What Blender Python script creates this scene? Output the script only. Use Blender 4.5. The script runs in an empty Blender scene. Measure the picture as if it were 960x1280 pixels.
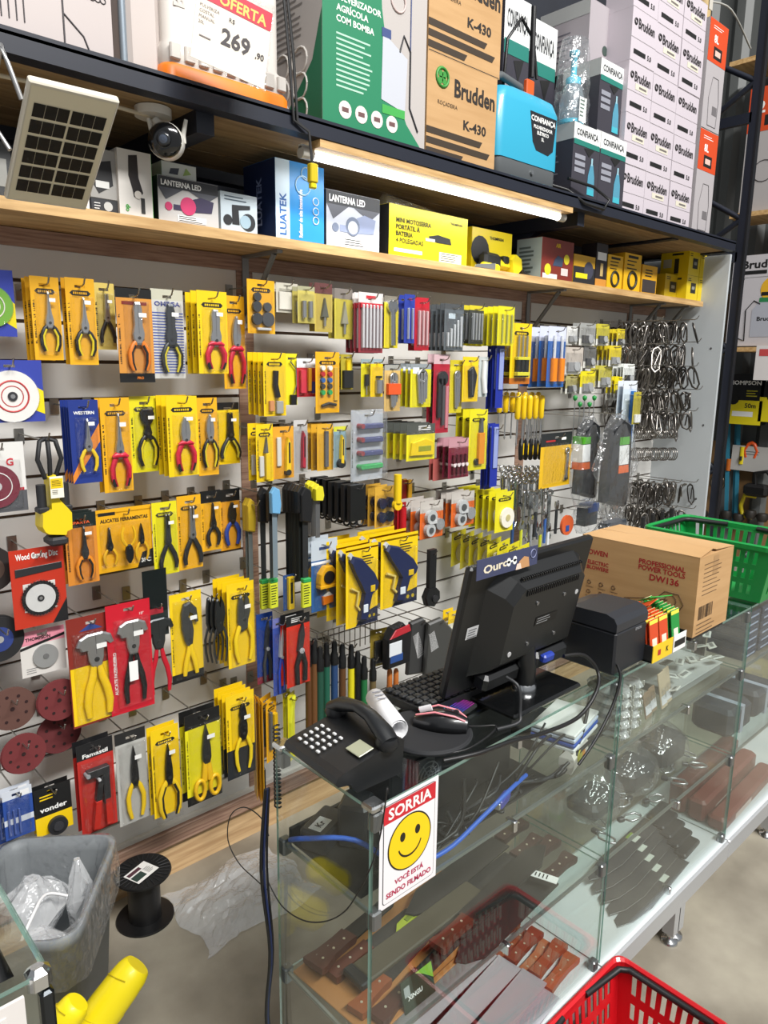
import bpy, math, random
from mathutils import Vector, Matrix
random.seed(7)
S = bpy.context.scene
COL = S.collection
R = math.radians
# ---------------- camera -------------------------------------------------
YAW, PIT, ROL, FPX, CZ = 42.87, 11.47, -0.763, 911.4, 1.75
cy, sy, cp, sp = math.cos(R(YAW)), math.sin(R(YAW)), math.cos(R(PIT)), math.sin(R(PIT))
FW = Vector((sy*cp, cy*cp, -sp)); RT0 = Vector((cy, -sy, 0)); DN0 = FW.cross(RT0)
RT = RT0*math.cos(R(ROL)) + DN0*math.sin(R(ROL)); DN = -RT0*math.sin(R(ROL)) + DN0*math.cos(R(ROL))
CO = Vector((0, 0, CZ))
cam = bpy.data.cameras.new('camera'); co = bpy.data.objects.new('camera', cam); COL.objects.link(co)
m = Matrix((RT, -DN, -FW)).transposed().to_4x4(); m.translation = CO
co.matrix_world = m
cam.sensor_fit = 'VERTICAL'; cam.sensor_height = 24; cam.lens = 24*FPX/1280; cam.clip_start = .02
S.camera = co
# ---------------- world and big lights -----------------------------------
w = bpy.data.worlds.new('world'); S.world = w; w.use_nodes = True
w.node_tree.nodes['Background'].inputs[0].default_value = (.93, .96, 1, 1)
w.node_tree.nodes['Background'].inputs[1].default_value = .36

def area(name, loc, sx, sy_, e, col=(1, 1, 1), rot=(0, 0, 0)):
    l = bpy.data.lights.new(name, 'AREA'); l.shape = 'RECTANGLE'; l.size = sx; l.size_y = sy_; l.energy = e; l.color = col
    o = bpy.data.objects.new(name, l); COL.objects.link(o); o.location = loc; o.rotation_euler = rot; return o
area('ceiling_tube_light', (2.6, -4.3, 7.9), 3.2, .8, 800, (1, .985, .96), (R(46), 0, 0))
area('ceiling_tube_light', (-.6, -4.3, 7.9), 3.2, .8, 590, (1, .985, .96), (R(46), 0, 0))
area('ceiling_tube_light', (1.2, .7, 5.2), 4.5, .3, 30, (1, .985, .96), (0, 0, 0))
S.view_settings.view_transform = 'Standard'; S.view_settings.look = 'None'
S.view_settings.gamma = 1; S.view_settings.use_curve_mapping = False
S.view_settings.exposure = -.04
S.cycles.transparent_max_bounces = 32
# ---------------- pixel rays (960x1280) ----------------------------------
def ray(x, y): return FW + RT*((x-480)/FPX) + DN*((y-640)/FPX)
def onz(x, y, z): d = ray(x, y); return CO + d*((z-CZ)/d.z)
def ony(x, y, Y): d = ray(x, y); return CO + d*(Y/d.y)
def onx(x, y, X): d = ray(x, y); return CO + d*(X/d.x)
# ---------------- materials ----------------------------------------------
def lin(h):
    v = [int(h[i:i+2], 16)/255 for i in (0, 2, 4)]
    return tuple((c/12.92 if c <= .04045 else ((c+.055)/1.055)**2.4) for c in v) + (1,)
MT = {}
def M(h, rough=.5, metal=0., emit=0., coat=0.):
    k = (h, rough, metal, emit, coat)
    if k in MT: return MT[k]
    mt = bpy.data.materials.new('paint_'+h); mt.use_nodes = True; n = mt.node_tree.nodes['Principled BSDF']
    n.inputs['Base Color'].default_value = lin(h); n.inputs['Roughness'].default_value = rough; n.inputs['Metallic'].default_value = metal
    if coat: n.inputs['Coat Weight'].default_value = coat; n.inputs['Coat Roughness'].default_value = .12
    if emit: n.inputs['Emission Color'].default_value = lin(h); n.inputs['Emission Strength'].default_value = emit
    MT[k] = mt; return mt
def card_m(h): return M(h, .38, 0, 0, .25)
def node_mat(name, c1, c2, scale=(1, 1, 1), rough=.6, detail=4, nscale=5, bump=0, lo=.35, hi=.65, c3=None):
    mt = bpy.data.materials.new(name); mt.use_nodes = True; t = mt.node_tree; N = t.nodes; L = t.links; b = N['Principled BSDF']
    tc = N.new('ShaderNodeTexCoord'); mp = N.new('ShaderNodeMapping'); mp.inputs['Scale'].default_value = scale
    nz = N.new('ShaderNodeTexNoise'); nz.inputs['Scale'].default_value = nscale; nz.inputs['Detail'].default_value = detail
    rp = N.new('ShaderNodeValToRGB'); rp.color_ramp.elements[0].position = lo; rp.color_ramp.elements[1].position = hi
    rp.color_ramp.elements[0].color = lin(c1); rp.color_ramp.elements[1].color = lin(c2)
    if c3: e = rp.color_ramp.elements.new((lo+hi)/2); e.color = lin(c3)
    L.new(tc.outputs['Object'], mp.inputs[0]); L.new(mp.outputs[0], nz.inputs[0]); L.new(nz.outputs[0], rp.inputs[0]); L.new(rp.outputs[0], b.inputs['Base Color'])
    b.inputs['Roughness'].default_value = rough
    if bump:
        bp = N.new('ShaderNodeBump'); bp.inputs['Strength'].default_value = bump; L.new(nz.outputs[0], bp.inputs['Height']); L.new(bp.outputs[0], b.inputs['Normal'])
    return mt
def clear_mat(name, tint, fac, rough=.06, bump=0, bscale=30, ior=1.45, gl=(1, 1, 1, 1), diff=0, dcol=(.8, .8, .8, 1)):
    mt = bpy.data.materials.new(name); mt.use_nodes = True; t = mt.node_tree; N = t.nodes; L = t.links; N.clear()
    out = N.new('ShaderNodeOutputMaterial'); tr = N.new('ShaderNodeBsdfTransparent'); tr.inputs[0].default_value = tint
    g = N.new('ShaderNodeBsdfGlossy'); g.inputs['Roughness'].default_value = rough; g.inputs[0].default_value = gl
    fr = N.new('ShaderNodeLayerWeight'); fr.inputs[0].default_value = .5
    pw = N.new('ShaderNodeMath'); pw.operation = 'POWER'; pw.inputs[1].default_value = 4.0; L.new(fr.outputs['Facing'], pw.inputs[0])
    ad = N.new('ShaderNodeMath'); ad.operation = 'MULTIPLY_ADD'; ad.inputs[1].default_value = .75; ad.inputs[2].default_value = fac; ad.use_clamp = True
    mx = N.new('ShaderNodeMixShader'); L.new(pw.outputs[0], ad.inputs[0]); L.new(ad.outputs[0], mx.inputs[0])
    src = tr.outputs[0]
    if diff:
        d = N.new('ShaderNodeBsdfDiffuse'); d.inputs[0].default_value = dcol; m2 = N.new('ShaderNodeMixShader'); m2.inputs[0].default_value = diff
        L.new(src, m2.inputs[1]); L.new(d.outputs[0], m2.inputs[2]); src = m2.outputs[0]
    L.new(src, mx.inputs[1]); L.new(g.outputs[0], mx.inputs[2]); L.new(mx.outputs[0], out.inputs[0])
    if bump:
        tc = N.new('ShaderNodeTexCoord'); nz = N.new('ShaderNodeTexNoise'); nz.inputs['Scale'].default_value = bscale; nz.inputs['Detail'].default_value = 2
        bp = N.new('ShaderNodeBump'); bp.inputs['Strength'].default_value = bump; bp.inputs['Distance'].default_value = .02
        L.new(tc.outputs['Object'], nz.inputs[0]); L.new(nz.outputs[0], bp.inputs['Height'])
        L.new(bp.outputs[0], g.inputs['Normal']); L.new(bp.outputs[0], fr.inputs['Normal'])
    return mt
GLASS = clear_mat('counter_glass', (.925, .955, .945, 1), .018, .01)
GEDGE = clear_mat('glass_edge', (.35, .55, .48, 1), .12, .1, diff=.45, dcol=(.25, .42, .36, 1))
BLI = clear_mat('clear_blister', (.98, .98, .98, 1), .045, .08, .6, 35)
BAG = clear_mat('clear_bag', (.95, .96, .97, 1), .07, .2, 1.0, 26, diff=.05)
BAGW = clear_mat('milky_bag', (.9, .91, .92, 1), .05, .14, 1.0, 30, diff=.32, dcol=(.92, .93, .94, 1))
WOOD = node_mat('pine_board', 'B08A58', 'D2AE78', (2, 14, 22), .55, nscale=3)
PLINTH = node_mat('pine_plinth', 'AE8C64', 'CFAF84', (1.2, 8, 18), .55, nscale=3)
RAIL = node_mat('brown_laminate', '866656', 'A98A76', (2, 10, 40), .5, nscale=4)
UNDER = node_mat('raw_plank', '836B4A', '9E8560', (3, 25, 6), .75, nscale=2)
WHITE = node_mat('white_laminate', 'D2D0CB', 'DCDAD6', (1, 1, 1), .4, nscale=1.5)
CONC = node_mat('concrete_floor', '70695D', 'ABA493', (1, 1, 1), .45, detail=9, nscale=2.6, bump=.06, lo=.32, hi=.7, c3='8F887A')
KRAFT = node_mat('kraft_cardboard', 'B08A5C', 'BC9668', (1, 1, 12), .8, nscale=3)
CORR = node_mat('corrugated_metal', '4A4C4B', '626564', (1, 1, .3), .5, nscale=2)
BEAM = M('1B1F2B', .45); BLK = M('101011', .45); CHROME = M('C9CBCC', .22, 1); STEEL = M('B9BABB', .3, .85); DSTEEL = M('4A4B4D', .4, .8)
WT = M('E9E9E6', .5); YEL = card_m('E9C413'); YO = card_m('E3A81A'); LIME = card_m('DDD21F'); RED = card_m('B8202A'); PK = M('191919', .5)
# ---------------- mesh builder -------------------------------------------
TXT = {}
def glyphs(s, bold):
    k = (s, bold)
    if k not in TXT:
        c = bpy.data.curves.new('t', 'FONT'); c.body = s; c.size = 1; c.offset = .028 if bold else 0; c.resolution_u = 2; c.align_x = 'LEFT'
        o = bpy.data.objects.new('t', c); COL.objects.link(o); dg = bpy.context.evaluated_depsgraph_get()
        me = o.evaluated_get(dg).to_mesh(); vs = [v.co.copy() for v in me.vertices]; fs = [tuple(p.vertices) for p in me.polygons]
        o.evaluated_get(dg).to_mesh_clear(); bpy.data.objects.remove(o); bpy.data.curves.remove(c)
        xs = [v.x for v in vs] or [0, 1]; ys = [v.y for v in vs] or [0, 1]
        TXT[k] = (vs, fs, min(xs), max(xs), min(ys), max(ys))
    return TXT[k]
class MB:
    def __init__(s): s.v = []; s.f = []; s.m = []; s.ms = []; s.sm = []; s.T = Matrix()
    def mi(s, m):
        if m not in s.ms: s.ms.append(m)
        return s.ms.index(m)
    def add(s, vs, fs, m, smooth=False):
        b = len(s.v); s.v += [s.T @ Vector(v) for v in vs]; i = s.mi(m)
        for f in fs: s.f.append(tuple(b+k for k in f)); s.m.append(i); s.sm.append(smooth)
        return s
    def box(s, x0, x1, y0, y1, z0, z1, m):
        return s.add([(x, y, z) for x in (x0, x1) for y in (y0, y1) for z in (z0, z1)],
                     [(0, 1, 3, 2), (4, 6, 7, 5), (0, 4, 5, 1), (2, 3, 7, 6), (0, 2, 6, 4), (1, 5, 7, 3)], m)
    def bbox(s, x0, x1, y0, y1, z0, z1, m, b=.004):   # box with chamfered edges
        L = [(x0, y0, z0+b, x1, y1, z1-b)]
        def ring(i, z): return [(x0+i, y0+b, z), (x0+b, y0+i, z), (x1-b, y0+i, z), (x1-i, y0+b, z), (x1-i, y1-b, z), (x1-b, y1-i, z), (x0+b, y1-i, z), (x0+i, y1-b, z)]
        def ins(z): return [(x0+b, y0+b*1.6, z), (x0+b*1.6, y0+b, z), (x1-b*1.6, y0+b, z), (x1-b, y0+b*1.6, z), (x1-b, y1-b*1.6, z), (x1-b*1.6, y1-b, z), (x0+b*1.6, y1-b, z), (x0+b, y1-b*1.6, z)]
        return s.rings([ins(z0), ring(0, z0+b), ring(0, z1-b), ins(z1)], m)
    def rings(s, rs, m, smooth=False, cap=True, closed=True):
        n = len(rs[0]); vs = [p for r in rs for p in r]; fs = []
        for i in range(len(rs)-1):
            for j in range(n if closed else n-1): fs.append((i*n+j, i*n+(j+1) % n, (i+1)*n+(j+1) % n, (i+1)*n+j))
        s.add(vs, fs, m, smooth)
        if cap:
            s.add(rs[0], [tuple(range(n))[::-1]], m); s.add(rs[-1], [tuple(range(n))], m)
        return s
    def prism(s, pts, y0, y1, m, bev=0):   # outline in x-z, extruded along y
        n = len(pts)
        if bev:
            cx = sum(p[0] for p in pts)/n; cz = sum(p[1] for p in pts)/n
            q = [(cx+(p[0]-cx)*(1-bev), cz+(p[1]-cz)*(1-bev)) for p in pts]; e = (y1-y0)*.3
            return s.rings([[(p[0], y1, p[1]) for p in pts], [(p[0], y0+e, p[1]) for p in pts], [(p[0], y0, p[1]) for p in q]], m)
        return s.rings([[(p[0], y1, p[1]) for p in pts], [(p[0], y0, p[1]) for p in pts]], m)
    def tube(s, pts, r, m, n=8, smooth=True, cap=True, flat=1):
        P = [Vector(p) for p in pts]; rr = r if isinstance(r, (list, tuple)) else [r]*len(P); rs = []; up = None
        for i, p in enumerate(P):
            d = (P[min(i+1, len(P)-1)]-P[max(i-1, 0)]).normalized()
            if up is None:
                up = Vector((0, 1, 0)) if abs(d.y) < .9 else Vector((1, 0, 0))
            a = d.cross(up)
            if a.length < 1e-4: a = d.cross(Vector((.3, .2, 1)))
            a.normalize(); b = a.cross(d).normalized(); up = b
            rs.append([p+(a*math.cos(t)+b*math.sin(t)*flat)*rr[i] for t in [2*math.pi*k/n for k in range(n)]])
        return s.rings(rs, m, smooth, cap)
    def lathe(s, prof, m, c=(0, 0, 0), axis='z', n=20, smooth=True, cap=True, sx=1, sy=1):
        rs = []
        for r, h in prof:
            ring = []
            for k in range(n):
                t = 2*math.pi*k/n; a, b = r*math.cos(t)*sx, r*math.sin(t)*sy
                ring.append({'z': (c[0]+a, c[1]+b, c[2]+h), 'y': (c[0]+a, c[1]+h, c[2]+b), 'x': (c[0]+h, c[1]+a, c[2]+b)}[axis])
            rs.append(ring)
        return s.rings(rs, m, smooth, cap)
    def disc(s, x, z, r, y0, y1, m, n=20, sx=1):
        return s.lathe([(r, y1), (r, y0)], m, (x, 0, z), 'y', n, False, sx=sx)
    def ring(s, x, z, r, t, y, m, n=18, k=5):
        P = [(x+r*math.cos(a), y, z+r*math.sin(a)) for a in [2*math.pi*i/n for i in range(n)]]
        return s.tube(P+[P[0]], t, m, k, cap=False)
    def text(s, t, x, z, size, m, y=-.0006, ang=0, bold=False, w=None, anchor='c'):
        vs, fs, x0, x1, y0, y1 = glyphs(t, bold); k = size/.72; kx = k
        if w: kx = w/(x1-x0)
        cx = (x0+x1)/2 if anchor == 'c' else x0
        c, sn = math.cos(R(ang)), math.sin(R(ang)); q = []
        for v in vs:
            a = (v.x-cx)*kx; b = (v.y-.36)*k
            q.append((x+a*c-b*sn, y, z+a*sn+b*c))
        return s.add(q, fs, m)
    def lines(s, x, z, w_, n, m, pitch=.008, t=.0022, y=-.0006, vert=False):
        for i in range(n):
            ww = w_*random.uniform(.7, 1)
            if vert: s.quad(x+i*pitch, x+i*pitch+t, z, z+ww, m, y)
            else: s.quad(x, x+ww, z-i*pitch-t, z-i*pitch, m, y)
        return s
    def quad(s, x0, x1, z0, z1, m, y=-.0006): return s.add([(x0, y, z0), (x1, y, z0), (x1, y, z1), (x0, y, z1)], [(0, 1, 2, 3)], m)
    def poly(s, pts, m, y=-.0006): return s.add([(p[0], y, p[1]) for p in pts], [tuple(range(len(pts)))], m)
    def build(s, name, parent=None, loc=None):
        me = bpy.data.meshes.new(name); me.from_pydata([tuple(v) for v in s.v], [], s.f)
        for mm in s.ms: me.materials.append(mm)
        me.polygons.foreach_set('material_index', s.m); me.polygons.foreach_set('use_smooth', s.sm); me.update()
        o = bpy.data.objects.new(name, me); COL.objects.link(o)
        if parent: o.parent = parent
        if loc: o.location = loc
        return o
def faceT(kind, x=0, y=0, z=0):   # local frame for art: x right, -y out of the face
    a = {'front': 0, 'left': -90, 'right': 90, 'back': 180}[kind]
    return Matrix.Translation((x, y, z)) @ Matrix.Rotation(R(a), 4, 'Z')
def topT(x=0, y=0, z=0): return Matrix.Translation((x, y, z)) @ Matrix.Rotation(R(-90), 4, 'X')
def tag(o, label, cat, group=None):
    o['label'] = label; o['category'] = cat
    if group: o['group'] = group
    return o
def thing(name, label, cat, loc=(0, 0, 0), rz=0, group=None):
    o = bpy.data.objects.new(name, None); COL.objects.link(o); o.location = loc; o.rotation_euler = (0, 0, R(rz)); o.empty_display_size = .02
    return tag(o, label, cat, group)
def struct(o): o['kind'] = 'structure'; return o
def stuff(o): o['kind'] = 'stuff'; return o
def dup(root, loc, rz=None, label=None, group=None, par=None):
    r = root.copy(); COL.objects.link(r); r.location = loc
    if par: r.parent = par
    if rz is not None: r.rotation_euler = (root.rotation_euler[0], root.rotation_euler[1], R(rz))
    if label: r['label'] = label
    if group: r['group'] = group
    for c in list(root.children):
        d = c.copy(); COL.objects.link(d); d.parent = r
        for g in list(c.children): e = g.copy(); COL.objects.link(e); e.parent = d
    return r
# ================= STRUCTURE =============================================
YW = 2.135
b = MB(); b.box(-2.5, 7.5, -3.5, 4.0, -.1, 0, CONC); struct(b.build('floor'))
b = MB()
for k in range(-13, 5):          # slatwall boards with grooves between
    z0 = 1.535+.105*k+.005; z1 = z0+.095
    if z1 > 2.04: z1 = 2.04
    b.box(-1.2, 4.2, YW, YW+.018, max(z0, .17), z1, WHITE)
b.box(-1.2, 4.2, YW+.012, YW+.03, .17, 2.04, M('5A4636', .8))
b.box(-1.2, 4.2, YW+.03, YW+.05, 0, 2.09, M('8E8577', .8))
struct(b.build('wall_back'))
b = MB(); b.box(-1.2, 4.2, YW-.008, YW+.03, 2.04, 2.086, RAIL); struct(b.build('trim_1'))
b = MB(); b.box(-1.2, 4.2, YW-.006, YW+.03, 0, .125, PLINTH); struct(b.build('baseboard_back'))
b = MB(); b.bbox(-1.2, 4.2, YW-.03, YW+.01, .125, .185, RAIL, .004); struct(b.build('trim_2'))
b = MB(); b.box(-1.2, 4.2, YW-.014, YW, .185, .2, M('D6D3CC', .4)); struct(b.build('trim_7'))
for i, (x0, x1) in enumerate(((1.315, 1.375), (2.835, 2.90), (3.78, 3.84))):
    b = MB(); b.box(x0, x1, YW-.004, YW+.02, .185, 2.04, RAIL); struct(b.build('trim_%d' % (i+3)))
b = MB(); b.box(4.2, 4.22, 1.785, 2.3, .05, 2.36, node_mat('white_side_panel', 'B9BEC0', 'C3C8CA', (1, 1, 1), .45, nscale=1))
for z in (1.86, 1.43, 1.0): b.disc(0, 0, .006, -.001, .001, M('555555'), 8) if 0 else b.lathe([(.006, -.002), (.006, .001)], M('555555'), (4.2, 1.84, z), 'x', 10)
struct(b.build('wall_right'))
b = MB(); b.box(-1.2, 4.3, 2.42, 2.46, 0, 5, node_mat('navy_back_panel', '14171F', '1D212B', (1, 1, 1), .7, nscale=2)); struct(b.build('wall_rear'))
# building wall far behind: corrugated sheet
b = MB()
P = []
x = 2.5
while x < 8.0:
    P += [(x, 3.3), (x+.10, 3.3), (x+.14, 3.26), (x+.20, 3.26), (x+.24, 3.3)]; x += .24
b.rings([[(p[0], p[1], 0) for p in P], [(p[0], p[1], 6) for p in P]], CORR, False, False, False)
struct(b.build('wall_far'))
# shelving wall crossing on the right, beyond the rack
b = MB(); b.box(5.75, 5.82, .2, 3.3, 0, 1.2, M('8A6A45', .7)); b.box(5.75, 5.82, .2, 3.3, 1.9, 2.3, M('6d5a44', .7))
P = []; y = .2
while y < 3.3: P += [(5.76, y), (5.76, y+.10), (5.72, y+.14), (5.72, y+.2)]; y += .24
b.rings([[(p[0], p[1], 0) for p in P], [(p[0], p[1], 4.5) for p in P]], CORR, False, False, False)
struct(b.build('wall_side'))

# ================= UPPER RACK ===========================================
ZD = 2.367
def arb(n, label, cat, *a, **k): return thing(n, label, cat, *a, **k)
rk = thing('storage_rack', 'dark blue steel pallet rack with plank deck above the tool wall', 'rack', (2, 1.75, 0))
def part(mb, name, par, base=None):
    o = mb.build(name, par)
    if base is None: base = par.location
    o.location = -Vector(base); return o
b = MB(); b.box(-1.1, 4.16, 1.745, 1.79, ZD, ZD+.042, BEAM); b.box(-1.1, 4.16, 1.745, 1.775, ZD+.035, ZD+.05, BEAM); part(b, 'front_beam', rk)
b = MB(); b.box(-1.1, 4.19, 2.28, 2.33, ZD-.03, ZD+.05, BEAM); part(b, 'rear_beam', rk)
for x0, x1 in ((-1.1, 1.0), (1.05, 2.72), (2.78, 3.55), (3.58, 4.14)):
    b = MB()
    for j in range(3): b.box(x0, x1, 1.79+j*.165, 1.95+j*.165, ZD+.004, ZD+.03, UNDER)
    part(b, 'deck_board', rk)
for x in (1.0, 2.72, 3.55, 4.14):
    b = MB(); b.box(x, x+.05, 1.79, 2.3, ZD-.05 if x in (1.0, 2.72) else ZD-.005, ZD+.01, BEAM); part(b, 'cross_member', rk)
for x, h in ((1.005, .2), (2.73, .2)):      # gusset brackets under the deck
    b = MB(); b.T = Matrix.Translation((x, 0, 0)) @ Matrix.Rotation(R(-90), 4, 'Z') @ Matrix.Translation((0, 0, 0))
    b.T = Matrix(((0, 1, 0, x), (1, 0, 0, 0), (0, 0, 1, 0), (0, 0, 0, 1)))
    b.prism([(2.28, ZD-.05), (2.0, ZD-.05), (2.2, ZD-.16), (2.28, ZD-.25)], 0, .04, BEAM); part(b, 'gusset', rk)
for y in (1.70, 2.30):
    b = MB(); b.box(4.225, 4.25, y+.03, y+.07, 0, 4.4, BEAM); b.box(4.222, 4.256, y+.02, y+.03, 0, 4.4, M('0E1016', .5))
    part(b, 'upright', rk)
z = .5
flip = 0
while z < 4.0:
    b = MB(); a, c = ((1.76, z), (2.31, z+.34)); 
    if flip: a, c = (1.76, z+.34), (2.31, z)
    b.tube([(4.24, a[0], a[1]), (4.24, c[0], c[1])], .016, BEAM, 6); part(b, 'diagonal_brace', rk); z += .34; flip = 1-flip
for z in (2.32, 3.02):
    b = MB(); b.box(4.225, 4.255, 1.76, 2.31, z, z+.05, BEAM); part(b, 'cross_brace', rk)

# lower shelf
sh = thing('wall_shelf', 'long pale pine shelf board on grey brackets over the slatwall', 'shelf', (1.5, YW, 2.09))
b = MB(); x = -1.1
while x < 4.15:
    x1 = min(x+random.uniform(.5, .9), 4.18)
    if 4.18-x1 < .3: x1 = 4.18
    b.box(x, x1, 1.9, YW+.025, 2.088, 2.116, random.choice([WOOD, node_mat('pine_strip', 'C29A64', 'D8B782', (2, 14, 22), .5, nscale=3), WOOD])); x = x1
part(b, 'board', sh)
for x in (1.345, 2.87, 3.80, 4.08):
    b = MB(); b.box(x-.012, x+.012, YW-.012, YW-.004, 1.86, 2.086, M('8B8B89', .4, .5)); b.box(x-.01, x+.01, 1.93, YW-.005, 2.078, 2.087, M('8B8B89', .4, .5))
    b.tube([(x, YW-.012, 1.885), (x, 1.96, 2.078)], .009, M('7C7A76', .4, .5), 6, False); part(b, 'bracket', sh)

# LED tube and plank edge beneath the deck front
l = thing('led_tube_lamp', 'long lit white LED tube under the front edge of the rack deck', 'lamp', (1.95, 1.79, 2.33))
a0, a1 = ony(388, 186, 1.78), ony(706, 272, 1.78)
zt = 2.335
b = MB(); b.tube([(a0.x, 1.80, zt), (a1.x, 1.80, zt)], .014, M('FDFEFF', .3, 0, 5), 12); part(b, 'tube', l)
for x in (a0.x, a1.x):
    b = MB(); b.tube([(x-.02, 1.80, zt), (x+.02, 1.80, zt)], .017, M('C9C6BE', .4), 12); part(b, 'end_cap', l)
b = MB(); b.box(a0.x-.02, a1.x+.02, 1.795, 1.81, zt+.012, zt+.009+.012, M('D8D8D8', .4)); part(b, 'holder', l)
lamp = bpy.data.lights.new('led_tube_light', 'AREA'); lamp.shape = 'RECTANGLE'; lamp.size = 1.25; lamp.size_y = .03; lamp.energy = 3.2
lo = bpy.data.objects.new('led_tube_light', lamp); COL.objects.link(lo); lo.location = ((a0.x+a1.x)/2, 1.80, zt-.018)
b = MB(); b.box(a0.x+.01, 2.62, 1.748, 1.79, ZD-.022, ZD-.001, WOOD)
tag(b.build('wooden_batten'), 'thin orange pine batten fixed below the rack beam above the LED tube', 'batten')
b = MB(); b.tube([(-.2, 1.83, 2.352), (.4, 1.84, 2.345), (.62, 1.84, 2.352), (.9, 1.86, 2.35), (.99, 1.9, 2.35)], .005, M('C9BFA8', .5), 8)
tag(b.build('conduit_cable'), 'cream cable clipped under the plank deck behind solar panel', 'cable')

# ================= GLASS COUNTER ========================================
XC, YF, YB, ZT = .735, .812, 1.095, 1.022
def pane(mb, x0, x1, y0, y1, z0, z1, thin):    # thin axis index; big faces one-sided glass, edges green
    mb.box(x0, x1, y0, y1, z0, z1, GEDGE)
    i0 = len(mb.f)-6; gi = mb.mi(GLASS)
    pairs = {'x': (0, 1), 'y': (2, 3), 'z': (4, 5)}[thin]
    for k in pairs: mb.m[i0+k] = gi
def counter(name, label, x0, x1, first):
    c = thing(name, label, 'counter', ((x0+x1)/2, (YF+YB)/2, 0))
    b = MB(); pane(b, x0, x1-.004, YF, YB, ZT-.006, ZT, 'z'); part(b, 'glass_top', c)
    for z in (.812, .512):
        b = MB(); pane(b, x0+.01, x1-.01, YF+.012, YB-.012, z-.005, z, 'z'); part(b, 'glass_shelf', c)
    b = MB(); pane(b, x0+.004, x1-.006, YF, YF+.005, .205, ZT-.007, 'y'); part(b, 'front_pane', c)
    for x in ((x0, x1-.006) if first else (x1-.006,)):
        b = MB(); pane(b, x, x+.005, YF+.006, YB, .205, ZT-.007, 'x'); part(b, 'side_pane', c)
    b = MB(); b.bbox(x0-(.01 if first else 0), x1-.002, YF-.018, YB+.02, .138, .204, M('B4B6B8', .35, .3), .004)
    b.box(x0, x1-.002, YF-.01, YB+.01, .204, .2055, M('CDD2D4', .4)); part(b, 'base', c)
    for x in ((x0+.06, x1-.06) if first else (x0+.45, x1-.3)):
        for y in (YF+.01, YB-.03):
            b = MB(); b.box(x-.018, x+.018, y-.018, y+.018, .035, .14, M('B4B6B8', .35, .3)); b.lathe([(.012, .03), (.012, .012), (.024, .010), (.026, 0)], CHROME, (x, y, 0)); part(b, 'leg', c)
    for z in (ZT-.03, .80, .50, .215):
        for x in ((x0+.012, x1-.022) if first else (x1-.022,)):
            for y in (YF-.004, YB-.02):
                b = MB(); b.bbox(x-.011, x+.011, y-.002, y+.018, z-.018, z+.018, M('777A7A', .3, .7), .003); part(b, 'corner_clip', c)
        xm = (x0+x1)/2
        b = MB(); b.bbox(xm-.006, xm+.006, YF-.004, YF+.022, z-.012, z+.014, CHROME, .002); part(b, 'shelf_clip', c)
    if first:
        for y in (YF+.004, YB-.014):
            b = MB(); b.bbox(x0-.005, x0+.027, y-.012, y+.020, ZT-.008, ZT+.004, CHROME, .003); part(b, 'top_clip', c)
    for z in (.812, .512):       # aluminium edge strips of shelves
        b = MB(); b.box(x0+.008, x1-.012, YF+.006, YF+.012, z-.006, z+.001, M('8d9391', .3, .6)); part(b, 'shelf_strip', c)
        if first: b = MB(); b.box(x0+.006, x0+.011, YF+.01, YB, z-.006, z+.001, M('8d9391', .3, .6)); part(b, 'shelf_strip', c)
    return c
counter('glass_counter', 'glass display counter nearest the camera, smiley sign on its front pane', XC, 1.547, True)
counter('glass_counter', 'glass display counter under the large cardboard box, second in the row', 1.549, 2.33, False)
counter('glass_counter', 'farthest glass counter, holding blue boxes, below the green basket', 2.332, 3.6, False)
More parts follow.
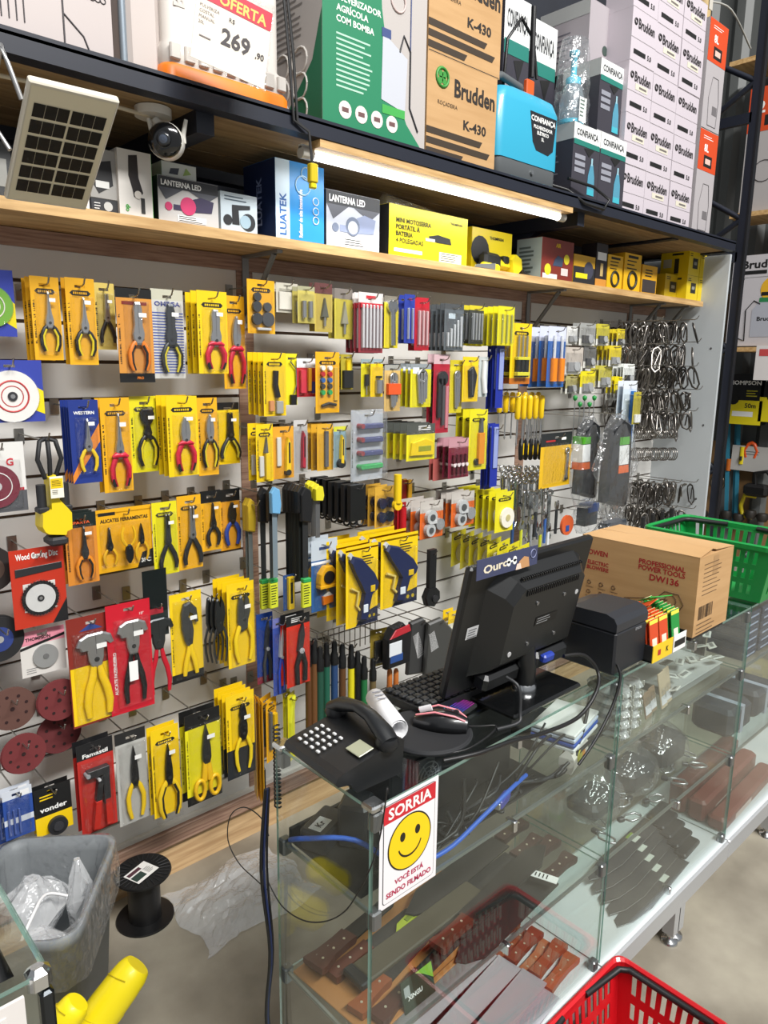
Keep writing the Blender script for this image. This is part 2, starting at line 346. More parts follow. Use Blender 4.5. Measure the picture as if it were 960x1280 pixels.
# ================= HANGING PRODUCTS =====================================
ORD = ['front', 'second', 'third', 'fourth', 'fifth', 'sixth', 'seventh', 'eighth', 'ninth', 'tenth']
J = {
 'long': (.42, [(-.03, 1), (.03, 1), (.12, .66), (.2, .55), (.2, .48), (.1, .4), (-.1, .4), (-.2, .48), (-.2, .55), (-.12, .66)]),
 'combo': (.42, [(-.12, 1), (.12, 1), (.2, .9), (.19, .68), (.27, .56), (.24, .48), (.1, .4), (-.1, .4), (-.24, .48), (-.27, .56), (-.19, .68), (-.2, .9)]),
 'diag': (.5, [(-.05, .98), (.05, .98), (.2, .86), (.25, .7), (.2, .58), (.1, .5), (-.1, .5), (-.2, .58), (-.25, .7), (-.2, .86)]),
 'end': (.5, [(-.24, 1), (.24, 1), (.34, .92), (.28, .8), (.12, .72), (.2, .58), (.1, .5), (-.1, .5), (-.2, .58), (-.12, .72), (-.28, .8), (-.34, .92)]),
 'clip': (.45, [(-.12, 1), (-.05, 1), (-.02, .75), (.02, .75), (.05, 1), (.12, 1), (.16, .62), (.2, .5), (.1, .44), (-.1, .44), (-.2, .5), (-.16, .62)]),
 'fence': (.62, [(-.5, .88), (-.42, .96), (-.2, 1), (.2, 1), (.42, .96), (.5, .86), (.42, .85), (.3, .9), (.22, .84), (.2, .7), (.12, .6), (-.12, .6), (-.2, .7), (-.22, .82), (-.38, .82), (-.42, .86)]),
 'pump': (.42, [(-.2, .98), (.05, 1), (.3, .9), (.36, .72), (.25, .72), (.18, .84), (.02, .88), (-.06, .82), (.1, .74), (.16, .6), (.1, .44), (-.06, .4), (-.2, .5), (-.3, .66), (-.3, .86)]),
 'snip': (.48, [(0, 1), (.09, .86), (.15, .68), (.16, .54), (.1, .46), (-.1, .46), (-.16, .54), (-.15, .68), (-.09, .86)]),
 'lock': (.55, [(-.1, .98), (0, .84), (.1, 1), (.26, .9), (.32, .74), (.2, .62), (.16, .5), (-.12, .46), (-.3, .6), (-.28, .82), (-.2, .96)]),
 'strip': (.5, [(-.14, .94), (-.06, 1), (.06, 1), (.14, .94), (.2, .84), (.14, .78), (.22, .7), (.22, .56), (.12, .48), (-.12, .48), (-.22, .56), (-.22, .7), (-.14, .78), (-.2, .84)]),
}
def C(p): return M(p, .35, 0) if isinstance(p, str) else p
def pliers(pk, cx, cz, w, h, kind='combo', metal=STEEL, grip='D8B91C', grip2='17181A', tip='', y=-.002, t=.012, collar='', spread=1, thick=.085, ring=False):
    zj, pts = J[kind]
    b = MB(); b.prism([(cx+x*w, cz+z*h) for x, z in pts], y-t, y-t*.25, metal, .1)
    b.disc(cx, cz+(zj+.08)*h, .07*w, y-t*1.12, y-t*.9, M('5E5F60', .35, .9), 10)
    b.quad(cx-.004*w, cx+.004*w, cz+(zj+.14)*h, cz+.98*h, PK, y-t-.0004)
    o = b.build('pliers' if kind not in ('snip',) else 'snips', pk)
    if kind == 'fence': paths = [(.08, zj), (.12, zj*.8), (.24, zj*.55), (.3, zj*.3), (.27, .03)]
    elif kind == 'clip': paths = [(.06, zj+.03), (.16, zj*.9), (.36, zj*.6), (.46, zj*.3), (.42, .03)]
    elif kind == 'pump': paths = [(.0, zj+.04), (.06, zj*.8), (.16, zj*.5), (.22, zj*.25), (.24, .03)]
    else: paths = [(.09, zj+.04), (.24, zj*.95), (.4, zj*.68), (.38, zj*.35), (.27, .04)]
    if ring: paths = [(.06, zj+.04), (.08, zj*.8), (.1, zj*.62), (.1, zj*.5)]
    for s in (-1, 1):
        g = MB(); P = [(cx+s*x*w*spread, y-t*.6, cz+z*h) for x, z in paths]; rr = [thick*w*k for k in (.75, 1.0, 1.05, 1, .75)][:len(P)]
        g.tube(P, rr, C(grip), 8, flat=.55)
        if grip2 and not ring:
            g.tube([(p[0]-s*.4*thick*w, p[1]-.0015, p[2]) for p in P[1:]], [r*.5 for r in rr[1:]], C(grip2), 6, flat=.9)
        if ring: g.tube([(cx+s*(.27+.17*math.cos(a))*w, y-t*.6, cz+(.14+.13*math.sin(a))*h) for a in [2*math.pi*k/16 for k in range(17)]], thick*w*.7, C(grip), 6, cap=False)
        if collar: g.tube([(cx+s*.0*w, y-t*.7, cz+(zj+.03)*h), (cx+s*.2*w, y-t*.75, cz+(zj+.035)*h), (cx+s*.38*w, y-t*.7, cz+(zj+.01)*h)], [.035*h, .042*h, .02*h], C(collar), 8)
        if tip: g.tube(P[-2:], [rr[-1]*1.25, rr[-1]*1.1], C(tip), 8, flat=.6)
        g.build('handle', o)
    return o
def prims(pk, name, L, cx, cz, w, h, y=-.002, t=.008, par=None):
    b = MB()
    X = lambda x: cx+x*w; Z = lambda z: cz+z*h
    for q in L:
        k, c = q[0], C(q[1])
        if k == 'P': b.prism([(X(x), Z(z)) for x, z in q[2]], y-t*(q[3] if len(q) > 3 else 1), y, c, .06)
        elif k == 'B': x0, x1, z0, z1 = q[2]; b.bbox(X(x0), X(x1), y-t*(q[3] if len(q) > 3 else 1), y, Z(z0), Z(z1), c, .001)
        elif k == 'T': b.tube([(X(x), y-t*.6, Z(z)) for x, z in q[2]], q[3]*w, c, 8)
        elif k == 'D': b.disc(X(q[2]), Z(q[3]), q[4]*w, y-t*(q[5] if len(q) > 5 else 1), y, c, 20)
        elif k == 'R': b.ring(X(q[2]), Z(q[3]), q[4]*w, q[5]*w, y-t*.6, c)
    return b.build(name, par or pk)
def card(pk, w, h, base=YEL, head=None, foot=None, badge='16', side=True, hole=True, th=.0012, z0=0, name='card', hh=.12, fh=.1, txt=None, txtc=PK, under=None):
    b = MB(); hw = .013 if hole else 0; hz = h-min(.02, h*.1)
    base = C(base); head = C(head) if head else base; foot = C(foot) if foot else base
    zs = [z0, z0+h*fh, h*(1-hh), h]
    b.box(-w/2, w/2, -th, 0, zs[0], zs[1], foot); b.box(-w/2, w/2, -th, 0, zs[1], zs[2], base)
    if hole:
        a, c = hz-.004, hz+.004
        if a < zs[2]: a = zs[2]+.0005
        b.box(-w/2, w/2, -th, 0, zs[2], a, head); b.box(-w/2, -hw, -th, 0, a, c, head); b.box(hw, w/2, -th, 0, a, c, head); b.box(-w/2, w/2, -th, 0, c, h, head)
    else: b.box(-w/2, w/2, -th, 0, zs[2], h, head)
    y = -th-.0005
    if badge:
        zc = h*(1-hh)-.011; bw = w*.36; bh = max(.0065, w*.06)
        b.poly([(-bw, zc), (-bw+bh, zc-bh), (bw-bh, zc-bh), (bw, zc), (bw-bh, zc+bh), (-bw+bh, zc+bh)], PK, y)
        for q in range(7): b.quad(-bw*.68+q*bw*.195, -bw*.68+q*bw*.195+bw*.13, zc-bh*.42, zc+bh*.42, base, y-.0003)
    if side:
        q = h*.2
        while q < h*.72:
            e = random.uniform(.0025, .0042); x_ = -w/2+.004
            if random.random() > .12: b.quad(x_, x_+.0042, q, q+e*.36, PK, y); b.quad(x_+random.choice([0, .003]), x_+.0042, q, q+e, PK, y-.0001)
            q += e+.0016
    if txt: b.text(txt, 0, h*(1-hh*.5), h*hh*.42, txtc, y-.0004, bold=True, w=w*.78)
    if under: under(b, w, h, y)
    return b.build(name, pk)
def sticker(b, x, z, w, h, y=-.0185): return b
def blister(pk, w, h, cx=0, cz=None, d=.017, bw=None, bh=None):
    cz = h*.44 if cz is None else cz; bw = bw or w*.8; bh = bh or h*.74
    b = MB(); x0, x1, z0, z1 = cx-bw/2, cx+bw/2, cz-bh/2, cz+bh/2; e = .006
    b.rings([[(x0, -.0025, z0), (x1, -.0025, z0), (x1, -.0025, z1), (x0, -.0025, z1)],
             [(x0+e, -d, z0+e), (x1-e, -d, z0+e), (x1-e, -d, z1-e), (x0+e, -d, z1-e)]], BLI)
    return b.build('blister', pk)
HN = [0]
HK = M('A9A6A0', .25, .9)
def hook(x, z, y1, note, y0=None, up=True, n=1):
    y0 = YW if y0 is None else y0
    h = thing('display_hook', note, 'hook', (x, y0, z), 0, 'metal display hooks on the slatwall')
    b = MB(); b.box(-.012, .012, -.005, 0, -.028, .014, M('9A968E', .3, .8)); b.build('backplate', h)
    L = y1-y0
    b = MB(); b.tube([(0, -.004, 0), (0, L*.6, -.001), (0, L+.012, 0), (0, L, .004), (0, L-.010, .02)] if up else [(0, -.004, 0), (0, L, 0)], .0022, HK, 6); b.build('rod', h)
    return h
def place(bx, yf):
    x0, y0, x1, y1 = bx; mx, my = (x0+x1)/2, (y0+y1)/2
    zt = ony(mx, y0, yf).z; zb = ony(mx, y1, yf).z; xa = ony(x0, my, yf).x; xb = ony(x1, my, yf).x
    return (xa+xb)/2, zb, xb-xa, zt-zb
def hang(bx, yf, n, dy, name, desc, cat, fn, group=None, rz=0, jit=1.2, hk=True, extra=.03, shift=0, htop=None):
    x, z, w, h = place(bx, yf)
    lab = lambda i: desc if n == 1 else '%s, %s in its stack' % (desc, ORD[min(i, 9)])
    g = group or (('stack of ' + ' '.join(desc.split()[:6])) if n > 1 else None)
    t = thing(name, lab(0), cat, (x, yf, z), rz+random.uniform(-jit, jit), g)
    fn(t, w, h)
    for i in range(1, n):
        dup(t, (x+random.uniform(-.002, .002)+shift*i, yf+dy*i, z+random.uniform(-.002, .002)), rz+random.uniform(-jit, jit)*1.2, lab(i), g)
    if hk:
        hz = z+h-min(.02, h*.1) if htop is None else z+h-htop
        HN[0] += 1
        hook(x, hz, yf-extra, 'metal hook carrying the %s' % (' '.join(desc.split()[:12])), None)
    return t
# ---- card designs -------------------------------------------------------
def f_pl(kind='combo', base=YEL, metal=STEEL, grip='D8B91C', grip2='17181A', tip='', collar='', head=None, foot=None, badge=True, cw=.72, top=.80, bot=.08, txt=None, txtc=PK, bl=True, side=True, under=None, spread=1, thick=.135, ring=False, hh=.12, cx=.05, stick=True):
    def f(t, w, h):
        def und(b, w_, h_, y):
            if stick: b.quad(w_*.05, w_*.27, h_*.70, h_*.745, WT, -.0165)
            if under: under(b, w_, h_, y)
        card(t, w, h, base, head, foot, badge, side, txt=txt, txtc=txtc, under=und, hh=hh)
        pliers(t, w*cx, h*bot, w*cw, h*(top-bot), kind, metal, grip, grip2, tip, collar=collar, spread=spread, thick=thick, ring=ring)
        if bl: blister(t, w, h, w*cx, h*(top+bot)/2, .017, w*cw*1.15, h*(top-bot)*1.04)
    return f
def f_disc(base='2B3E91', base2=None, dc='E9E6E0', cc='B33', rel=.45, teeth=False, txt=None, head=None, label=None, ring2=None, cz=.45, hh=.12, box=False, badge=False, mr=True):
    def f(t, w, h):
        def und(b, w_, h_, y):
            if base2: b.poly([(-w_/2, h_*.55), (w_/2, h_*.12), (w_/2, h_*.5), (0, h_*.8), (-w_/2, h_*.8)], C(base2), y)
        card(t, w, h, base, head, None, badge, False, txt=txt, txtc=WT, under=und, hh=hh)
        if teeth: prims(t, 'printed_panel', [('P', '2A2A2C', [(-.42, .66), (.45, .7), (.45, .78), (-.42, .76)], .4), ('P', '1E1E20', [(.2, .0), (.5, .0), (.5, .3)], .3), ('P', 'C9C6C0', [(-.3, .2), (.3, .2), (.3, .56), (-.3, .56)], .25)], 0, 0, w, h, t=.003)
        r = min(w, h)*rel; b = MB(); cz_ = h*cz
        if teeth:
            P = []
            for k in range(72): a = 2*math.pi*k/72; q = r*(1 if k % 2 else .93); P.append((q*math.cos(a), cz_+q*math.sin(a)))
            b.prism(P, -.006, -.003, M('2A2A2C', .4, .6)); b.disc(0, cz_, r*.78, -.0075, -.006, C(dc), 28)
        else: b.disc(0, cz_, r, -.006, -.003, C(dc), 32)
        b.disc(0, cz_, r*.18, -.009, -.006, M('2B2B2D', .4), 16); b.disc(0, cz_, r*.09, -.0095, -.009, M('B9B9B9', .3, .8), 12)
        if ring2:
            b.ring(0, cz_, r*.6, r*.035, -.0065, C(ring2), 28, 4); b.ring(0, cz_, r*.4, r*.02, -.0065, C(ring2), 28, 4)
        if label: b.text(label, 0, cz_+r*.55, r*.2, PK, -.0068)
        b.build('disc', t)
        b = MB(); b.rings([[(r*1.04*k*math.cos(a), y, cz_+r*1.04*k*math.sin(a)) for a in [2*math.pi*i/24 for i in range(24)]] for k, y in ((1, -.0025), (.97, -.013))], BLI); b.build('blister', t)
    return f
# ---- LEFT PANEL ---------------------------------------------------------
N1 = ('card', )
A = hang
RG = dict(grip='C41F3A', grip2='A01428', tip='1A1A1C', collar='C41F3A')
BY = dict(grip='1C1D1F', grip2='D6C21E', tip='141415')
A((-44, 336, 18, 420), 1.96, 2, .02, 'carded_cutting_disc', 'blue and yellow carded diamond disc, top left corner', 'cutting disc', f_disc('35429A', 'D9C71E', '6FA23A', ring2='E4E0D6'))
A((40, 346, 76, 450), 1.95, 3, .028, 'carded_pliers', 'yellow carded needle nose pliers, leftmost in top row', 'pliers', f_pl('long', YO, **BY, top=.82))
A((84, 348, 120, 456), 1.95, 2, .028, 'carded_pliers', 'yellow carded long nose pliers, second from left in top row', 'pliers', f_pl('long', YO, **BY, top=.78))
A((118, 354, 144, 437), 2.02, 1, .02, 'carded_pliers', 'small dull yellow card of slim black pliers, top row', 'pliers', f_pl('clip', 'CBB560', grip='1b1b1c', grip2='', badge=False, top=.84, cw=.7))
A((147, 361, 191, 478), 1.95, 1, .02, 'carded_pliers', 'orange card with black striped orange combination pliers, PRO on its foot', 'pliers',
  f_pl('combo', 'C98A3C', grip='D9781E', grip2='1A1A1A', head='1A1A1A', foot='1A1A1A', badge=False, cw=.62, top=.86, bot=.1, hh=.1, side=True, under=lambda b, w, h, y: (b.text('PRO', .008, h*.05, .007, M('D9781E'), y-.0004, bold=True), b.quad(-w*.35, w*.35, h*.83, h*.865, M('7D2417'), y-.0003))))
def omega(b, w, h, y):
    for k in range(22): b.quad(-w*.48, w*.48, h*(.06+k*.032), h*(.072+k*.032), M('3C4F9A'), y)
    b.text('OMEGA', 0, h*.84, .012, M('2F3C86'), y-.0005, bold=True, w=w*.8)
A((190, 362, 230, 473), 1.96, 1, .02, 'carded_pliers', 'grey card with blue stripes and dark universal pliers', 'pliers', f_pl('combo', 'C3C2BC', M('5C5F62', .35, .8), grip='2A2F2E', grip2='C9B92B', badge=False, side=False, cw=.66, top=.84, bot=.04, under=omega, head='BDBBA8'))
A((247, 364, 284, 467), 1.91, 3, .035, 'carded_pliers', 'yellow card of red insulated pliers in top row', 'pliers', f_pl('combo', YEL, **RG, top=.78, bot=.03, cw=.7))
A((279, 370, 306, 486), 1.99, 1, .02, 'carded_pliers', 'golden card of red insulated cutters beside the wooden post', 'pliers', f_pl('diag', YO, **RG, top=.8, bot=.03, cw=.78))
A((-28, 450, 54, 528), 1.93, 1, .02, 'carded_cutting_disc', 'blue and yellow card with white cutting disc, left edge', 'cutting disc', f_disc('35429A', 'E0CE1E', 'E6E3DE', ring2='C23A3A', rel=.42, cz=.42))
def west(b, w, h, y):
    b.text('WESTERN', 0, h*.85, .008, WT, y-.0004, bold=True, w=w*.7)
    b.poly([(-w/2, h*.1), (w*.1, h*.5), (w*.5, h*.72), (w*.5, h*.5), (-w*.1, h*.2), (-w/2, 0)], M('D9822B'), y)
A((88, 500, 125, 604), 1.92, 4, .02, 'carded_pliers', 'dark blue card of yellow gripped pliers in second row', 'pliers', f_pl('long', '23367F', grip='E0BE1F', grip2='', badge=False, side=False, under=west, cw=.66, top=.78, bot=.12, hh=.1, thick=.1))
A((127, 497, 164, 615), 1.94, 2, .028, 'carded_pliers', 'golden card of red insulated long nose pliers in second row', 'pliers', f_pl('long', YO, **RG, top=.84, bot=.03, cw=.7))
A((163, 495, 199, 590), 2.0, 1, .02, 'carded_pliers', 'lime yellow card of end cutting pliers in second row', 'pliers', f_pl('end', LIME, M('3B3C3E', .35, .8), **BY, top=.84, bot=.06))
A((209, 495, 247, 595), 1.93, 3, .03, 'carded_pliers', 'yellow card of red insulated diagonal cutters in second row', 'pliers', f_pl('diag', YEL, **RG, top=.76, bot=.04, cw=.66))
A((247, 497, 272, 594), 1.97, 1, .03, 'carded_pliers', 'yellow card of black and yellow cutters, second row right half', 'pliers', f_pl('diag', YO, **BY, top=.8, cw=.8))
A((270, 503, 299, 580), 2.02, 1, .03, 'carded_pliers', 'short yellow card of black pliers beside the wooden post', 'pliers', f_pl('clip', YEL, M('3B3C3E', .35, .8), grip='26282a', grip2='C9B92B', head='1b1b1b', badge=False, top=.84, cw=.8))
def f_gray(t, w, h):
    card(t, w, h, 'D8D6D2', 'D8D6D2', '55565A', False, False, fh=.3, under=lambda b, w_, h_, y: (b.text('G', w_*.2, h_*.72, .018, M('C02030'), y-.0004, bold=True), b.quad(-w_*.1, w_*.45, h_*.3, h_*.34, M('B02030'), y)))
    b = MB(); b.disc(-w*.1, h*.38, w*.46, -.006, -.003, M('6E2233', .6), 30); b.disc(-w*.1, h*.38, w*.1, -.0075, -.006, M('B9B9B9', .4), 14); b.ring(-w*.1, h*.38, w*.3, w*.012, -.0066, WT, 24, 4); b.build('disc', t)
    blister(t, w, h, -w*.03, h*.4, .012, w*.9, h*.7)
A((-32, 553, 32, 641), 1.93, 1, .02, 'carded_sanding_disc', 'grey and white card with dark red disc, left edge', 'sanding disc', f_gray)
# yellow clamp tool on a black strap
def f_clamp(t, w, h):
    b = MB()
    P = [(-.12, .62), (.1, .64), (.12, .4), (.42, .28), (.5, .24), (.48, .06), (.3, .04), (.26, .0), (-.3, .03), (-.42, .06), (-.5, .12), (-.46, .26), (-.16, .3)]
    b.prism([(x*w, z*h) for x, z in P], -.05, 0, M('E3C81B', .4), .06); b.build('body', t)
    for s in (-1, 1):
        b = MB(); b.tube([(s*.36*w, -.03, .28*h), (s*.36*w, -.03, .55*h)], .012, M('26272A', .5), 10); b.bbox(s*.36*w-.014, s*.36*w+.014, -.045, -.012, .26*h, .32*h, M('26272A', .5), .003); b.build('clamp_arm', t)
    b = MB(); b.bbox(-.3*w, .3*w, -.055, .002, -.09*h, .0, M('2A2B2E', .5), .006); b.build('foot', t)
    b = MB()
    for dx in (-.012, 0, .012): b.tube([(dx, -.02, .6*h), (dx*2.4, -.025, .8*h), (dx*1.6, -.02, .98*h), (dx*.4, -.01, 1.0*h)], .006, M('17171A', .6), 6)
    b.build('strap', t)
    b = MB(); b.box(-.016, .016, -.0635, -.0625, .42*h, .64*h, M('E9E4D2', .5)); b.quad(-.015, .015, .52*h, .62*h, YEL, -.0640); b.lines(-.012, .6*h, .022, 4, PK, .004, .0012, -.0645); b.lines(-.012, .5*h, .018, 3, PK, .004, .0012, -.0642); b.build('price_tag', t)
A((40, 548, 80, 668), 1.93, 1, .02, 'strap_wrench', 'yellow plastic tool hanging by black strap with yellow tag', 'hand tool', f_clamp, htop=.003)
def f_bdisc(c1='1B1B1D', c2='2A3B7A', r=.5):
    def f(t, w, h):
        b = MB(); R_ = h*.5; b.disc(0, h*.5, R_, -.005, 0, M(c1, .8), 32); b.disc(0, h*.5, R_*.55, -.0058, -.005, M(c2, .5), 24); b.disc(0, h*.5, R_*.16, -.0064, -.0058, M('C9C9C9', .4, .6), 14); b.build('disc_face', t)
    return f
A((-38, 684, 13, 740), 1.97, 3, .012, 'grinding_disc', 'dark grinding disc at the left edge beside the red disc card', 'grinding disc', f_bdisc('211a18', '4a3a32'), extra=.06, htop=.028)
A((-30, 771, 27, 827), 1.96, 3, .012, 'grinding_disc', 'black cutting wheel with blue centre at the left edge', 'grinding disc', f_bdisc(), extra=.08, htop=.028)
A((14, 684, 82, 782), 1.93, 1, .02, 'carded_saw_disc', 'red and black card of toothed wood carving disc', 'saw blade', f_disc('B5321F', None, 'C9C9C7', rel=.36, teeth=True, txt='Wood Carving Disc', head='B8301C', cz=.36, hh=.18))
def f_orange(b, w, h, y): b.text('SPARTA', 0, h*.87, .007, M('D95A2A'), y-.0004, bold=True, w=w*.6)
A((82, 641, 122, 730), 1.92, 3, .022, 'carded_pliers', 'orange card of striped long nose pliers, third row leftmost', 'pliers', f_pl('long', 'CB8130', M('505355', .35, .8), grip='D9841E', grip2='1A1A1A', head='1B2422', badge=False, under=f_orange, cw=.6, top=.82, bot=.05, hh=.2))
def f_set(t, w, h):
    card(t, w, h, YO, badge=False, side=False, hh=.06, under=lambda b, w_, h_, y: (b.text('ALICATES FERRAMENTAS', .0, h_*.82, .010, PK, y-.0004, bold=True, w=w_*.86), b.quad(-w_*.46, -w_*.16, h_*.9, h_*.95, PK, y), b.poly([(w_*.5, 0), (w_*.5, h_*.28), (w_*.3, h_*.24), (w_*.2, 0)], PK, y), b.text('3PC', w_*.36, h_*.11, .012, WT, y-.0005, bold=True)))
    for cx, k in ((-.3, 'long'), (.28, 'snip')): pliers(t, w*cx, h*.1, w*.28, h*.62, k, M('3B3C3E', .35, .8), 'D9A91C', 'D9A91C', thick=.09)
    b = MB(); o = pliers(t, 0, h*.12, w*.3, h*.62, 'diag', M('3B3C3E', .35, .8), 'D9A91C', 'D9A91C', ring=False)
    o.rotation_euler = (0, math.pi, 0); o.location = (0, -.0165, h*.86)
    blister(t, w, h, 0, h*.42, .02, w*.9, h*.7)
A((121, 634, 190, 712), 1.97, 1, .02, 'carded_pliers_set', 'wide golden card with three small yellow pliers', 'pliers set', f_set)
A((191, 627, 222, 718), 1.96, 1, .02, 'carded_pliers', 'lime yellow card of black circlip pliers, third row', 'pliers', f_pl('clip', LIME, M('55585A', .35, .8), grip='232427', grip2='', top=.84, bot=.06, cw=.7))
A((222, 619, 252, 711), 1.98, 1, .02, 'carded_pliers', 'golden card of black wire crimping pliers, third row', 'pliers', f_pl('clip', YO, M('9C9EA0', .35, .8), grip='232427', grip2='', top=.86, bot=.05, cw=.74))
A((251, 613, 276, 688), 2.01, 1, .02, 'carded_pliers', 'black headed small card of black round pliers, third row', 'pliers', f_pl('long', YO, M('3B3C3E', .35, .8), grip='1f2022', grip2='', head='1A1A1A', badge=False, top=.8, bot=.06, cw=.7, hh=.2))
A((275, 611, 300, 687), 2.02, 1, .02, 'carded_pliers', 'black headed small card of blue handled nippers, third row', 'pliers', f_pl('diag', 'DD9A24', M('3B3C3E', .35, .8), grip='27408F', grip2='', head='1A1A1A', badge=False, top=.8, bot=.06, cw=.8, hh=.2))
def f_mak(t, w, h):
    card(t, w, h, 'CFCBC6', 'D98A9B', None, False, False, hh=.3, under=lambda b, w_, h_, y: (b.text('THOMPSON', -w_*.1, h_*.83, .009, PK, y-.0004, bold=True, w=w_*.55), b.poly([(-w_*.5, h_*.66), (w_*.5, h_*.84), (w_*.5, h_*.78), (-w_*.5, h_*.60)], PK, y), b.lines(-w_*.4, h_*.18, w_*.3, 3, M('777777'), .006, .002, y)))
    b = MB(); b.disc(.004, h*.4, h*.26, -.007, -.0015, M('A7A8A8', .35, .5), 26); b.disc(.004, h*.4, h*.06, -.009, -.007, M('666666', .4), 12); b.build('disc', t)
A((25, 786, 82, 842), 1.96, 1, .02, 'carded_cutting_disc', 'white and pink card holding a grey diamond disc', 'cutting disc', f_mak)
A((86, 768, 146, 904), 1.92, 1, .02, 'carded_fencing_pliers', 'dark red card of yellow handled fencing pliers', 'fencing pliers', f_pl('fence', '7E2A22', grip='E4BE18', grip2='', badge=False, side=False, cw=.8, top=.84, bot=.05, thick=.11, under=lambda b, w, h, y: (b.poly([(-w*.25, h*.87), (0, h*.93), (w*.25, h*.87)], M('2B3F7C'), y), b.quad(-w*.48, w*.48, h*.02, h*.55, YEL, y)), hh=.08))
A((135, 752, 190, 889), 1.91, 1, .02, 'carded_fencing_pliers', 'bright red card of black handled fencing pliers', 'fencing pliers', f_pl('fence', 'BF1B2C', grip='17181A', grip2='', badge=False, side=False, cw=.7, top=.84, bot=.07, thick=.09, under=lambda b, w, h, y: (b.text('ALICATE FAZENDEIRO', -w*.36, h*.38, .009, WT, y-.0004, 90, True), b.text('10"', w*.3, h*.88, .008, WT, y-.0004), b.quad(-w*.1, w*.1, h*.3, h*.48, WT, -.018)), hh=.1))
A((182, 750, 212, 868), 1.93, 1, .02, 'fencing_pliers_card', 'black topped hanging fencing pliers with long red handles', 'fencing pliers', f_pl('fence', '1B2322', grip='B5182A', grip2='', badge=False, side=False, cw=1.15, top=.84, bot=-.0, thick=.09, bl=False, under=lambda b, w, h, y: b.quad(-w*.35, w*.3, h*.86, h*.9, WT, y), hh=.1) if False else (lambda t, w, h: (card(t, w, h, '232A2A', badge=False, side=False, z0=h*.62, fh=.7, under=lambda b, w_, h_, y: b.quad(-w_*.35, w_*.3, h_*.86, h_*.92, M('9A2430'), y)), pliers(t, 0, 0, w*1.3, h*.82, 'fence', M('55585A', .35, .9), 'B5182A', '', thick=.08))))
A((213, 740, 253, 851), 1.93, 1, .02, 'carded_pump_pliers', 'yellow card of yellow handled water pump pliers', 'pump pliers', f_pl('pump', YEL, M('6A6C6E', .35, .9), grip='E4C018', grip2='', foot='1A1A1A', cw=.8, top=.9, bot=.05, thick=.1, badge=False))
def f_bundle(t, w, h):
    for i in range(3): 
        o = pliers(t, (i-1)*w*.1, 0, w*.8, h*.95, 'lock', M('4E5052', .35, .95), M('5F6163', .35, .95), '', thick=.07, y=-.002-.014*i)
A((252, 738, 278, 828), 1.95, 1, .02, 'locking_pliers_bundle', 'bundle of bare dark steel locking pliers on hook', 'locking pliers', f_bundle)
A((284, 728, 318, 832), 1.92, 4, .028, 'carded_locking_pliers', 'yellow card of locking pliers beside the wooden post', 'locking pliers', f_pl('lock', YEL, M('77797B', .3, .95), grip='E7C61A', grip2='', cw=.78, top=.88, bot=.03, thick=.11, foot=None))
# sanding discs
def f_sand(c, r=.0):
    def f(t, w, h):
        b = MB(); R_ = w*.5
        for i in range(3): b.disc(.001*i, h*.5, R_*(1-.008*i), -.002-.0022*i, -.0004-.0022*i, M(c if i < 2 else c, .95), 36)
        for k in range(8): a = k*math.pi/4+.3; b.disc(R_*.62*math.cos(a), h*.5+R_*.62*math.sin(a), R_*.075, -.0072, -.0068, M('2A1212', .9), 10)
        b.disc(0, h*.5, R_*.1, -.0072, -.0068, M('2A1212', .9), 10); b.build('abrasive_face', t)
    return f
for bx, yf, c, d in (((-17, 857, 45, 914), 1.97, '5E4038', 'brown sanding disc, upper left of the four discs'), ((44, 846, 101, 903), 1.95, '6B2A2C', 'maroon sanding disc with holes, upper right of the four discs'),
                     ((44, 888, 101, 943), 1.99, '602729', 'maroon sanding disc with holes, lower right of the four discs'), ((-1, 911, 57, 972), 1.92, '6B2A2C', 'maroon sanding disc with holes, lower left and nearest of the four')):
    A(bx, yf, 1, .02, 'sanding_disc', d, 'sanding disc', f_sand(c), extra=.05, htop=.038)
def f_drillcard(t, w, h):
    card(t, w, h, '2B4A94', 'C9CFD8', None, False, False, hh=.18, under=lambda b, w_, h_, y: (b.quad(-w_*.5, w_*.5, h_*.3, h_*.42, M('C9CFD8'), y), b.quad(w_*.1, w_*.4, h_*.84, h_*.95, M('E4E4E4'), y)))
    b = MB()
    for k in range(3): b.tube([(-w*.35+k*w*.18, -.005, h*.1), (-w*.35+k*w*.18, -.005, h*.6)], .003, M('4A5E9C', .4), 6)
    b.build('drill_bits', t); blister(t, w, h)
for i, bx in enumerate(((-22, 992, 20, 1056), (4, 985, 42, 1046))):
    A(bx, 1.97-.03*i, 2, .02, 'carded_drill_bits', ('blue card of drill bits at the bottom left corner', 'blue card of drill bits beside the black and yellow card')[i], 'drill bits', f_drillcard)
def f_vonder(t, w, h):
    card(t, w, h, '1A1A1A', '1A1A1A', YEL, False, False, hh=.16, fh=.4, under=lambda b, w_, h_, y: (b.text('vonder', .0, h_*.55, .015, WT, y-.0004, bold=True, w=w_*.74), b.lines(-w_*.35, h_*.84, w_*.4, 2, YEL, .009, .004, y)))
    b = MB(); b.disc(.006, h*.14, w*.27, -.012, -.0012, M('222326', .5), 22); b.disc(.006, h*.14, w*.14, -.016, -.012, M('323337', .5), 16); b.build('wire_brush', t)
A((43, 981, 90, 1040), 1.94, 2, .024, 'carded_brush', 'black and yellow card of small cup brush above the bin', 'brush', f_vonder)
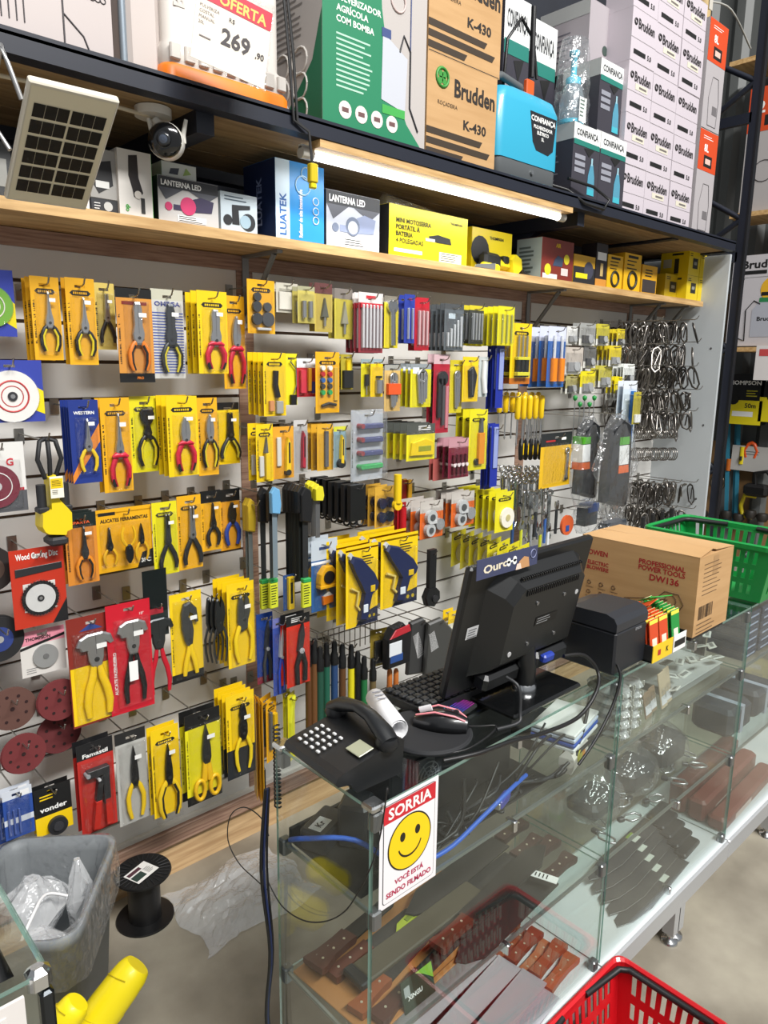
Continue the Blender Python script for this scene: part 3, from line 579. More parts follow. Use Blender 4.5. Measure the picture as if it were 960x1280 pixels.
def f_rivet(t, w, h):
    card(t, w, h, 'B02B25', '1C1C1E', None, False, False, hh=.17, under=lambda b, w_, h_, y: b.text('Famastil', 0, h_*.87, .012, WT, y-.0004, bold=True, w=w_*.7))
    o = prims(t, 'rivet_gun', [('B', '2A2B2D', (-.3, .3, .64, .72), 1.4), ('B', '2A2B2D', (.12, .3, .3, .68), 1.2), ('D', '8A8C8E', -.3, .68, .06, 1.6), ('P', '232426', [(-.0, .62), (.16, .64), (.06, .34), (-.12, .34)]), ('D', 'B9BBBC', .0, .6, .04, 1.6)], 0, 0, w, h, t=.014)
    prims(t, 'handle', [('P', 'B5281F', [(-.12, .36), (.05, .36), (-.06, .05), (-.24, .05)], 1.2), ('P', 'B5281F', [(.14, .36), (.3, .36), (.34, .05), (.14, .05)], 1.2)], 0, 0, w, h, t=.014, par=o)
    blister(t, w, h, 0, h*.42, .022, w*.86, h*.74)
A((98, 925, 144, 1038), 1.91, 2, .03, 'carded_rivet_gun', 'red card of black rivet gun in the bottom row', 'rivet gun', f_rivet)
A((146, 912, 184, 1028), 1.93, 1, .02, 'carded_tin_snips', 'clear grey card of tin snips with yellow handles', 'tin snips', f_pl('snip', 'AFAFAA', M('4B4D4F', .35, .9), grip='E0BC1C', grip2='', head='262626', badge=False, side=False, cw=.8, top=.84, bot=.03, thick=.1, spread=.8))
A((190, 908, 225, 1018), 1.91, 2, .024, 'carded_tin_snips', 'yellow card of aviation snips with black pivot, bottom row', 'tin snips', f_pl('snip', YEL, M('3F4143', .35, .9), grip='E0BC1C', grip2='17181A', cw=.85, top=.82, bot=-.05, thick=.13, bl=True))
A((232, 888, 276, 1001), 1.89, 2, .035, 'carded_scissors', 'black and lime card of long metal shears with ring handles', 'scissors', f_pl('snip', LIME, M('57595B', .35, .9), grip='E2B419', grip2='', head='1A1A1A', foot='1A1A1A', badge=False, cw=.8, top=.86, bot=.04, ring=True, thick=.1, hh=.16))
A((283, 866, 318, 970), 1.90, 4, .024, 'carded_wire_strippers', 'black and yellow card of wire strippers, last in bottom row', 'wire stripper', f_pl('strip', YEL, M('2B2D30', .35, .8), grip='E8CB1F', grip2='', foot='22262A', cw=.66, top=.88, bot=.05, thick=.1, under=lambda b, w, h, y: b.quad(-w*.5, w*.5, .0, h*.35, M('22262A'), y)))
A((322, 874, 330, 1001), 1.90, 3, .018, 'carded_file', 'narrow yellow card hanging edge on below the wooden post', 'file', lambda t, w, h: (card(t, .055, h, YO, badge=False), prims(t, 'file', [('B', '55585A', (-.1, .1, .3, .8)), ('B', '1b1b1b', (-.15, .15, .08, .32), 1.4)], 0, 0, .05, h)), rz=70, jit=6)
# ---- SECOND AND THIRD PANEL --------------------------------------------
def gp(base, name, L, head=None, foot=None, badge=True, side=False, txt=None, txtc=PK, under=None, bl=True, t_=.01, hh=.12, fh=.1, cw=.86):
    def f(t, w, h):
        card(t, w, h, base, head, foot, badge, side, txt=txt, txtc=txtc, under=under, hh=hh, fh=fh)
        prims(t, name, L, 0, 0, w, h, t=t_)
        if bl: blister(t, w, h, 0, h*.43, t_*1.5+.003, w*cw, h*.76)
    return f
def rods(n, c, x0=-.36, x1=.36, z0=.08, z1=.72, wd=.035, step=0, th=1):
    L = []
    for i in range(n):
        x = x0+(x1-x0)*i/max(1, n-1); L.append(('B', c, (x-wd, x+wd, z0, z1-step*i), th))
    return L
CLR = 'B9B7AC'
A((309, 350, 343, 417), 1.95, 1, .02, 'carded_brush_set', 'yellow card of five dark round brushes near the shelf bracket', 'brush set', gp(YO, 'brush_set', [('D', '3A3C3F', -.18, .68, .13), ('D', '3A3C3F', -.2, .5, .16), ('D', '47494C', .18, .5, .14), ('D', '3A3C3F', -.2, .27, .18), ('D', '47494C', .2, .27, .22), ('B', 'B9BBBC', (-.2, .3, .06, .11))]))
A((345, 354, 372, 391), 1.97, 3, .03, 'clear_pack', 'small clear pack with white label in the upper row', 'pack', gp('C7C3B4', 'label_insert', [('B', 'DCD8CC', (-.4, .4, .1, .7), .5)], badge=False, under=lambda b, w, h, y: b.lines(-w*.35, h*.8, w*.6, 3, M('777266'), .006, .002, y)))
A((372, 358, 393, 404), 1.93, 2, .03, 'carded_sockets', 'olive card of two long steel sockets', 'socket set', gp('BBAE5A', 'socket_set', [('T', STEEL, [(-.2, .15), (-.2, .6)], .12), ('T', STEEL, [(.18, .15), (.18, .6)], .12)], badge=False, head='9C9A7C'))
A((393, 354, 415, 415), 1.93, 2, .03, 'carded_step_bit', 'olive card of grey cone drill, left of its twin', 'drill bit', gp('BBA64E', 'step_bit', [('P', '595A50', [(-.2, .3), (0, .7), (.2, .3)]), ('T', STEEL, [(0, .12), (0, .3)], .06)], badge=False, head='5E3A38', hh=.22))
A((418, 361, 440, 424), 1.93, 2, .03, 'carded_step_bit', 'olive card of long pale cone drill, beside the red bit pack', 'drill bit', gp('C2B446', 'step_bit', [('P', '8E8C7A', [(-.18, .3), (0, .75), (.18, .3)]), ('T', STEEL, [(0, .1), (0, .3)], .06)], badge=False, head='77706A', hh=.2))
A((448, 366, 478, 441), 1.89, 4, .022, 'drill_bit_pack', 'red and clear pack of six long silver drill bits', 'drill bits', gp('8E3840', 'drill_bits', rods(6, 'C6C6C8', z1=.8)+[('B', 'B92734', (-.45, .45, .74, .82), .6)], head='CFC9C6', badge=False, hh=.17, under=lambda b, w, h, y: b.quad(-w*.2, w*.2, h*.9, h*.95, M('B92734'), y-.0003)))
A((480, 370, 497, 435), 1.88, 2, .04, 'carded_ratchet', 'yellow pack with chrome combination wrench tool', 'ratchet', gp('D9C82B', 'ratchet', [('D', CHROME, .0, .8, .36), ('T', CHROME, [(0, .75), (.05, .05)], .16)], head='7A7468', badge=False))
A((505, 368, 518, 429), 1.86, 2, .03, 'carded_blade_strip', 'narrow blue and clear strip pack in the upper row', 'blades', gp('2B3C94', 'blade', rods(2, 'A7ABB8', -.2, .2), badge=False, bl=False))
A((518, 372, 536, 438), 1.86, 2, .03, 'drill_bit_pack', 'crimson plastic pack of silver masonry drills', 'drill bits', gp('B3202E', 'drill_bits', rods(3, 'C9A9AA', -.25, .28, .1, .75, .05), badge=False))
A((555, 380, 579, 438), 1.84, 5, .022, 'drill_set', 'grey case of steel drills stepped by size', 'drill bits', gp('5A6064', 'drill_bits', [('B', 'C5C9CB', (-.38+i*.17, -.32+i*.17, .08, .38+i*.09), .8) for i in range(5)], head='4a4d4f', badge=False, under=lambda b, w, h, y: b.quad(-w*.3, w*.05, h*.68, h*.8, M('C6D4DC'), y-.0004)))
A((586, 382, 604, 430), 1.86, 2, .03, 'drill_set', 'dark card of thin black drill bits with yellow corner', 'drill bits', gp('3A3C38', 'drill_bits', rods(4, '8E9294', -.3, .3, .1, .8, .04), head='C7B82C', badge=False))
A((622, 383, 642, 432), 1.80, 8, .026, 'hacksaw_refill_card', 'yellow card of narrow hacksaw blades under the shelf bracket', 'saw blades', gp(LIME, 'saw_blades', rods(3, '9A9A50', -.25, .3, .06, .8, .03, th=.6), badge=False, side=False))
# row 2
A((329, 441, 357, 520), 1.91, 4, .028, 'carded_knife', 'yellow card of black handled brush, leftmost card past the post', 'brush', gp(YEL, 'brush', [('T', '1B1B1D', [(0, .72), (-.03, .5), (.08, .3)], .11), ('B', 'C98A5A', (-.3, -.1, .08, .25)), ('B', '9C9C98', (.0, .3, .04, .24))], side=True))
A((357, 442, 371, 506), 1.95, 1, .03, 'carded_hacksaw', 'lime card with small curved chrome saw frame', 'hacksaw', gp(LIME, 'hacksaw', [('T', CHROME, [(-.2, .85), (.3, .7), (.35, .4), (.1, .22)], .05), ('B', '1A1A1A', (-.2, .3, .0, .2))], badge=False, bl=False))
A((371, 448, 394, 496), 1.94, 2, .02, 'carded_bits', 'white and red card of screw tools', 'bit set', gp('B5303A', 'bit_set', [('B', 'C8384A', (-.38, -.1, .1, .7)), ('B', 'E0A02A', (.05, .2, .15, .75)), ('B', '2B3C94', (.25, .4, .1, .4))], head='D8DADC', badge=False, hh=.24))
A((394, 440, 424, 516), 1.90, 1, .03, 'carded_anchor_set', 'yellow card of small coloured beads in two columns', 'accessory set', gp(YO, 'bead_set', [('D', c, x, z, .08) for x in (-.25, .05) for z, c in ((.74, 'E4E2DA'), (.64, 'B22A2E'), (.54, '2F5FA0'), (.44, '3E3E3E'), (.34, '2E9A58'))]+[('B', 'C9A23A', (.25, .4, .2, .75), .5), ('T', '333333', [(-.3, .12), (0, .16), (.3, .13)], .05)], badge=True))
A((426, 443, 440, 487), 1.93, 2, .03, 'carded_holder', 'small olive pack with dark black clip tools', 'tool pack', gp('A89A30', 'holder', [('B', '232423', (-.4, .4, .05, .55), 1.2), ('B', YEL, (-.1, .2, .2, .85))], badge=False, bl=False))
A((451, 449, 462, 496), 1.90, 1, .03, 'carded_screwdriver', 'narrow yellow card of tiny screwdriver', 'screwdriver', gp(LIME, 'screwdriver', [('T', '2A2A2A', [(0, .6), (0, .3)], .2), ('T', STEEL, [(0, .3), (0, .05)], .07)], head='8FA3A8', badge=False))
A((463, 449, 478, 496), 1.88, 1, .03, 'carded_socket', 'yellow card of silver screw extractor', 'socket', gp(YEL, 'socket', [('T', STEEL, [(.1, .45), (.1, .1)], .26), ('B', '222222', (-.1, .3, .5, .56))], head='8FA3A8', badge=False))
HX = [('R', STEEL, 0, .72, .2, .06), ('T', STEEL, [(-.2, .75), (-.1, .1)], .06), ('T', STEEL, [(-.05, .8), (0, .08)], .06), ('T', STEEL, [(.1, .8), (.1, .12)], .06), ('T', '77797B', [(.2, .72), (.2, .2)], .05)]
A((480, 456, 500, 514), 1.89, 1, .03, 'carded_hex_keys', 'pale card of hex keys in an orange holder', 'hex key set', gp('D0AE6A', 'hex_keys', HX+[('B', 'E2571C', (-.4, .4, .36, .6), 1.4)], head='A0A098', badge=False))
A((513, 455, 538, 509), 1.86, 5, .026, 'carded_hex_keys', 'lime card of chrome hex keys in the middle row', 'hex key set', gp(LIME, 'hex_keys', HX, head='8B9296', badge=False, under=lambda b, w, h, y: b.quad(-w*.4, -w*.1, h*.78, h*.92, M('DDE4EC'), y-.0004)))
A((541, 443, 561, 541), 1.86, 2, .03, 'carded_hex_keys', 'long crimson and clear pack of black hex keys', 'hex key set', gp('A92436', 'hex_keys', [('D', '2B2B2D', 0, .7, .3), ('B', '2B2B2D', (-.3, -.1, .2, .7)), ('B', '4a4a4c', (-.02, .14, .1, .7)), ('B', 'C87E88', (.25, .42, .06, .6), .5)], head='C9A9AE', badge=False))
A((562, 450, 577, 516), 1.87, 1, .03, 'carded_hex_keys', 'yellow and clear card of silver hex keys', 'hex key set', gp('D9C92B', 'hex_keys', HX, head='C9B82C', badge=False))
A((578, 446, 597, 502), 1.85, 1, .03, 'carded_hex_keys', 'golden card of black fan of hex keys', 'hex key set', gp(YEL, 'hex_keys', [('P', '26282A', [(-.2, .7), (.1, .8), (.32, .6), (.15, .1), (-.1, .1)]), ('T', STEEL, [(0, .75), (.05, .15)], .05)], badge=False))
A((598, 446, 609, 496), 1.85, 1, .03, 'clear_tool_pack', 'slim clear pack of a silver tool beside blue strips', 'tool pack', gp('B4BAB8', 'tool', [('T', 'DADCDC', [(0, .9), (-.1, .5), (.1, .1)], .2)], badge=False, bl=False))
# row 3
KN = lambda c, x=.15: [('P', c, [(x-.14, .1), (x+.1, .08), (x+.12, .7), (x-.02, .8), (x-.1, .6)], 1.3), ('B', '26282A', (x-.02, x+.06, .3, .7), 1.5)]
A((320, 530, 341, 602), 1.90, 2, .045, 'carded_utility_knife', 'yellow card of knife with silver blade, first past the post', 'knife', gp(YEL, 'utility_knife', [('P', '5A5C5E', [(-.1, .5), (.05, .78), (.12, .5)]), ('B', 'E0BE22', (-.05, .2, .04, .5), 1.3), ('B', 'C9C8C0', (-.35, -.1, .1, .45), .6)], side=True))
A((341, 533, 367, 598), 1.90, 1, .03, 'carded_utility_knife', 'orange card of yellow snap blade knife', 'knife', gp('D99A2C', 'utility_knife', KN('E8C41F', .15)+[('D', '2A2A2A', .12, .12, .12, 1.5), ('B', 'CFCDC4', (-.35, -.15, .25, .8), .6)], badge=False))
A((367, 525, 384, 591), 1.92, 1, .03, 'carded_utility_knife', 'clear grey card of red and black knife', 'knife', gp('A9A8A6', 'utility_knife', KN('A8243A', .1), badge=False, head='BFBDBB'))
A((396, 530, 416, 588), 1.89, 3, .03, 'carded_utility_knife', 'golden card of long dark blade', 'blade', gp('D4A22E', 'spare_blade', [('B', '5A5B5E', (-.08, .14, .08, .85), .8)], badge=False))
A((417, 533, 432, 584), 1.88, 1, .03, 'carded_utility_knife', 'teal and yellow card of yellow snap knife', 'knife', gp('7E98A0', 'utility_knife', KN('E8C41F', .05)+[('D', '2A2A2A', .0, .1, .3, 1.2)], head='C9C93A', badge=False))
def f_ratch(t, w, h):
    card(t, w, h, 'BFC2C6', badge=False, th=.002)
    b = MB()
    for i, c in enumerate(('39406E', '39406E', '39406E', '2DA055')): z = h*(.78-i*.19); b.bbox(-w*.3, w*.42, -.022, -.003, z-h*.05, z+h*.03, M(c, .4), .004); b.disc(-w*.28, z, h*.035, -.028, -.003, M('8A2A34' if i < 3 else '2DA055', .4), 10)
    b.build('strap_buckles', t)
    b = MB(); b.rings([[(-w*.5, -.003, 0), (w*.5, -.003, 0), (w*.5, -.003, h), (-w*.5, -.003, h)], [(-w*.46, -.035, h*.03), (w*.46, -.035, h*.03), (w*.44, -.032, h*.95), (-w*.42, -.032, h*.95)]], BAG); b.build('bag', t)
A((438, 512, 478, 600), 1.86, 1, .03, 'bagged_straps', 'clear bag of blue and green ratchet buckles', 'strap pack', f_ratch)
A((508, 530, 543, 575), 1.82, 6, .035, 'carded_stapler', 'wide yellow card of yellow staple plane', 'stapler', gp(LIME, 'stapler', [('P', 'E0C21C', [(-.4, .15), (.42, .12), (.4, .5), (.1, .6), (-.35, .5)]), ('B', '8F9430', (-.15, .3, .25, .4), 1.1)], head='4D504C', badge=False, hh=.28, under=lambda b, w, h, y: (b.lines(-w*.1, h*.95, w*.5, 3, WT, .006, .003, y-.0004))))
A((560, 548, 586, 597), 1.84, 3, .03, 'brush_pack', 'maroon pack of white tipped small brushes', 'brush pack', gp('7A2338', 'brushes', [('T', '5A1A28', [(x, .1), (x, .6)], .05) for x in (-.3, -.1, .1, .3)]+[('D', 'E6DADA', x, .34, .06, 1.3) for x in (-.3, -.1, .1, .3)], head='B98A92', badge=False, hh=.22))
A((541, 573, 560, 600), 1.90, 2, .02, 'small_red_pack', 'small pinkish clear pack below the stapler cards', 'pack', gp('B5605A', 'insert', [('D', 'C9B7B0', .2, .55, .25)], badge=False, bl=False))
A((586, 512, 608, 587), 1.84, 3, .035, 'carded_cutter', 'yellow card of orange handled cutter beside the second post', 'cutter', gp(LIME, 'cutter', [('B', 'D98A22', (-.05, .25, .1, .62), 1.3), ('P', '55575A', [(0, .62), (.2, .62), (.15, .85), (.05, .85)]), ('D', '2A2A2A', -.1, .14, .12)], side=False))
# row 4: saws
def f_saw(c, hc='17181A', tipc=None, bw=.75):
    def f(t, w, h):
        b = MB(); b.box(-w*.26*bw, w*.3*bw, -.002, -.0005, 0, h*.78, M(c, .35, .5)); b.build('blade', t)
        b = MB(); b.prism([(-w*.4, h*.72), (w*.3, h*.7), (w*.42, h*.8), (w*.3, h*.97), (-w*.1, h), (-w*.42, h*.94)], -.016, .0, M(hc, .45), .08); b.build('handle', t)
        if tipc:
            b = MB(); b.bbox(-w*.34, w*.34, -.012, .004, -h*.02, h*.2, M(tipc, .45), .003); b.bbox(-w*.3, w*.3, -.014, .006, h*.2, h*.235, M('2E9A50', .45), .002)
            b.lines(-w*.28, h*.18, w*.5, 8, PK, h*.022, .003, -.0125); b.build('tip_guard', t)
    return f
A((307, 622, 319, 764), 1.96, 2, .02, 'hand_saw', 'long grey blade with yellow and green end beside the post', 'saw', f_saw('8E9694', 'C2A22A'), extra=.05)
for i, (x0, y0, yf) in enumerate(((321, 608, 1.92), (332, 607, 1.88))):
    A((x0, y0, x0+15, y0+150), yf, 1, .02, 'pruning_saw', ('black handled pruning saw with green tip, left one', 'black handled pruning saw with green tip, right one')[i], 'saw', f_saw('4A4D4E', '17181A', 'C9D030'), hk=(i == 0))
A((336, 608, 350, 722), 1.85, 1, .02, 'pruning_saw', 'pruning saw with light blue handle', 'saw', f_saw('8FA0AC', '6AA4CC'), hk=False)
for i in range(5): A((352+i*4, 602+i, 368+i*4, 730-i), 1.93-.03*i, 1, .02, 'hand_saw', 'black hand saw in the dense row, ' + ('rearmost', 'second from rear', 'middle one', 'second from front', 'frontmost')[i], 'saw', f_saw('2A2C2A', '151617'), group='black hand saws in a dense row', hk=(i == 0))
A((373, 608, 389, 756), 1.80, 1, .02, 'pruning_saw', 'black pruning saw with large green tip beside the tape measure', 'saw', f_saw('3A3C3E', '17181A', 'C9D030'), hk=False)
for i in range(3): A((380+i*5, 600+i*3, 393+i*5, 668+i*2), 1.90-.03*i, 1, .02, 'drywall_saw', 'yellow handled jab saw, ' + ('rear', 'middle', 'front')[i]+' of three', 'saw', f_saw('6E7072', 'D6CC2A', None), group='yellow handled jab saws', hk=(i == 0))
for i in range(2): A((336+i*2, 574+i*14, 358+i*2, 600+i*14), 1.99-.04*i, 1, .02, 'glove_pack', ('small bright blue plastic clip pack, upper', 'small bright blue plastic clip pack, lower')[i], 'clip pack', gp('2F7FBE', 'insert', [('D', '1F5F9E', 0, .5, .4)], badge=False, bl=False), hk=False) if 0 else None
A((432, 605, 453, 658), 1.84, 7, .034, 'black_holster', 'black clip holster with white label', 'tool holster', lambda t, w, h: (prims(t, 'holster_body', [('B', '161719', (-.45, .45, .16, 1)), ('R', '1b1c1e', -.2, .12, .18, .05), ('R', '1b1c1e', .2, .12, .18, .05)], 0, 0, w, h, t=.02), prims(t, 'label', [('B', 'D8D8D6', (-.25, .2, .45, .8), 1)], 0, 0, w, h, t=.001, y=-.0205)), extra=.04)
A((468, 608, 492, 658), 1.86, 3, .035, 'caster_card', 'golden card of four dark blue wheels', 'caster set', gp('CFA23C', 'wheels', [('D', '1C2340', x, z, .2, 1.4) for x in (-.2, .2) for z in (.25, .6)], badge=False))
A((489, 592, 500, 632), 1.82, 1, .02, 'screwdriver', 'single large yellow handled screwdriver standing out from the wall', 'screwdriver', lambda t, w, h: prims(t, 'grip', [('T', 'E6C21A', [(0, .98), (0, .8), (0, .3), (0, .1)], .33), ('D', 'E6C21A', 0, .04, .45)], 0, 0, w, h, t=.014), hk=False)
A((496, 628, 507, 672), 1.90, 2, .03, 'red_marker', 'slim red tube pack right of the blue wheels', 'marker', gp('96161E', 'tube', [('T', 'B41A24', [(0, .1), (0, .85)], .3)], badge=False, bl=False))
A((500, 600, 513, 640), 1.97, 2, .03, 'red_pack', 'narrow dark red pack above the caster cards', 'pack', gp('7A1D18', 'insert', [('B', 'B98A1E', (.1, .45, 0, 1))], badge=False, bl=False))
CS = [('D', 'B9BCBD', -.1, .58, .22, 1.2), ('D', 'B9BCBD', -.15, .24, .2, 1.2), ('D', '8E9092', .26, .36, .18, 1.2), ('D', '4A4D50', -.1, .58, .1, 1.5), ('D', '4A4D50', -.15, .24, .09, 1.5), ('B', 'C9CBCC', (-.2, .1, .4, .5), 1.3)]
A((525, 626, 553, 672), 1.84, 3, .05, 'caster_card', 'orange card of steel casters, front left group', 'caster set', gp('D9651F', 'casters', CS, head='B9B3AC', badge=False, hh=.3, t_=.014))
A((564, 615, 592, 657), 1.85, 4, .028, 'caster_card', 'orange card of steel casters nearer the yellow spool cards', 'caster set', gp('D9651F', 'casters', CS, head='B9B3AC', badge=False, hh=.3, t_=.014))
A((619, 615, 641, 664), 1.80, 7, .034, 'carded_tape', 'yellow card of white tape roll', 'tape roll', gp(LIME, 'tape_roll', [('D', 'E4DFD0', .1, .35, .36), ('D', 'B9AE7A', .1, .35, .12, 1.2)], head=LIME, bl=False))
# row 5
def f_tapem(t, w, h):
    card(t, w, h, '2C5C94', 'B9C4CE', None, False, False, hh=.28, under=lambda b, w_, h_, y: (b.quad(-w_*.2, w_*.2, h_*.86, h_*.9, M('2F3E66'), y-.0004), b.quad(-w_*.5, w_*.5, h_*.66, h_*.7, M('E2E6EA'), y)))
    o = prims(t, 'tape_measure', [('P', 'E0A81F', [(-.32, .36), (.36, .36), (.36, .42), (.32, .56), (.16, .64), (-.1, .64), (-.3, .54), (-.34, .42)], 1.5), ('D', '1B1B1D', .0, .49, .2, 1.8), ('B', 'E0A81F', (-.34, .4, .34, .38), 1.7)], 0, 0, w, h, t=.016)
    prims(t, 'orange_blade_pack', [('P', 'E0761C', [(-.1, .08), (.28, .1), (.3, .2), (-.12, .2)], 1.2), ('P', 'DAD8CE', [(-.05, .2), (.28, .2), (.1, .27)])], 0, 0, w, h)
    blister(t, w, h, 0, h*.36, .03, w*.85, h*.64)
A((389, 674, 421, 762), 1.84, 2, .05, 'carded_tape_measure', 'blue card of yellow and black tape measure', 'tape measure', f_tapem)
A((354, 718, 368, 762), 1.86, 1, .03, 'carded_knife', 'narrow card with yellow knife left of the green saw tip', 'knife', gp('2C4C84', 'knife', [('B', 'E0BC1C', (-.2, .3, .03, .95), 1.2), ('B', '1b1b1b', (-.06, .14, .2, .8), 1.4)], badge=False))
GG = [('P', '20284A', [(-.44, .83), (-.37, .9), (-.1, .85), (.3, .64), (.43, .51), (.38, .43), (.21, .38), (.1, .16), (.03, .06), (-.17, .09), (-.12, .2), (-.01, .41), (-.14, .54), (-.32, .7)], 2), ('T', 'D9C46A', [(-.38, .5), (-.16, .44), (-.22, .28), (-.1, .2)], .03), ('P', 'B9BCC0', [(-.46, .9), (-.4, .94), (-.32, .89), (-.4, .83)]), ('B', 'CBD3DA', (-.08, .06, .18, .28), 2.2), ('B', 'C9A820', (.14, .28, .42, .5), 2.2)]
def ggu(b, w, h, y): b.lines(0, h*.86, w*.36, 4, PK, .009, .004, y); b.poly([(-w*.2, 0), (w*.5, 0), (w*.5, h*.2), (0, h*.14)], M('20243C'), y); [b.disc(w*(.1+.14*k), h*.09, w*.04, y-.0008, y-.0004, M('B9A21E'), 10) for k in range(3)]
A((432, 681, 472, 781), 1.74, 4, .05, 'carded_glue_gun', 'yellow card of navy glue gun, left column', 'glue gun', gp(YEL, 'glue_gun', GG, badge=False, under=ggu, bl=True, hh=.04))
A((476, 668, 521, 756), 1.74, 3, .06, 'carded_glue_gun', 'yellow card of navy glue gun, right column', 'glue gun', gp(YEL, 'glue_gun', GG, badge=False, under=ggu, bl=True, hh=.04))
A((526, 686, 546, 757), 1.80, 1, .02, 'black_wrench', 'black plastic wrench hanging alone below the orange caster cards', 'wrench', lambda t, w, h: prims(t, 'wrench_body', [('B', '161618', (-.2, .22, .2, 1)), ('P', '161618', [(-.45, .2), (-.3, .04), (.1, 0), (.45, .12), (.42, .26), (.2, .34), (-.25, .34)], 1.3), ('D', '2A2A2C', .1, .15, .16, 1.6)], 0, 0, w, h, t=.018))
A((640, 682, 664, 726), 1.72, 8, .049, 'carded_spool', 'yellow card hanging edge on in the long row above the monitor', 'hardware card', gp(LIME, 'spool', [('D', 'E4DFD0', .1, .35, .3)], bl=False), rz=14)
# row 6
def prun(c1, c2): return [('P', c1, [(-.1, .5), (.0, .75), (.16, .9), (.22, .72), (.12, .5)]), ('T', c2, [(.05, .5), (-.12, .3), (-.1, .03)], .09), ('T', c2, [(.1, .5), (.24, .3), (.22, .06)], .09), ('D', 'A9ABAD', .06, .5, .1, 1.4)]
A((321, 766, 341, 853), 1.92, 1, .02, 'carded_pruner', 'navy card of dark metal pruner beside the post', 'pruner', gp('1E3D86', 'pruner', prun('3A3C3E', '3A3C3E'), foot='7E2A3A', badge=False))
A((341, 772, 357, 868), 1.88, 1, .02, 'carded_pruner', 'blue handled silver pruner in clear pack', 'pruner', gp('3A4F9A', 'pruner', prun('B9BBBC', '2448B0'), foot='3A4F9A', head='6A6FA8', badge=False))
A((358, 768, 387, 856), 1.84, 2, .03, 'carded_pruner', 'red card of black handled pruner', 'pruner', gp('C4301F', 'pruner', prun('2B2D2F', '1B1C1E'), head='1B1C1E', badge=False, under=lambda b, w, h, y: b.lines(-w*.3, h*.97, w*.5, 3, WT, .006, .003, y-.0004), hh=.14))
# tube rack with hanging cylinders
CY = [(386, 832, '5A3A1E', 925), (393, 828, '6A4526', 925), (400, 838, '1E4A3A', 925), (408, 832, '1F5A46', 925), (418, 830, '24406A', 925), (428, 834, '5A3A1E', 925), (439, 834, 'D9CC1E', 915), (447, 842, '141414', 915), (455, 848, '1F6A3A', 900), (466, 850, '6A5A3A', 900)]
for i, (px, py, c, pb) in enumerate(CY):
    yf = 1.86-.012*(i % 3); p = ony(px, py, yf); q = ony(px, pb, yf)
    t = thing('file_tool', {'D9CC1E': 'bright yellow long round file tool behind the phone', '1F6A3A': 'green round file tool at the right of the row', '24406A': 'dark blue round file tool behind the phone', '1E4A3A': 'dark teal round file tool, left of the green one', '1F5A46': 'dark green round file tool in the middle of the row', '141414': 'black round file tool right of the yellow one', '6A5A3A': 'khaki round file tool, last on the right'}.get(c, 'brown round file tool, %s in the row' % {0: 'first', 1: 'second', 5: 'sixth'}.get(i, 'another')), 'file', (p.x, yf, q.z), 0, 'long round file tools hanging behind the phone')
    hh_ = p.z-q.z; r = .0125
    b = MB(); b.lathe([(r, 0), (r, hh_)], M(c, .45), n=14); b.build('sleeve', t)
    b = MB(); b.lathe([(r*1.12, hh_), (r*1.12, hh_+.035), (r*.8, hh_+.045), (r*.8, hh_+.075), (r*.5, hh_+.085)], M('131314', .4), n=14); b.build('cap', t)
    if i % 3 == 0: hook(p.x, q.z+hh_+.078, yf-.02, 'metal hook above the round file tools, number %s from left' % ('one', 'two', 'three', 'four')[i//3])
rk2 = thing('wire_rack', 'dark wire display rack above the round file tools', 'rack', (1.62, YW, 1.2))
a = ony(392, 790, 1.95); c = ony(470, 800, 1.95)
b = MB()
for z in (a.z, a.z-.07):
    b.tube([(a.x, YW, z), (a.x, 1.93, z), (c.x, 1.93, z), (c.x, YW, z)], .0022, HK, 6)
x = a.x
while x < c.x: b.tube([(x, 1.93, a.z), (x, 1.93, a.z-.10)], .002, HK, 5); x += .025
part(b, 'wire_frame', rk2)
def f_edge(base): return lambda t, w, h: (card(t, .055, h, base, badge=True), prims(t, 'tool', [('B', '55585A', (-.1, .1, .3, .8)), ('B', '1b1b1b', (-.15, .15, .08, .32), 1.4)], 0, 0, .05, h))
A((330, 872, 348, 950), 1.90, 2, .03, 'carded_file', 'yellow card with orange handled tool just past the post, bottom row', 'file', gp(YO, 'file', [('B', 'E0B41C', (.0, .3, .3, .75), 1.4), ('B', '55585A', (-.3, -.1, .2, .8))], badge=True), rz=20)
A((356, 866, 372, 950), 1.88, 2, .03, 'carded_square', 'lime card of square tool, bottom row behind the phone', 'square tool', gp(LIME, 'square_tool', [('P', 'C9CC30', [(-.4, .1), (-.1, .1), (-.1, .6), (.3, .95), (-.1, .9), (-.4, .6)])], badge=False, bl=False), rz=30)
# pouches behind the monitor
A((464, 786, 482, 832), 1.88, 1, .03, 'carded_clip', 'yellow and dark card left of the red pouch', 'clip card', gp('8E7A2A', 'clip', [('B', '2A2A2A', (-.3, .3, .1, .7))], badge=False), rz=-10)
A((478, 778, 506, 830), 1.84, 1, .03, 'tool_pouch', 'red topped black pouch with white and blue labels', 'tool pouch', lambda t, w, h: (prims(t, 'pouch_body', [('P', '1B1B1D', [(-.5, 0), (.5, 0), (.5, .8), (.2, 1), (-.3, .95), (-.5, .7)])], 0, 0, w, h, t=.03), prims(t, 'red_band', [('P', 'B02A34', [(-.45, .72), (.48, .78), (.4, .94), (-.2, .9)])], 0, 0, w, h, t=.006, y=-.03), prims(t, 'label', [('B', 'D9DEE2', (-.45, .1, .3, .62)), ('B', '2C4C8A', (-.4, .15, .14, .32))], 0, 0, w, h, t=.003, y=-.03)))
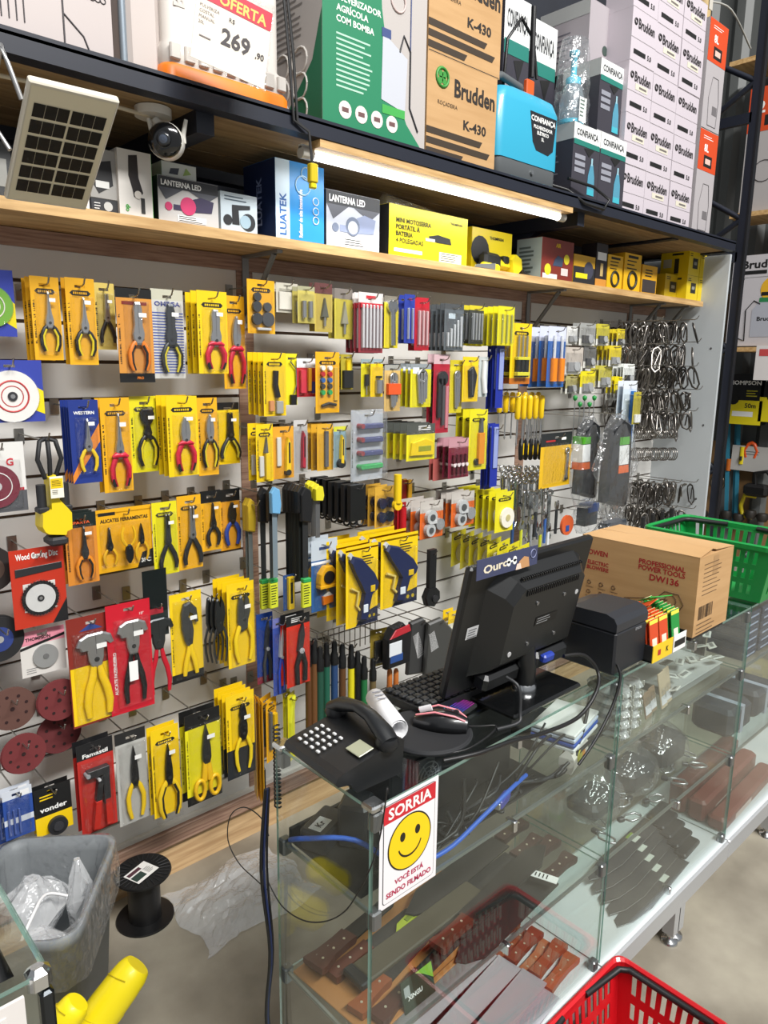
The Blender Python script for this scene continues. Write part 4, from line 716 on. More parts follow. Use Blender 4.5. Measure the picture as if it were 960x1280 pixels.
A((508, 772, 534, 842), 1.84, 1, .03, 'grey_trowel_holder', 'dark grey leather holster with white barcode label, left one', 'holster', lambda t, w, h: (prims(t, 'holster_body', [('P', '3A3A3A', [(-.5, .06), (.5, 0), (.5, .8), (.1, 1), (-.4, .96)])], 0, 0, w, h, t=.02), prims(t, 'label', [('P', 'DADADA', [(-.1, .3), (.2, .36), (-.1, .8), (-.35, .74)])], 0, 0, w, h, t=.002, y=-.02)), rz=-8)
A((530, 772, 558, 850), 1.80, 1, .03, 'grey_trowel_holder', 'dark grey leather holster with white label, nearer the monitor', 'holster', lambda t, w, h: (prims(t, 'holster_body', [('P', '444442', [(-.5, .06), (.5, 0), (.5, .8), (.1, 1), (-.4, .96)])], 0, 0, w, h, t=.02), prims(t, 'label', [('P', 'DADADA', [(-.3, .5), (0, .55), (-.2, .85), (-.4, .8)])], 0, 0, w, h, t=.002, y=-.02)), rz=-8)
A((560, 764, 572, 812), 1.78, 2, .03, 'carded_brush', 'yellow topped white pack just left of the monitor edge', 'pack', gp('DAD8C8', 'insert', [('B', 'B9BBB0', (-.3, .3, .1, .6))], head=YEL, hh=.3, badge=False))
b = None
for i in range(2):
    p = ony(487+i*8, 845, 1.86)
    t = thing('wood_handle', ('short orange wooden handle behind the keyboard, left', 'short orange wooden handle behind the keyboard, right')[i], 'handle', (p.x, 1.86, p.z-.06)); b = MB(); b.lathe([(.008, 0), (.011, .01), (.010, .08), (.006, .09)], M('B5672A', .5), n=12); b.build('grip', t)
# ---- third panel --------------------------------------------------------
for i, (px, y0, y1, yf) in enumerate(((617, 432, 515, 1.86), (624, 432, 510, 1.83), (610, 531, 611, 1.86), (617, 530, 608, 1.83))):
    A((px-4, y0, px+5, y1), yf, 2, .02, 'blue_sleeve_pack', 'long blue sleeve of saw blades, ' + ('upper left', 'upper right', 'lower left', 'lower right')[i], 'saw blades', gp('1E2F94', 'blade_window', [('B', '8C98C8' if i % 2 else '2C44B0', (-.2, .35, .3, .95), .4)], badge=False, bl=False), group='blue saw blade sleeves by the second post, %s' % ('upper' if i < 2 else 'lower'), hk=(i % 2 == 1))
def f_sdset(t, w, h):
    card(t, w, h, YEL, foot='B96A1E', side=False)
    o = prims(t, 'screwdriver_set', [('T', STEEL, [(x, .45), (x, .8)], .035) for x in (-.2, 0, .2)]+[('T', '1F2422', [(x, .12), (x, .45)], .09) for x in (-.2, 0, .2)]+[('B', 'C9C33A', (-.3, .3, .14, .2), 1.5), ('B', 'C9C33A', (-.3, .3, .4, .45), 1.5)], 0, 0, w, h, t=.014)
    blister(t, w, h, 0, h*.45, .022)
A((638, 404, 663, 480), 1.86, 2, .06, 'carded_screwdrivers', 'yellow card of black and green screwdriver set', 'screwdriver set', f_sdset)
A((684, 408, 706, 484), 1.82, 4, .045, 'carded_chisels', 'blue card of two orange handled chisels', 'chisel set', gp('2B5FA8', 'chisels', [('T', 'C9CDD2', [(x, .45), (x, .85)], .05) for x in (-.2, .22)]+[('T', 'E07F1C', [(x, .1), (x, .48)], .13) for x in (-.2, .22)], head='CBD0E4', hh=.24, badge=False, bl=True))
for j, (px, py, n, d) in enumerate(((672, 492, 7, 'back'), (690, 494, 5, 'front'))):
    for i in range(n):
        yf = 1.96-.0*i; p = ony(625+i*8 if j == 0 else 648+i*7.4, 490 if j == 0 else 494, 1.93-.05*j)
        t = thing('yellow_screwdriver', 'yellow handled screwdriver in the %s row, %s from the left' % (d, ('first', 'second', 'third', 'fourth', 'fifth', 'sixth', 'seventh')[i]), 'screwdriver', (p.x, 1.93-.05*j, p.z), 0, 'yellow screwdrivers hanging in a row')
        b = MB(); hl = -.085 if j == 0 else -.10
        b.lathe([(.006, 0), (.0125, -.006), (.0135, -.02), (.0125, -.06), (.013, hl+.01), (.009, hl)], M('E9C20E', .3, coat=.4), n=10); b.build('handle', t)
        b = MB(); b.lathe([(.003, hl), (.003, hl-.10), (.0045, hl-.105), (.001, hl-.115)], STEEL, n=8); b.build('shaft', t)
for j, (px, py) in enumerate(((622, 494), (640, 496))):
    p = ony(px, py, 1.9); hook(p.x, p.z, 1.86, ('metal rail hook holding the back row of yellow screwdrivers', 'metal rail hook holding the front row of yellow screwdrivers')[j])
for i in range(5):
    p = ony(652+i*6, 548, 1.90)
    t = thing('black_screwdriver', 'black and yellow handled screwdriver below the yellow row, %s from left' % ('first', 'second', 'third', 'fourth', 'fifth')[i], 'screwdriver', (p.x, 1.9, p.z), 0, 'black handled screwdrivers hanging below')
    b = MB(); b.lathe([(.003, .06), (.003, 0)], STEEL, n=8); b.build('shaft', t)
    b = MB(); b.lathe([(.005, 0), (.011, -.012), (.013, -.05), (.010, -.09), (.004, -.095)], M('1B1C1E', .4), n=10); b.quad(-.003, .003, -.07, -.02, YEL, -.0132); b.build('handle', t)
# wrenches
def f_wrench(o, L=.17, m=CHROME, dark=None):
    b = MB(); b.prism([(-.0065, -.02), (.0065, -.02), (.005, -L+.02), (-.005, -L+.02)], -.004, .0, dark or m, .05)
    b.build('shank', o)
    b = MB(); b.ring(0, -.012, .010, .0045, -.002, m, 12, 6); b.build('ring_end', o)
    b = MB(); P = [(-.005, -L+.03), (-.014, -L+.012), (-.012, -L-.004), (-.006, -L-.002), (-.005, -L+.010), (.005, -L+.010), (.006, -L-.002), (.012, -L-.004), (.014, -L+.012), (.005, -L+.03)]
    b.prism(P, -.004, 0, m, .05); b.build('open_end', o)
w0 = None; k = 0
for j, (x0, y0, dx, n, L) in enumerate(((628, 582, 7.2, 9, .15), (630, 590, 7.0, 8, .16), (640, 598, 8, 6, .2), (655, 612, 8, 5, .22))):
    for i in range(n):
        yf = 1.97-.035*j; p = ony(x0+i*dx, y0, yf)
        lb = 'chrome combination wrench in the hanging cluster, %s rank, %s from left' % (('rear', 'second', 'third', 'front')[j], ORD[i] if i else 'first')
        if w0 is None or j == 2:
            t = thing('combination_wrench', lb, 'wrench', (p.x, yf, p.z), random.uniform(-25, 25), 'cluster of chrome wrenches on the third panel')
            f_wrench(t, L, CHROME if j < 2 else M('B9BBBD', .25, 1)); w0 = t; t.scale = (1.45, 1.2, 1.12)
        else: dup(w0, (p.x, yf, p.z), random.uniform(-35, 35), lb)
    p = ony(x0+2, y0, 1.97-.035*j); hook(p.x, p.z-.002, 1.90-.035*j, 'metal hook of the chrome wrench cluster, %s rank' % ('rear', 'second', 'third', 'front')[j])
def f_wcard(t, w, h):
    card(t, w, h, 'E0B21F', '26282A', None, False, False, hh=.24, under=lambda b, w_, h_, y: (b.quad(-w_*.35, -w_*.05, h_*.84, h_*.87, M('B02A2A'), y-.0004), b.quad(w_*.15, w_*.3, h_*.86, h_*.91, WT, y-.0004)))
    o = prims(t, 'wrench', [('T', CHROME, [(.32, .15), (.34, .6)], .04), ('R', CHROME, .34, .65, .05, .02), ('P', CHROME, [(.26, .1), (.4, .1), (.38, .2), (.28, .2)])], 0, 0, w, h)
    blister(t, w, h)
A((675, 541, 713, 608), 1.80, 1, .03, 'carded_wrench_set', 'large yellow and black card of wrench set with silver wrench', 'wrench set', f_wcard)
# small packs, upper right
SM = [(708, 408, 722, 430, 'D9D9D6', 'small white and black pack, top left of the small packs', 1), (724, 404, 744, 432, '9A9B98', 'grey clear bag with pale label, upper small packs', 3), (746, 405, 760, 432, 'BDB23A', 'grey pack with yellow header, upper small packs', 2), (770, 411, 781, 434, 'D2BE2A', 'olive card stack with white tag, upper right of small packs', 5),
      (706, 434, 727, 468, 'B9B0A6', 'clear bag with green and orange print', 2), (729, 433, 745, 460, '6A6A68', 'dark fittings in clear bag, second row of small packs', 2), (762, 432, 775, 458, 'D2BE2A', 'yellow edged card stack, second row of small packs', 6), (779, 455, 792, 480, 'DDE0DC', 'white tagged card fan near the metal hooks', 4),
      (724, 464, 744, 492, 'E2D21E', 'bright yellow tag bunch, third row of small packs', 4), (748, 457, 764, 484, 'BDB44A', 'pale olive pack with clear front, third row', 3), (767, 471, 781, 500, 'E6D412', 'yellow and white price card in front of the small packs', 3), (706, 470, 722, 492, 'A9A068', 'dull clear pack with yellow strip, left of the tag bunch', 2)]
for x0, y0, x1, y1, c, d, n in SM:
    A((x0, y0, x1, y1), 1.90-.006*n, n, .02, 'small_carded_part', d, 'hardware pack', gp(c, 'contents', [('B', random.choice(['4A4B4C', '8A8B8C', '2E2F30']), (-.35, .3, .1, .45)), ('D', 'A9ABAC', .1, .3, .15, 1.3)], badge=False, foot='DAD9D2', fh=.3), jit=5)
for i in range(5):
    p = ony(719+i*6, 497+(i % 2)*8, 1.84)
    t = thing('green_top_rod', 'thin steel rod with green plastic top, %s from left' % ('first', 'second', 'third', 'fourth', 'fifth')[i], 'rod', (p.x, 1.84, p.z), 0, 'green topped rods left of the plastic bags')
    b = MB(); b.lathe([(.0025, -.01), (.002, -.19)], STEEL, n=6); b.build('rod', t)
    b = MB(); b.lathe([(.003, .01), (.011, .004), (.009, -.008), (.003, -.014)], M('1E8A3A', .4), n=10); b.build('cap', t)
def bagf(L, nm):
    def f(t, w, h):
        prims(t, nm, L, 0, 0, w, h, t=.05)
        random.seed(3); rs = []
        for k in range(9):
            z = h*k/8; s = .35+.65*math.sin(math.pi*min(1, (k+1)/5)/2) if k < 5 else 1-.6*((k-4)/4)**2
            rs.append([(w*.62*s*math.cos(a)*random.uniform(.86, 1.12), -.026+.045*s*math.sin(a)*random.uniform(.75, 1.2), z-h*.06+random.uniform(-.012, .012)) for a in [2*math.pi*q/14 for q in range(14)]])
        b = MB(); b.rings(rs, BAG); b.build('clear_bag', t)
    return f
RSP = lambda gx: [('P', '1B1D20', [(-.34, .1), (.3, .02), (.34, .5), (.26, .86), (.0, .92), (-.3, .82)]), ('P', '4FA12A', [(gx-.12, .74), (gx+.2, .74), (gx+.2, .66), (gx-.12, .66)], 1.05), ('P', 'E6E7E4', [(gx-.12, .66), (gx+.2, .66), (gx+.22, .46), (gx-.1, .46)], 1.05), ('P', 'D9621E', [(gx-.1, .46), (gx+.22, .46), (gx+.24, .38), (gx-.1, .38)], 1.05)]
A((712, 515, 742, 625), 1.80, 1, .03, 'bagged_gloves', 'black gloves in clear bag, left of the two big bags', 'gloves', bagf(RSP(-.3), 'glove'), hk=True)
A((744, 512, 782, 636), 1.70, 1, .03, 'bagged_gloves', 'black gloves with white green and orange band in clear bag', 'gloves', bagf(RSP(.02), 'glove'), hk=True)
A((715, 622, 740, 662), 1.88, 1, .03, 'bagged_tool', 'clear bag with blue contents above the orange disc', 'tool bag', bagf([('B', '4A5058', (-.3, .3, .2, .8)), ('B', '24509A', (-.2, .3, .6, .85), 1.1)], 'contents'))
A((741, 640, 775, 690), 1.86, 1, .03, 'bagged_tool', 'grey clear bag above the cardboard box', 'tool bag', bagf([('B', '3A4048', (-.35, .35, .1, .8)), ('B', '2A4C8A', (-.3, .1, .05, .4), 1.1)], 'contents'))
A((778, 476, 792, 560), 1.80, 2, .03, 'carded_brushes', 'white and blue slim pack hanging right of the big bags', 'brush pack', gp('C9D6E0', 'brush', [('T', '1E6AB8', [(.1, .1), (.15, .85)], .12), ('B', 'D9622A', (-.2, .2, .02, .08))], head='D6DCE4', badge=False), rz=-6)
A((791, 490, 800, 530), 1.76, 1, .03, 'tagged_part', 'small olive tag with white price sticker beside the metal hooks', 'tag', gp('B0A43A', 'contents', [('B', 'E2E4E2', (-.3, .4, .05, .3))], badge=False))
p = ony(707, 656, 1.82)
t = thing('orange_disc', 'orange round plastic disc with blue centre label beside the box', 'disc', (p.x, 1.82, p.z)); b = MB(); b.disc(0, 0, .046, -.012, 0, M('CF5A2A', .5), 28); b.build('disc_body', t); b = MB(); b.box(-.016, .010, -.0135, -.012, -.028, 0, M('244C94', .4)); b.build('label', t)
# tool bits under wrench cluster
for i, (px, py, c) in enumerate(((640, 650, '2A4A7E'), (648, 662, 'C7CC3A'), (658, 655, '8E9092'), (668, 640, '2A2C2E'), (678, 648, '3A5FA0'), (690, 636, '2A2C2E'), (684, 665, 'D9DDE0'), (672, 668, 'B9C02E'), (655, 675, '3A4A5A'))):
    p = ony(px, py, 1.84)
    t = thing('adjustable_wrench', 'adjustable wrench below the chrome cluster, %s, %s from left' % ({'2A4A7E': 'navy', 'C7CC3A': 'lime', '8E9092': 'grey', '2A2C2E': 'black', '3A5FA0': 'blue', 'D9DDE0': 'pale', 'B9C02E': 'olive', '3A4A5A': 'slate'}[c], ORD[i] if i else 'first'), 'wrench', (p.x, 1.84-.01*(i % 3), p.z), random.uniform(-20, 20), 'adjustable wrenches under the chrome cluster')
    b = MB(); b.prism([(-.016, .04), (-.02, .02), (-.008, 0), (.01, 0), (.02, .014), (.014, .04), (.006, .022), (-.006, .02)], -.008, 0, CHROME, .05); b.build('jaw', t)
    b = MB(); b.tube([(0, -.004, .002), (0, -.004, -.11)], .007, M(c, .4), 8); b.build('handle', t)
# ---- dark metal hardware hanging in the corner --------------------------
def f_snap(o, m):
    b = MB(); b.tube([(.0, 0, 0), (.012, 0, -.006), (.015, 0, -.02), (.012, 0, -.05), (0, 0, -.06), (-.012, 0, -.05), (-.013, 0, -.02), (-.010, 0, -.006), (0, 0, 0)], .0032, m, 6); b.build('body', o)
    b = MB(); b.tube([(-.008, 0, -.01), (.004, 0, -.045)], .0025, m, 5); b.build('gate', o)
DM = M('928D87', .3, 1); DM2 = M('5E5A56', .3, 1)
s0 = [thing('snap_hook', 'x', 'snap hook'), thing('snap_hook', 'x', 'snap hook')]
f_snap(s0[0], DM); f_snap(s0[1], DM2); used = [0, 0]
cnt = 0
for r_, py in enumerate((402, 430, 458, 486, 512, 600, 632)):
    for c_ in range(6):
        px = 788+c_*11
        q = ony(px, py, 2.0)
        for d in range(7):
            yf = 2.10-.038*d; q = ony(px+random.uniform(-2, 2), py+random.uniform(-2, 2), 1.97)
            k = random.randint(0, 1); loc = (q.x+random.uniform(-.02, .02), yf, q.z-.003-random.uniform(0, .03))
            lb = 'dark steel snap hook in the dense metal hardware display in the corner'; gr = 'dark steel snap hooks hanging in the corner'
            if not used[k]: s0[k].location = loc; used[k] = 1; s0[k].rotation_euler.z = R(78); s0[k]['label'] = lb; s0[k]['group'] = gr
            else:
                z_ = dup(s0[k], loc, random.uniform(0, 180), lb, gr); z_.scale = (random.uniform(1.1, 1.9), random.uniform(1, 1.6), random.uniform(1.5, 2.4)); z_.rotation_euler.x = random.uniform(-.35, .35); z_.rotation_euler.y = random.uniform(-.4, .4)
        if c_ % 2 == 0: hook(q.x, q.z+.003, 1.80-.02*(r_ % 2), 'bare metal hook in the corner hardware display, %s row, %s column' % (ORD[r_] if r_ else 'first', ('left', 'x', 'middle', 'x', 'right')[min(c_, 4)]))
for i in range(10):      # rings
    q = ony(794+(i % 5)*11, 536+(i//5)*24, 1.9)
    t = thing('clamp_ring', 'dark steel hose clamp ring in the corner, %s ring row, %s from left' % (('upper', 'lower')[i//5], ('first', 'second', 'third', 'fourth', 'fifth')[i % 5]), 'clamp ring', (q.x, 1.9, q.z), 60, 'hose clamp rings hanging in the corner')
    b = MB(); rr = .026 if i < 5 else .034
    for k_ in range(3): b.ring(0, -rr, rr, .003, -.012*k_, DM, 18, 5)
    b.build('band', t)
for i in range(4):
    q = ony(800+i*12, 668-i*4, 1.86)
    t = thing('black_strap', 'black hanging harness strap with steel buckle, %s from left' % ('first', 'second', 'third', 'fourth')[i], 'strap', (q.x, 1.86, q.z), 20, 'black straps under the metal hardware')
    b = MB(); b.bbox(-.02, .02, -.02, 0, -.05, .10, M('161616', .6), .004); b.build('webbing', t); b = MB(); b.ring(0, .04, .018, .004, -.024, CHROME, 12, 5); b.build('buckle', t)
# ================= BOXES ================================================
def X_(px, py, yf): return ony(px, py, yf).x
def carton(name, label, cat, x0, x1, yf, d, z0, h, base='C9C6C2', front=None, left=None, top=None, group=None, rz=0, side=None, parts=None, panel=None):
    w = x1-x0
    t = thing(name, label, cat, (x0+w/2, yf, z0), rz, group)
    b = MB(); bm = C(base); b.box(-w/2, w/2, 0, d, 0, h, bm)
    b.box(-w/2-.0003, w/2+.0003, -.0003, d, h*.999, h+.0008, bm)
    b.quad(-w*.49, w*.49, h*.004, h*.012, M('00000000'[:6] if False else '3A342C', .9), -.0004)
    if side:
        b.T = faceT('left', -w/2, 0, 0); b.quad(-d, 0, 0, h, C(side), -.0004); b.T = Matrix()
    if panel: b.quad(-w/2, w/2, 0, h, C(panel), -.0004)
    if front: front(b, w, h, -.0010)
    if left: b.T = faceT('left', -w/2, 0, 0) @ Matrix.Translation((-d/2, 0, 0)); left(b, d, h, -.0010); b.T = Matrix()
    if top: b.T = topT(0, d/2, h+.001); top(b, w, d, -.0010); b.T = Matrix()
    b.build('box_body', t)
    if parts: parts(t, w, h, d)
    return t
ZS, YS = 2.1165, 1.925
def shelfbox(px0, px1, pt, d, name, label, cat, z=ZS, yf=YS, **k):
    x0, x1 = X_(px0, 300, yf), X_(px1, 300, yf); h = ony((px0+px1)/2, pt, yf).z-z
    return carton(name, label, cat, x0, x1, yf, d, z, h, **k)
WH = M('E9E9E8', .4)
def art_flash(b, w, h, y):
    b.poly([(-w*.18, h*.92), (w*.08, h*.95), (w*.1, h*.6), (w*.22, h*.38), (w*.12, h*.3), (-w*.06, h*.3), (-w*.1, h*.42), (-w*.2, h*.62)], M('2A2526', .4), y)
    b.disc(w*.06, h*.34, w*.11, y-.001, y-.0004, M('CFC9C0', .4), 14)
    b.text('op', -w*.3, h*.12, .012, M('3E9A3E'), y-.0004, 90, True); b.quad(w*.14, w*.26, h*.06, h*.3, M('2A2A2A'), y)
def art_lanterna(c1, c2):
    def f(b, w, h, y):
        b.quad(-w*.5, w*.5, h*.76, h, M('2B2C30'), y); b.text('LANTERNA LED', -w*.12, h*.87, h*.12, WT, y-.0005, bold=True, w=w*.66)
        b.poly([(-w*.5, h*.76), (-w*.1, h*.76), (-w*.38, h*.5)], M('54565E'), y); b.poly([(w*.0, h*.76), (w*.5, h*.76), (w*.3, h*.56)], M('54565E'), y)
        b.disc(-w*.02, h*.42, w*.13, y-.0009, y-.0004, M(c1), 18); b.poly([(w*.05, h*.3), (w*.38, h*.34), (w*.42, h*.6), (w*.2, h*.66), (w*.05, h*.58)], M(c2), y-.0004)
        b.disc(-w*.34, h*.36, w*.06, y-.0009, y-.0004, M(c1), 14); b.quad(-w*.26, -w*.12, h*.3, h*.42, M(c2), y-.0004)
        b.quad(-w*.2, w*.28, h*.06, h*.2, WH, y-.0005); b.lines(-w*.18, h*.18, w*.4, 3, PK, h*.045, h*.015, y-.0009)
    return f
shelfbox(-10, 22, 178, .12, 'carton', 'dark grey box behind the solar panel at the left edge', 'box', base='3A3C3E', front=lambda b, w, h, y: b.quad(-w*.3, w*.3, h*.2, h*.7, M('8A8A86'), y))
shelfbox(26, 116, 240, .10, 'flat_carton', 'flat black and white box under the solar panel', 'box', base='2A2B2E', front=lambda b, w, h, y: (b.quad(-w*.0, w*.48, h*.1, h*.9, WH, y), b.lines(w*.05, h*.8, w*.35, 3, PK, h*.25, h*.08, y-.0004)))
shelfbox(117, 150, 250, .1, 'flashlight_box', 'small dark box with pale round lamp picture', 'box', base='38393C', front=lambda b, w, h, y: (b.disc(w*.12, h*.5, h*.36, y-.0006, y, M('B9B9B6'), 16), b.lines(-w*.4, h*.7, w*.25, 3, WH, h*.2, h*.06, y)))
z1 = ony(133, 250, YS).z+.0012
shelfbox(117, 150, 188, .1, 'flashlight_box', 'grey box with black flashlight picture stacked above the dark box', 'box', z=z1, base='9A9894', front=lambda b, w, h, y: (b.poly([(-w*.4, h*.7), (w*.3, h*.8), (w*.35, h*.3), (-w*.2, h*.1), (-w*.4, h*.3)], M('232325'), y), b.quad(-w*.3, w*.2, h*.22, h*.36, M('C9C9C6'), y-.0004)))
shelfbox(152, 193, 190, .09, 'flashlight_box', 'tall white box with black flashlight and green side', 'box', yf=1.915, base='D2CEC8', side='D2CEC8', front=art_flash, parts=lambda t, w, h, d: (lambda b: (b.box(w/2, w/2+.001, 0, d, 0, h, M('3FA02E', .4)), b.build('green_side', t)))(MB()))
shelfbox(200, 274, 226, .10, 'lantern_box', 'black and white lantern box with pink lamp picture', 'box', base='C6C4C2', side='33343A', front=art_lanterna('C8386A', '3A3450'))
shelfbox(206, 248, 206, .09, 'small_carton', 'small white green box on top behind the pink lantern box', 'box', z=ony(230, 226, YS).z+.013, yf=1.96, base='C9CCC4', front=lambda b, w, h, y: (b.poly([(-w*.3, h*.2), (-w*.05, h*.2), (0, h*.7), (-w*.25, h*.6)], M('3A3E48'), y), b.poly([(w*.1, h*.2), (w*.35, h*.4), (w*.2, h*.8)], M('8FA85A'), y)))
shelfbox(277, 322, 243, .10, 'headlamp_box', 'pale blue box with black headlamp picture', 'box', base='C3D0D8', front=lambda b, w, h, y: (b.poly([(-w*.2, h*.7), (w*.3, h*.74), (w*.3, h*.64), (-w*.02, h*.58), (0, h*.2), (-w*.2, h*.2)], M('202226'), y), b.disc(w*.24, h*.3, w*.2, y-.0006, y, M('2A2C30'), 16), b.disc(w*.16, h*.3, w*.15, y-.001, y-.0006, M('9DB6C4'), 16), b.disc(-w*.32, h*.3, w*.12, y-.0006, y, M('26282C'), 14), b.lines(-w*.4, h*.92, w*.6, 2, M('4A5A66'), h*.08, h*.03, y)))
def art_lua(b, w, h, y):
    b.quad(-w*.5, -w*.22, 0, h, M('D3E6F2', .4), y); b.text('LUATEK', -w*.36, h*.32, w*.13, M('2A62A8'), y-.0005, 90, True)
    b.text('Refletor de alta intensidade', w*.0, h*.36, w*.075, WH, y-.0005, 90, True, w=h*.62)
    for z in (.3, .42, .55): b.ring(w*.32, h*z, w*.06, w*.008, y-.0006, WH, 12, 4)
    b.ring(w*.05, h*.72, w*.15, w*.012, y-.0006, M('BFE0F4'), 16, 4); b.ring(w*.12, h*.88, w*.1, w*.012, y-.0006, M('BFE0F4'), 14, 4)
shelfbox(345, 405, 204, .17, 'floodlight_box', 'tall bright blue LUATEK floodlight box with navy side', 'box', yf=1.915, base='2F8FD4', side='1F2E55', front=art_lua, left=lambda b, w, h, y: b.text('LUATEK', 0, h*.5, w*.16, M('8A9AC4'), y-.0005, 90, True))
def art_lan2(b, w, h, y):
    art_lanterna('6A7488', '8A94B0')(b, w, h, y); b.disc(-w*.02, h*.4, w*.09, y-.0014, y-.001, M('D8DCE4'), 16)
shelfbox(408, 474, 243, .11, 'lantern_box', 'white and slate lantern box right of the blue box', 'box', base='BFC3CC', side='33343A', front=art_lan2)
def art_moto(b, w, h, y):
    for i, s in enumerate(('MINI MOTOSERRA', 'PORTÁTIL À', 'BATERIA', '4 POLEGADAS')): b.text(s, -w*.42, h*(.72-.13*i), h*.09, M('3A3A10'), y-.0005, bold=True, anchor='l')
    b.poly([(-w*.02, h*.5), (w*.1, h*.56), (w*.26, h*.52), (w*.28, h*.4), (w*.1, h*.4), (0, h*.42)], M('2A2A2A'), y-.0005); b.quad(-w*.06, w*.06, h*.4, h*.46, M('C9CBCC'), y-.0008)
    b.quad(-w*.44, -w*.1, h*.1, h*.17, WH, y-.0005); b.quad(w*.12, w*.42, h*.02, h*.22, M('E9E4C8'), y-.0005); b.lines(w*.14, h*.2, w*.24, 4, PK, h*.045, h*.015, y-.0008)
    b.text('THOMPSON', w*.34, h*.84, h*.05, PK, y-.0005, bold=True)
shelfbox(486, 584, 264, .10, 'chainsaw_box', 'bright yellow mini chainsaw box with clear wrap', 'box', base='EAD91A', side='222222', front=art_moto, parts=lambda t, w, h, d: (lambda b: (b.rings([[(-w*.5, .012, h*1.0), (w*.5, .012, h*.95), (w*.5, d*.9, h*.95), (-w*.5, d*.9, h*1.0)], [(-w*.47, .025, h*1.2), (w*.1, .03, h*1.08), (w*.1, d*.6, h*1.1), (-w*.44, d*.6, h*1.24)]], BAG), b.build('plastic_wrap', t)))(MB()))
shelfbox(590, 640, 288, .09, 'chainsaw_box', 'second yellow tool box behind the small chainsaw', 'box', base='E3CC14', yf=1.99, front=lambda b, w, h, y: (b.disc(-w*.3, h*.5, w*.22, y-.0006, y, M('202020'), 14), b.text('THOMPSON', w*.1, h*.82, h*.07, PK, y-.0005, bold=True)))
# small cordless chainsaw lying in front
p = ony(632, 340, 1.95)
t = thing('mini_chainsaw', 'yellow and black cordless mini chainsaw lying on the pine shelf', 'chainsaw', (p.x, 1.95, ZS), 8)
b = MB(); b.bbox(-.15, -.03, .0, .045, .012, .072, M('1E1F1E', .45), .012); b.bbox(-.17, -.05, -.006, .02, .0, .03, M('D9C81C', .4), .006); b.build('motor_body', t)
b = MB(); b.bbox(-.04, .05, .005, .04, .02, .055, M('D9C81C', .4), .01); b.bbox(-.01, .03, .0, .04, .04, .07, M('1E1F1E', .45), .005); b.build('grip', t)
b = MB(); b.prism([(.04, .06), (.075, .085), (.12, .07), (.13, .03), (.09, .004), (.06, .0)], -.005, .045, M('E5D41E', .4), .06); b.build('guard_cover', t)
b = MB(); b.prism([(-.1, .03), (-.24, .012), (-.245, .002), (-.1, .006)], -.012, -.006, M('B9BDBE', .3, .8)); b.build('guide_bar', t)
b = MB(); b.tube([(.11, .01, .05), (.15, .0, .015), (.19, -.01, .008)], [.010, .009, .006], M('19191A', .4), 8); b.build('rear_handle', t)
def art_air(b, w, h, y):
    b.text('AIR', 0, h*.86, h*.1, M('D9B41E'), y-.0004, bold=True); b.poly([(-w*.15, h*.35), (w*.15, h*.35), (w*.18, h*.55), (0, h*.62), (-w*.1, h*.5)], M('39465E'), y); b.disc(-w*.3, h*.24, w*.1, y-.0006, y, M('D9C92B'), 12); b.disc(w*.28, h*.55, w*.09, y-.0006, y, M('D9C92B'), 12); b.quad(-w*.45, -.0, h*.02, h*.14, WH, y); b.quad(w*.12, w*.34, h*.14, h*.32, M('D9C8C4'), y)
shelfbox(678, 718, 300, .13, 'compressor_box', 'brown red AIR compressor box on the pine shelf', 'box', base='7A2E24', side='8A9694', front=art_air, left=lambda b, w, h, y: b.lines(-w*.4, h*.8, w*.6, 7, M('45504E'), h*.1, h*.05, y))
def art_black(b, w, h, y): b.quad(-w*.5, w*.5, 0, h*.6, M('26262A'), y); b.disc(w*.2, h*.5, w*.22, y-.0006, y, M('3F4050'), 16); b.quad(-w*.4, w*.15, h*.2, h*.38, M('E2D21E'), y-.0008)
shelfbox(719, 746, 320, .09, 'tool_carton', 'black and yellow box right of the brown red box', 'box', base='C99A22', front=art_black)
shelfbox(747, 761, 305, .08, 'tool_carton', 'tall narrow black box with white sticker', 'box', base='2A2426', front=lambda b, w, h, y: (b.quad(-w*.4, w*.4, h*.62, h*.8, WH, y), b.quad(-w*.5, w*.5, 0, h*.18, M('C98A3A'), y), b.quad(-w*.1, w*.15, h*.25, h*.55, M('B9A06A'), y)))
for i, (a, c) in enumerate(((762, 781), (783, 804))):
    shelfbox(a, c, 320-i*2, .08, 'tape_carton', ('golden box with round tape picture, left of two', 'golden box with round tape picture, right of two')[i], 'box', base='E4B01C', group='golden boxes with round tape picture', front=lambda b, w, h, y: (b.ring(0, h*.3, w*.24, w*.05, y-.0008, M('2A2A20'), 16, 4), b.lines(-w*.35, h*.82, w*.6, 3, PK, h*.1, h*.03, y), b.quad(-w*.3, w*.3, h*.88, h*.95, PK, y)))
shelfbox(806, 825, 333, .08, 'tool_carton', 'small yellow box with dark tool picture', 'box', base='D9A21E', front=lambda b, w, h, y: (b.quad(-w*.45, w*.45, h*.05, h*.5, M('3A3434'), y), b.lines(-w*.3, h*.85, w*.6, 3, PK, h*.1, h*.04, y)))
art_y = lambda b, w, h, y: (b.quad(-w*.15, w*.3, h*.3, h*.72, M('1E1E1E'), y), b.quad(-w*.05, w*.2, h*.45, h*.58, M('8A8A80'), y-.0004), b.lines(-w*.4, h*.9, w*.3, 2, PK, h*.08, h*.03, y))
art_yl = lambda b, w, h, y: (b.quad(w*.0, w*.16, h*.1, h*.7, M('2E2A1A'), y), b.quad(-w*.4, -w*.1, h*.35, h*.7, M('B9B49A'), y), b.quad(-w*.1, w*.3, h*.84, h*.92, M('2A2A1A'), y))
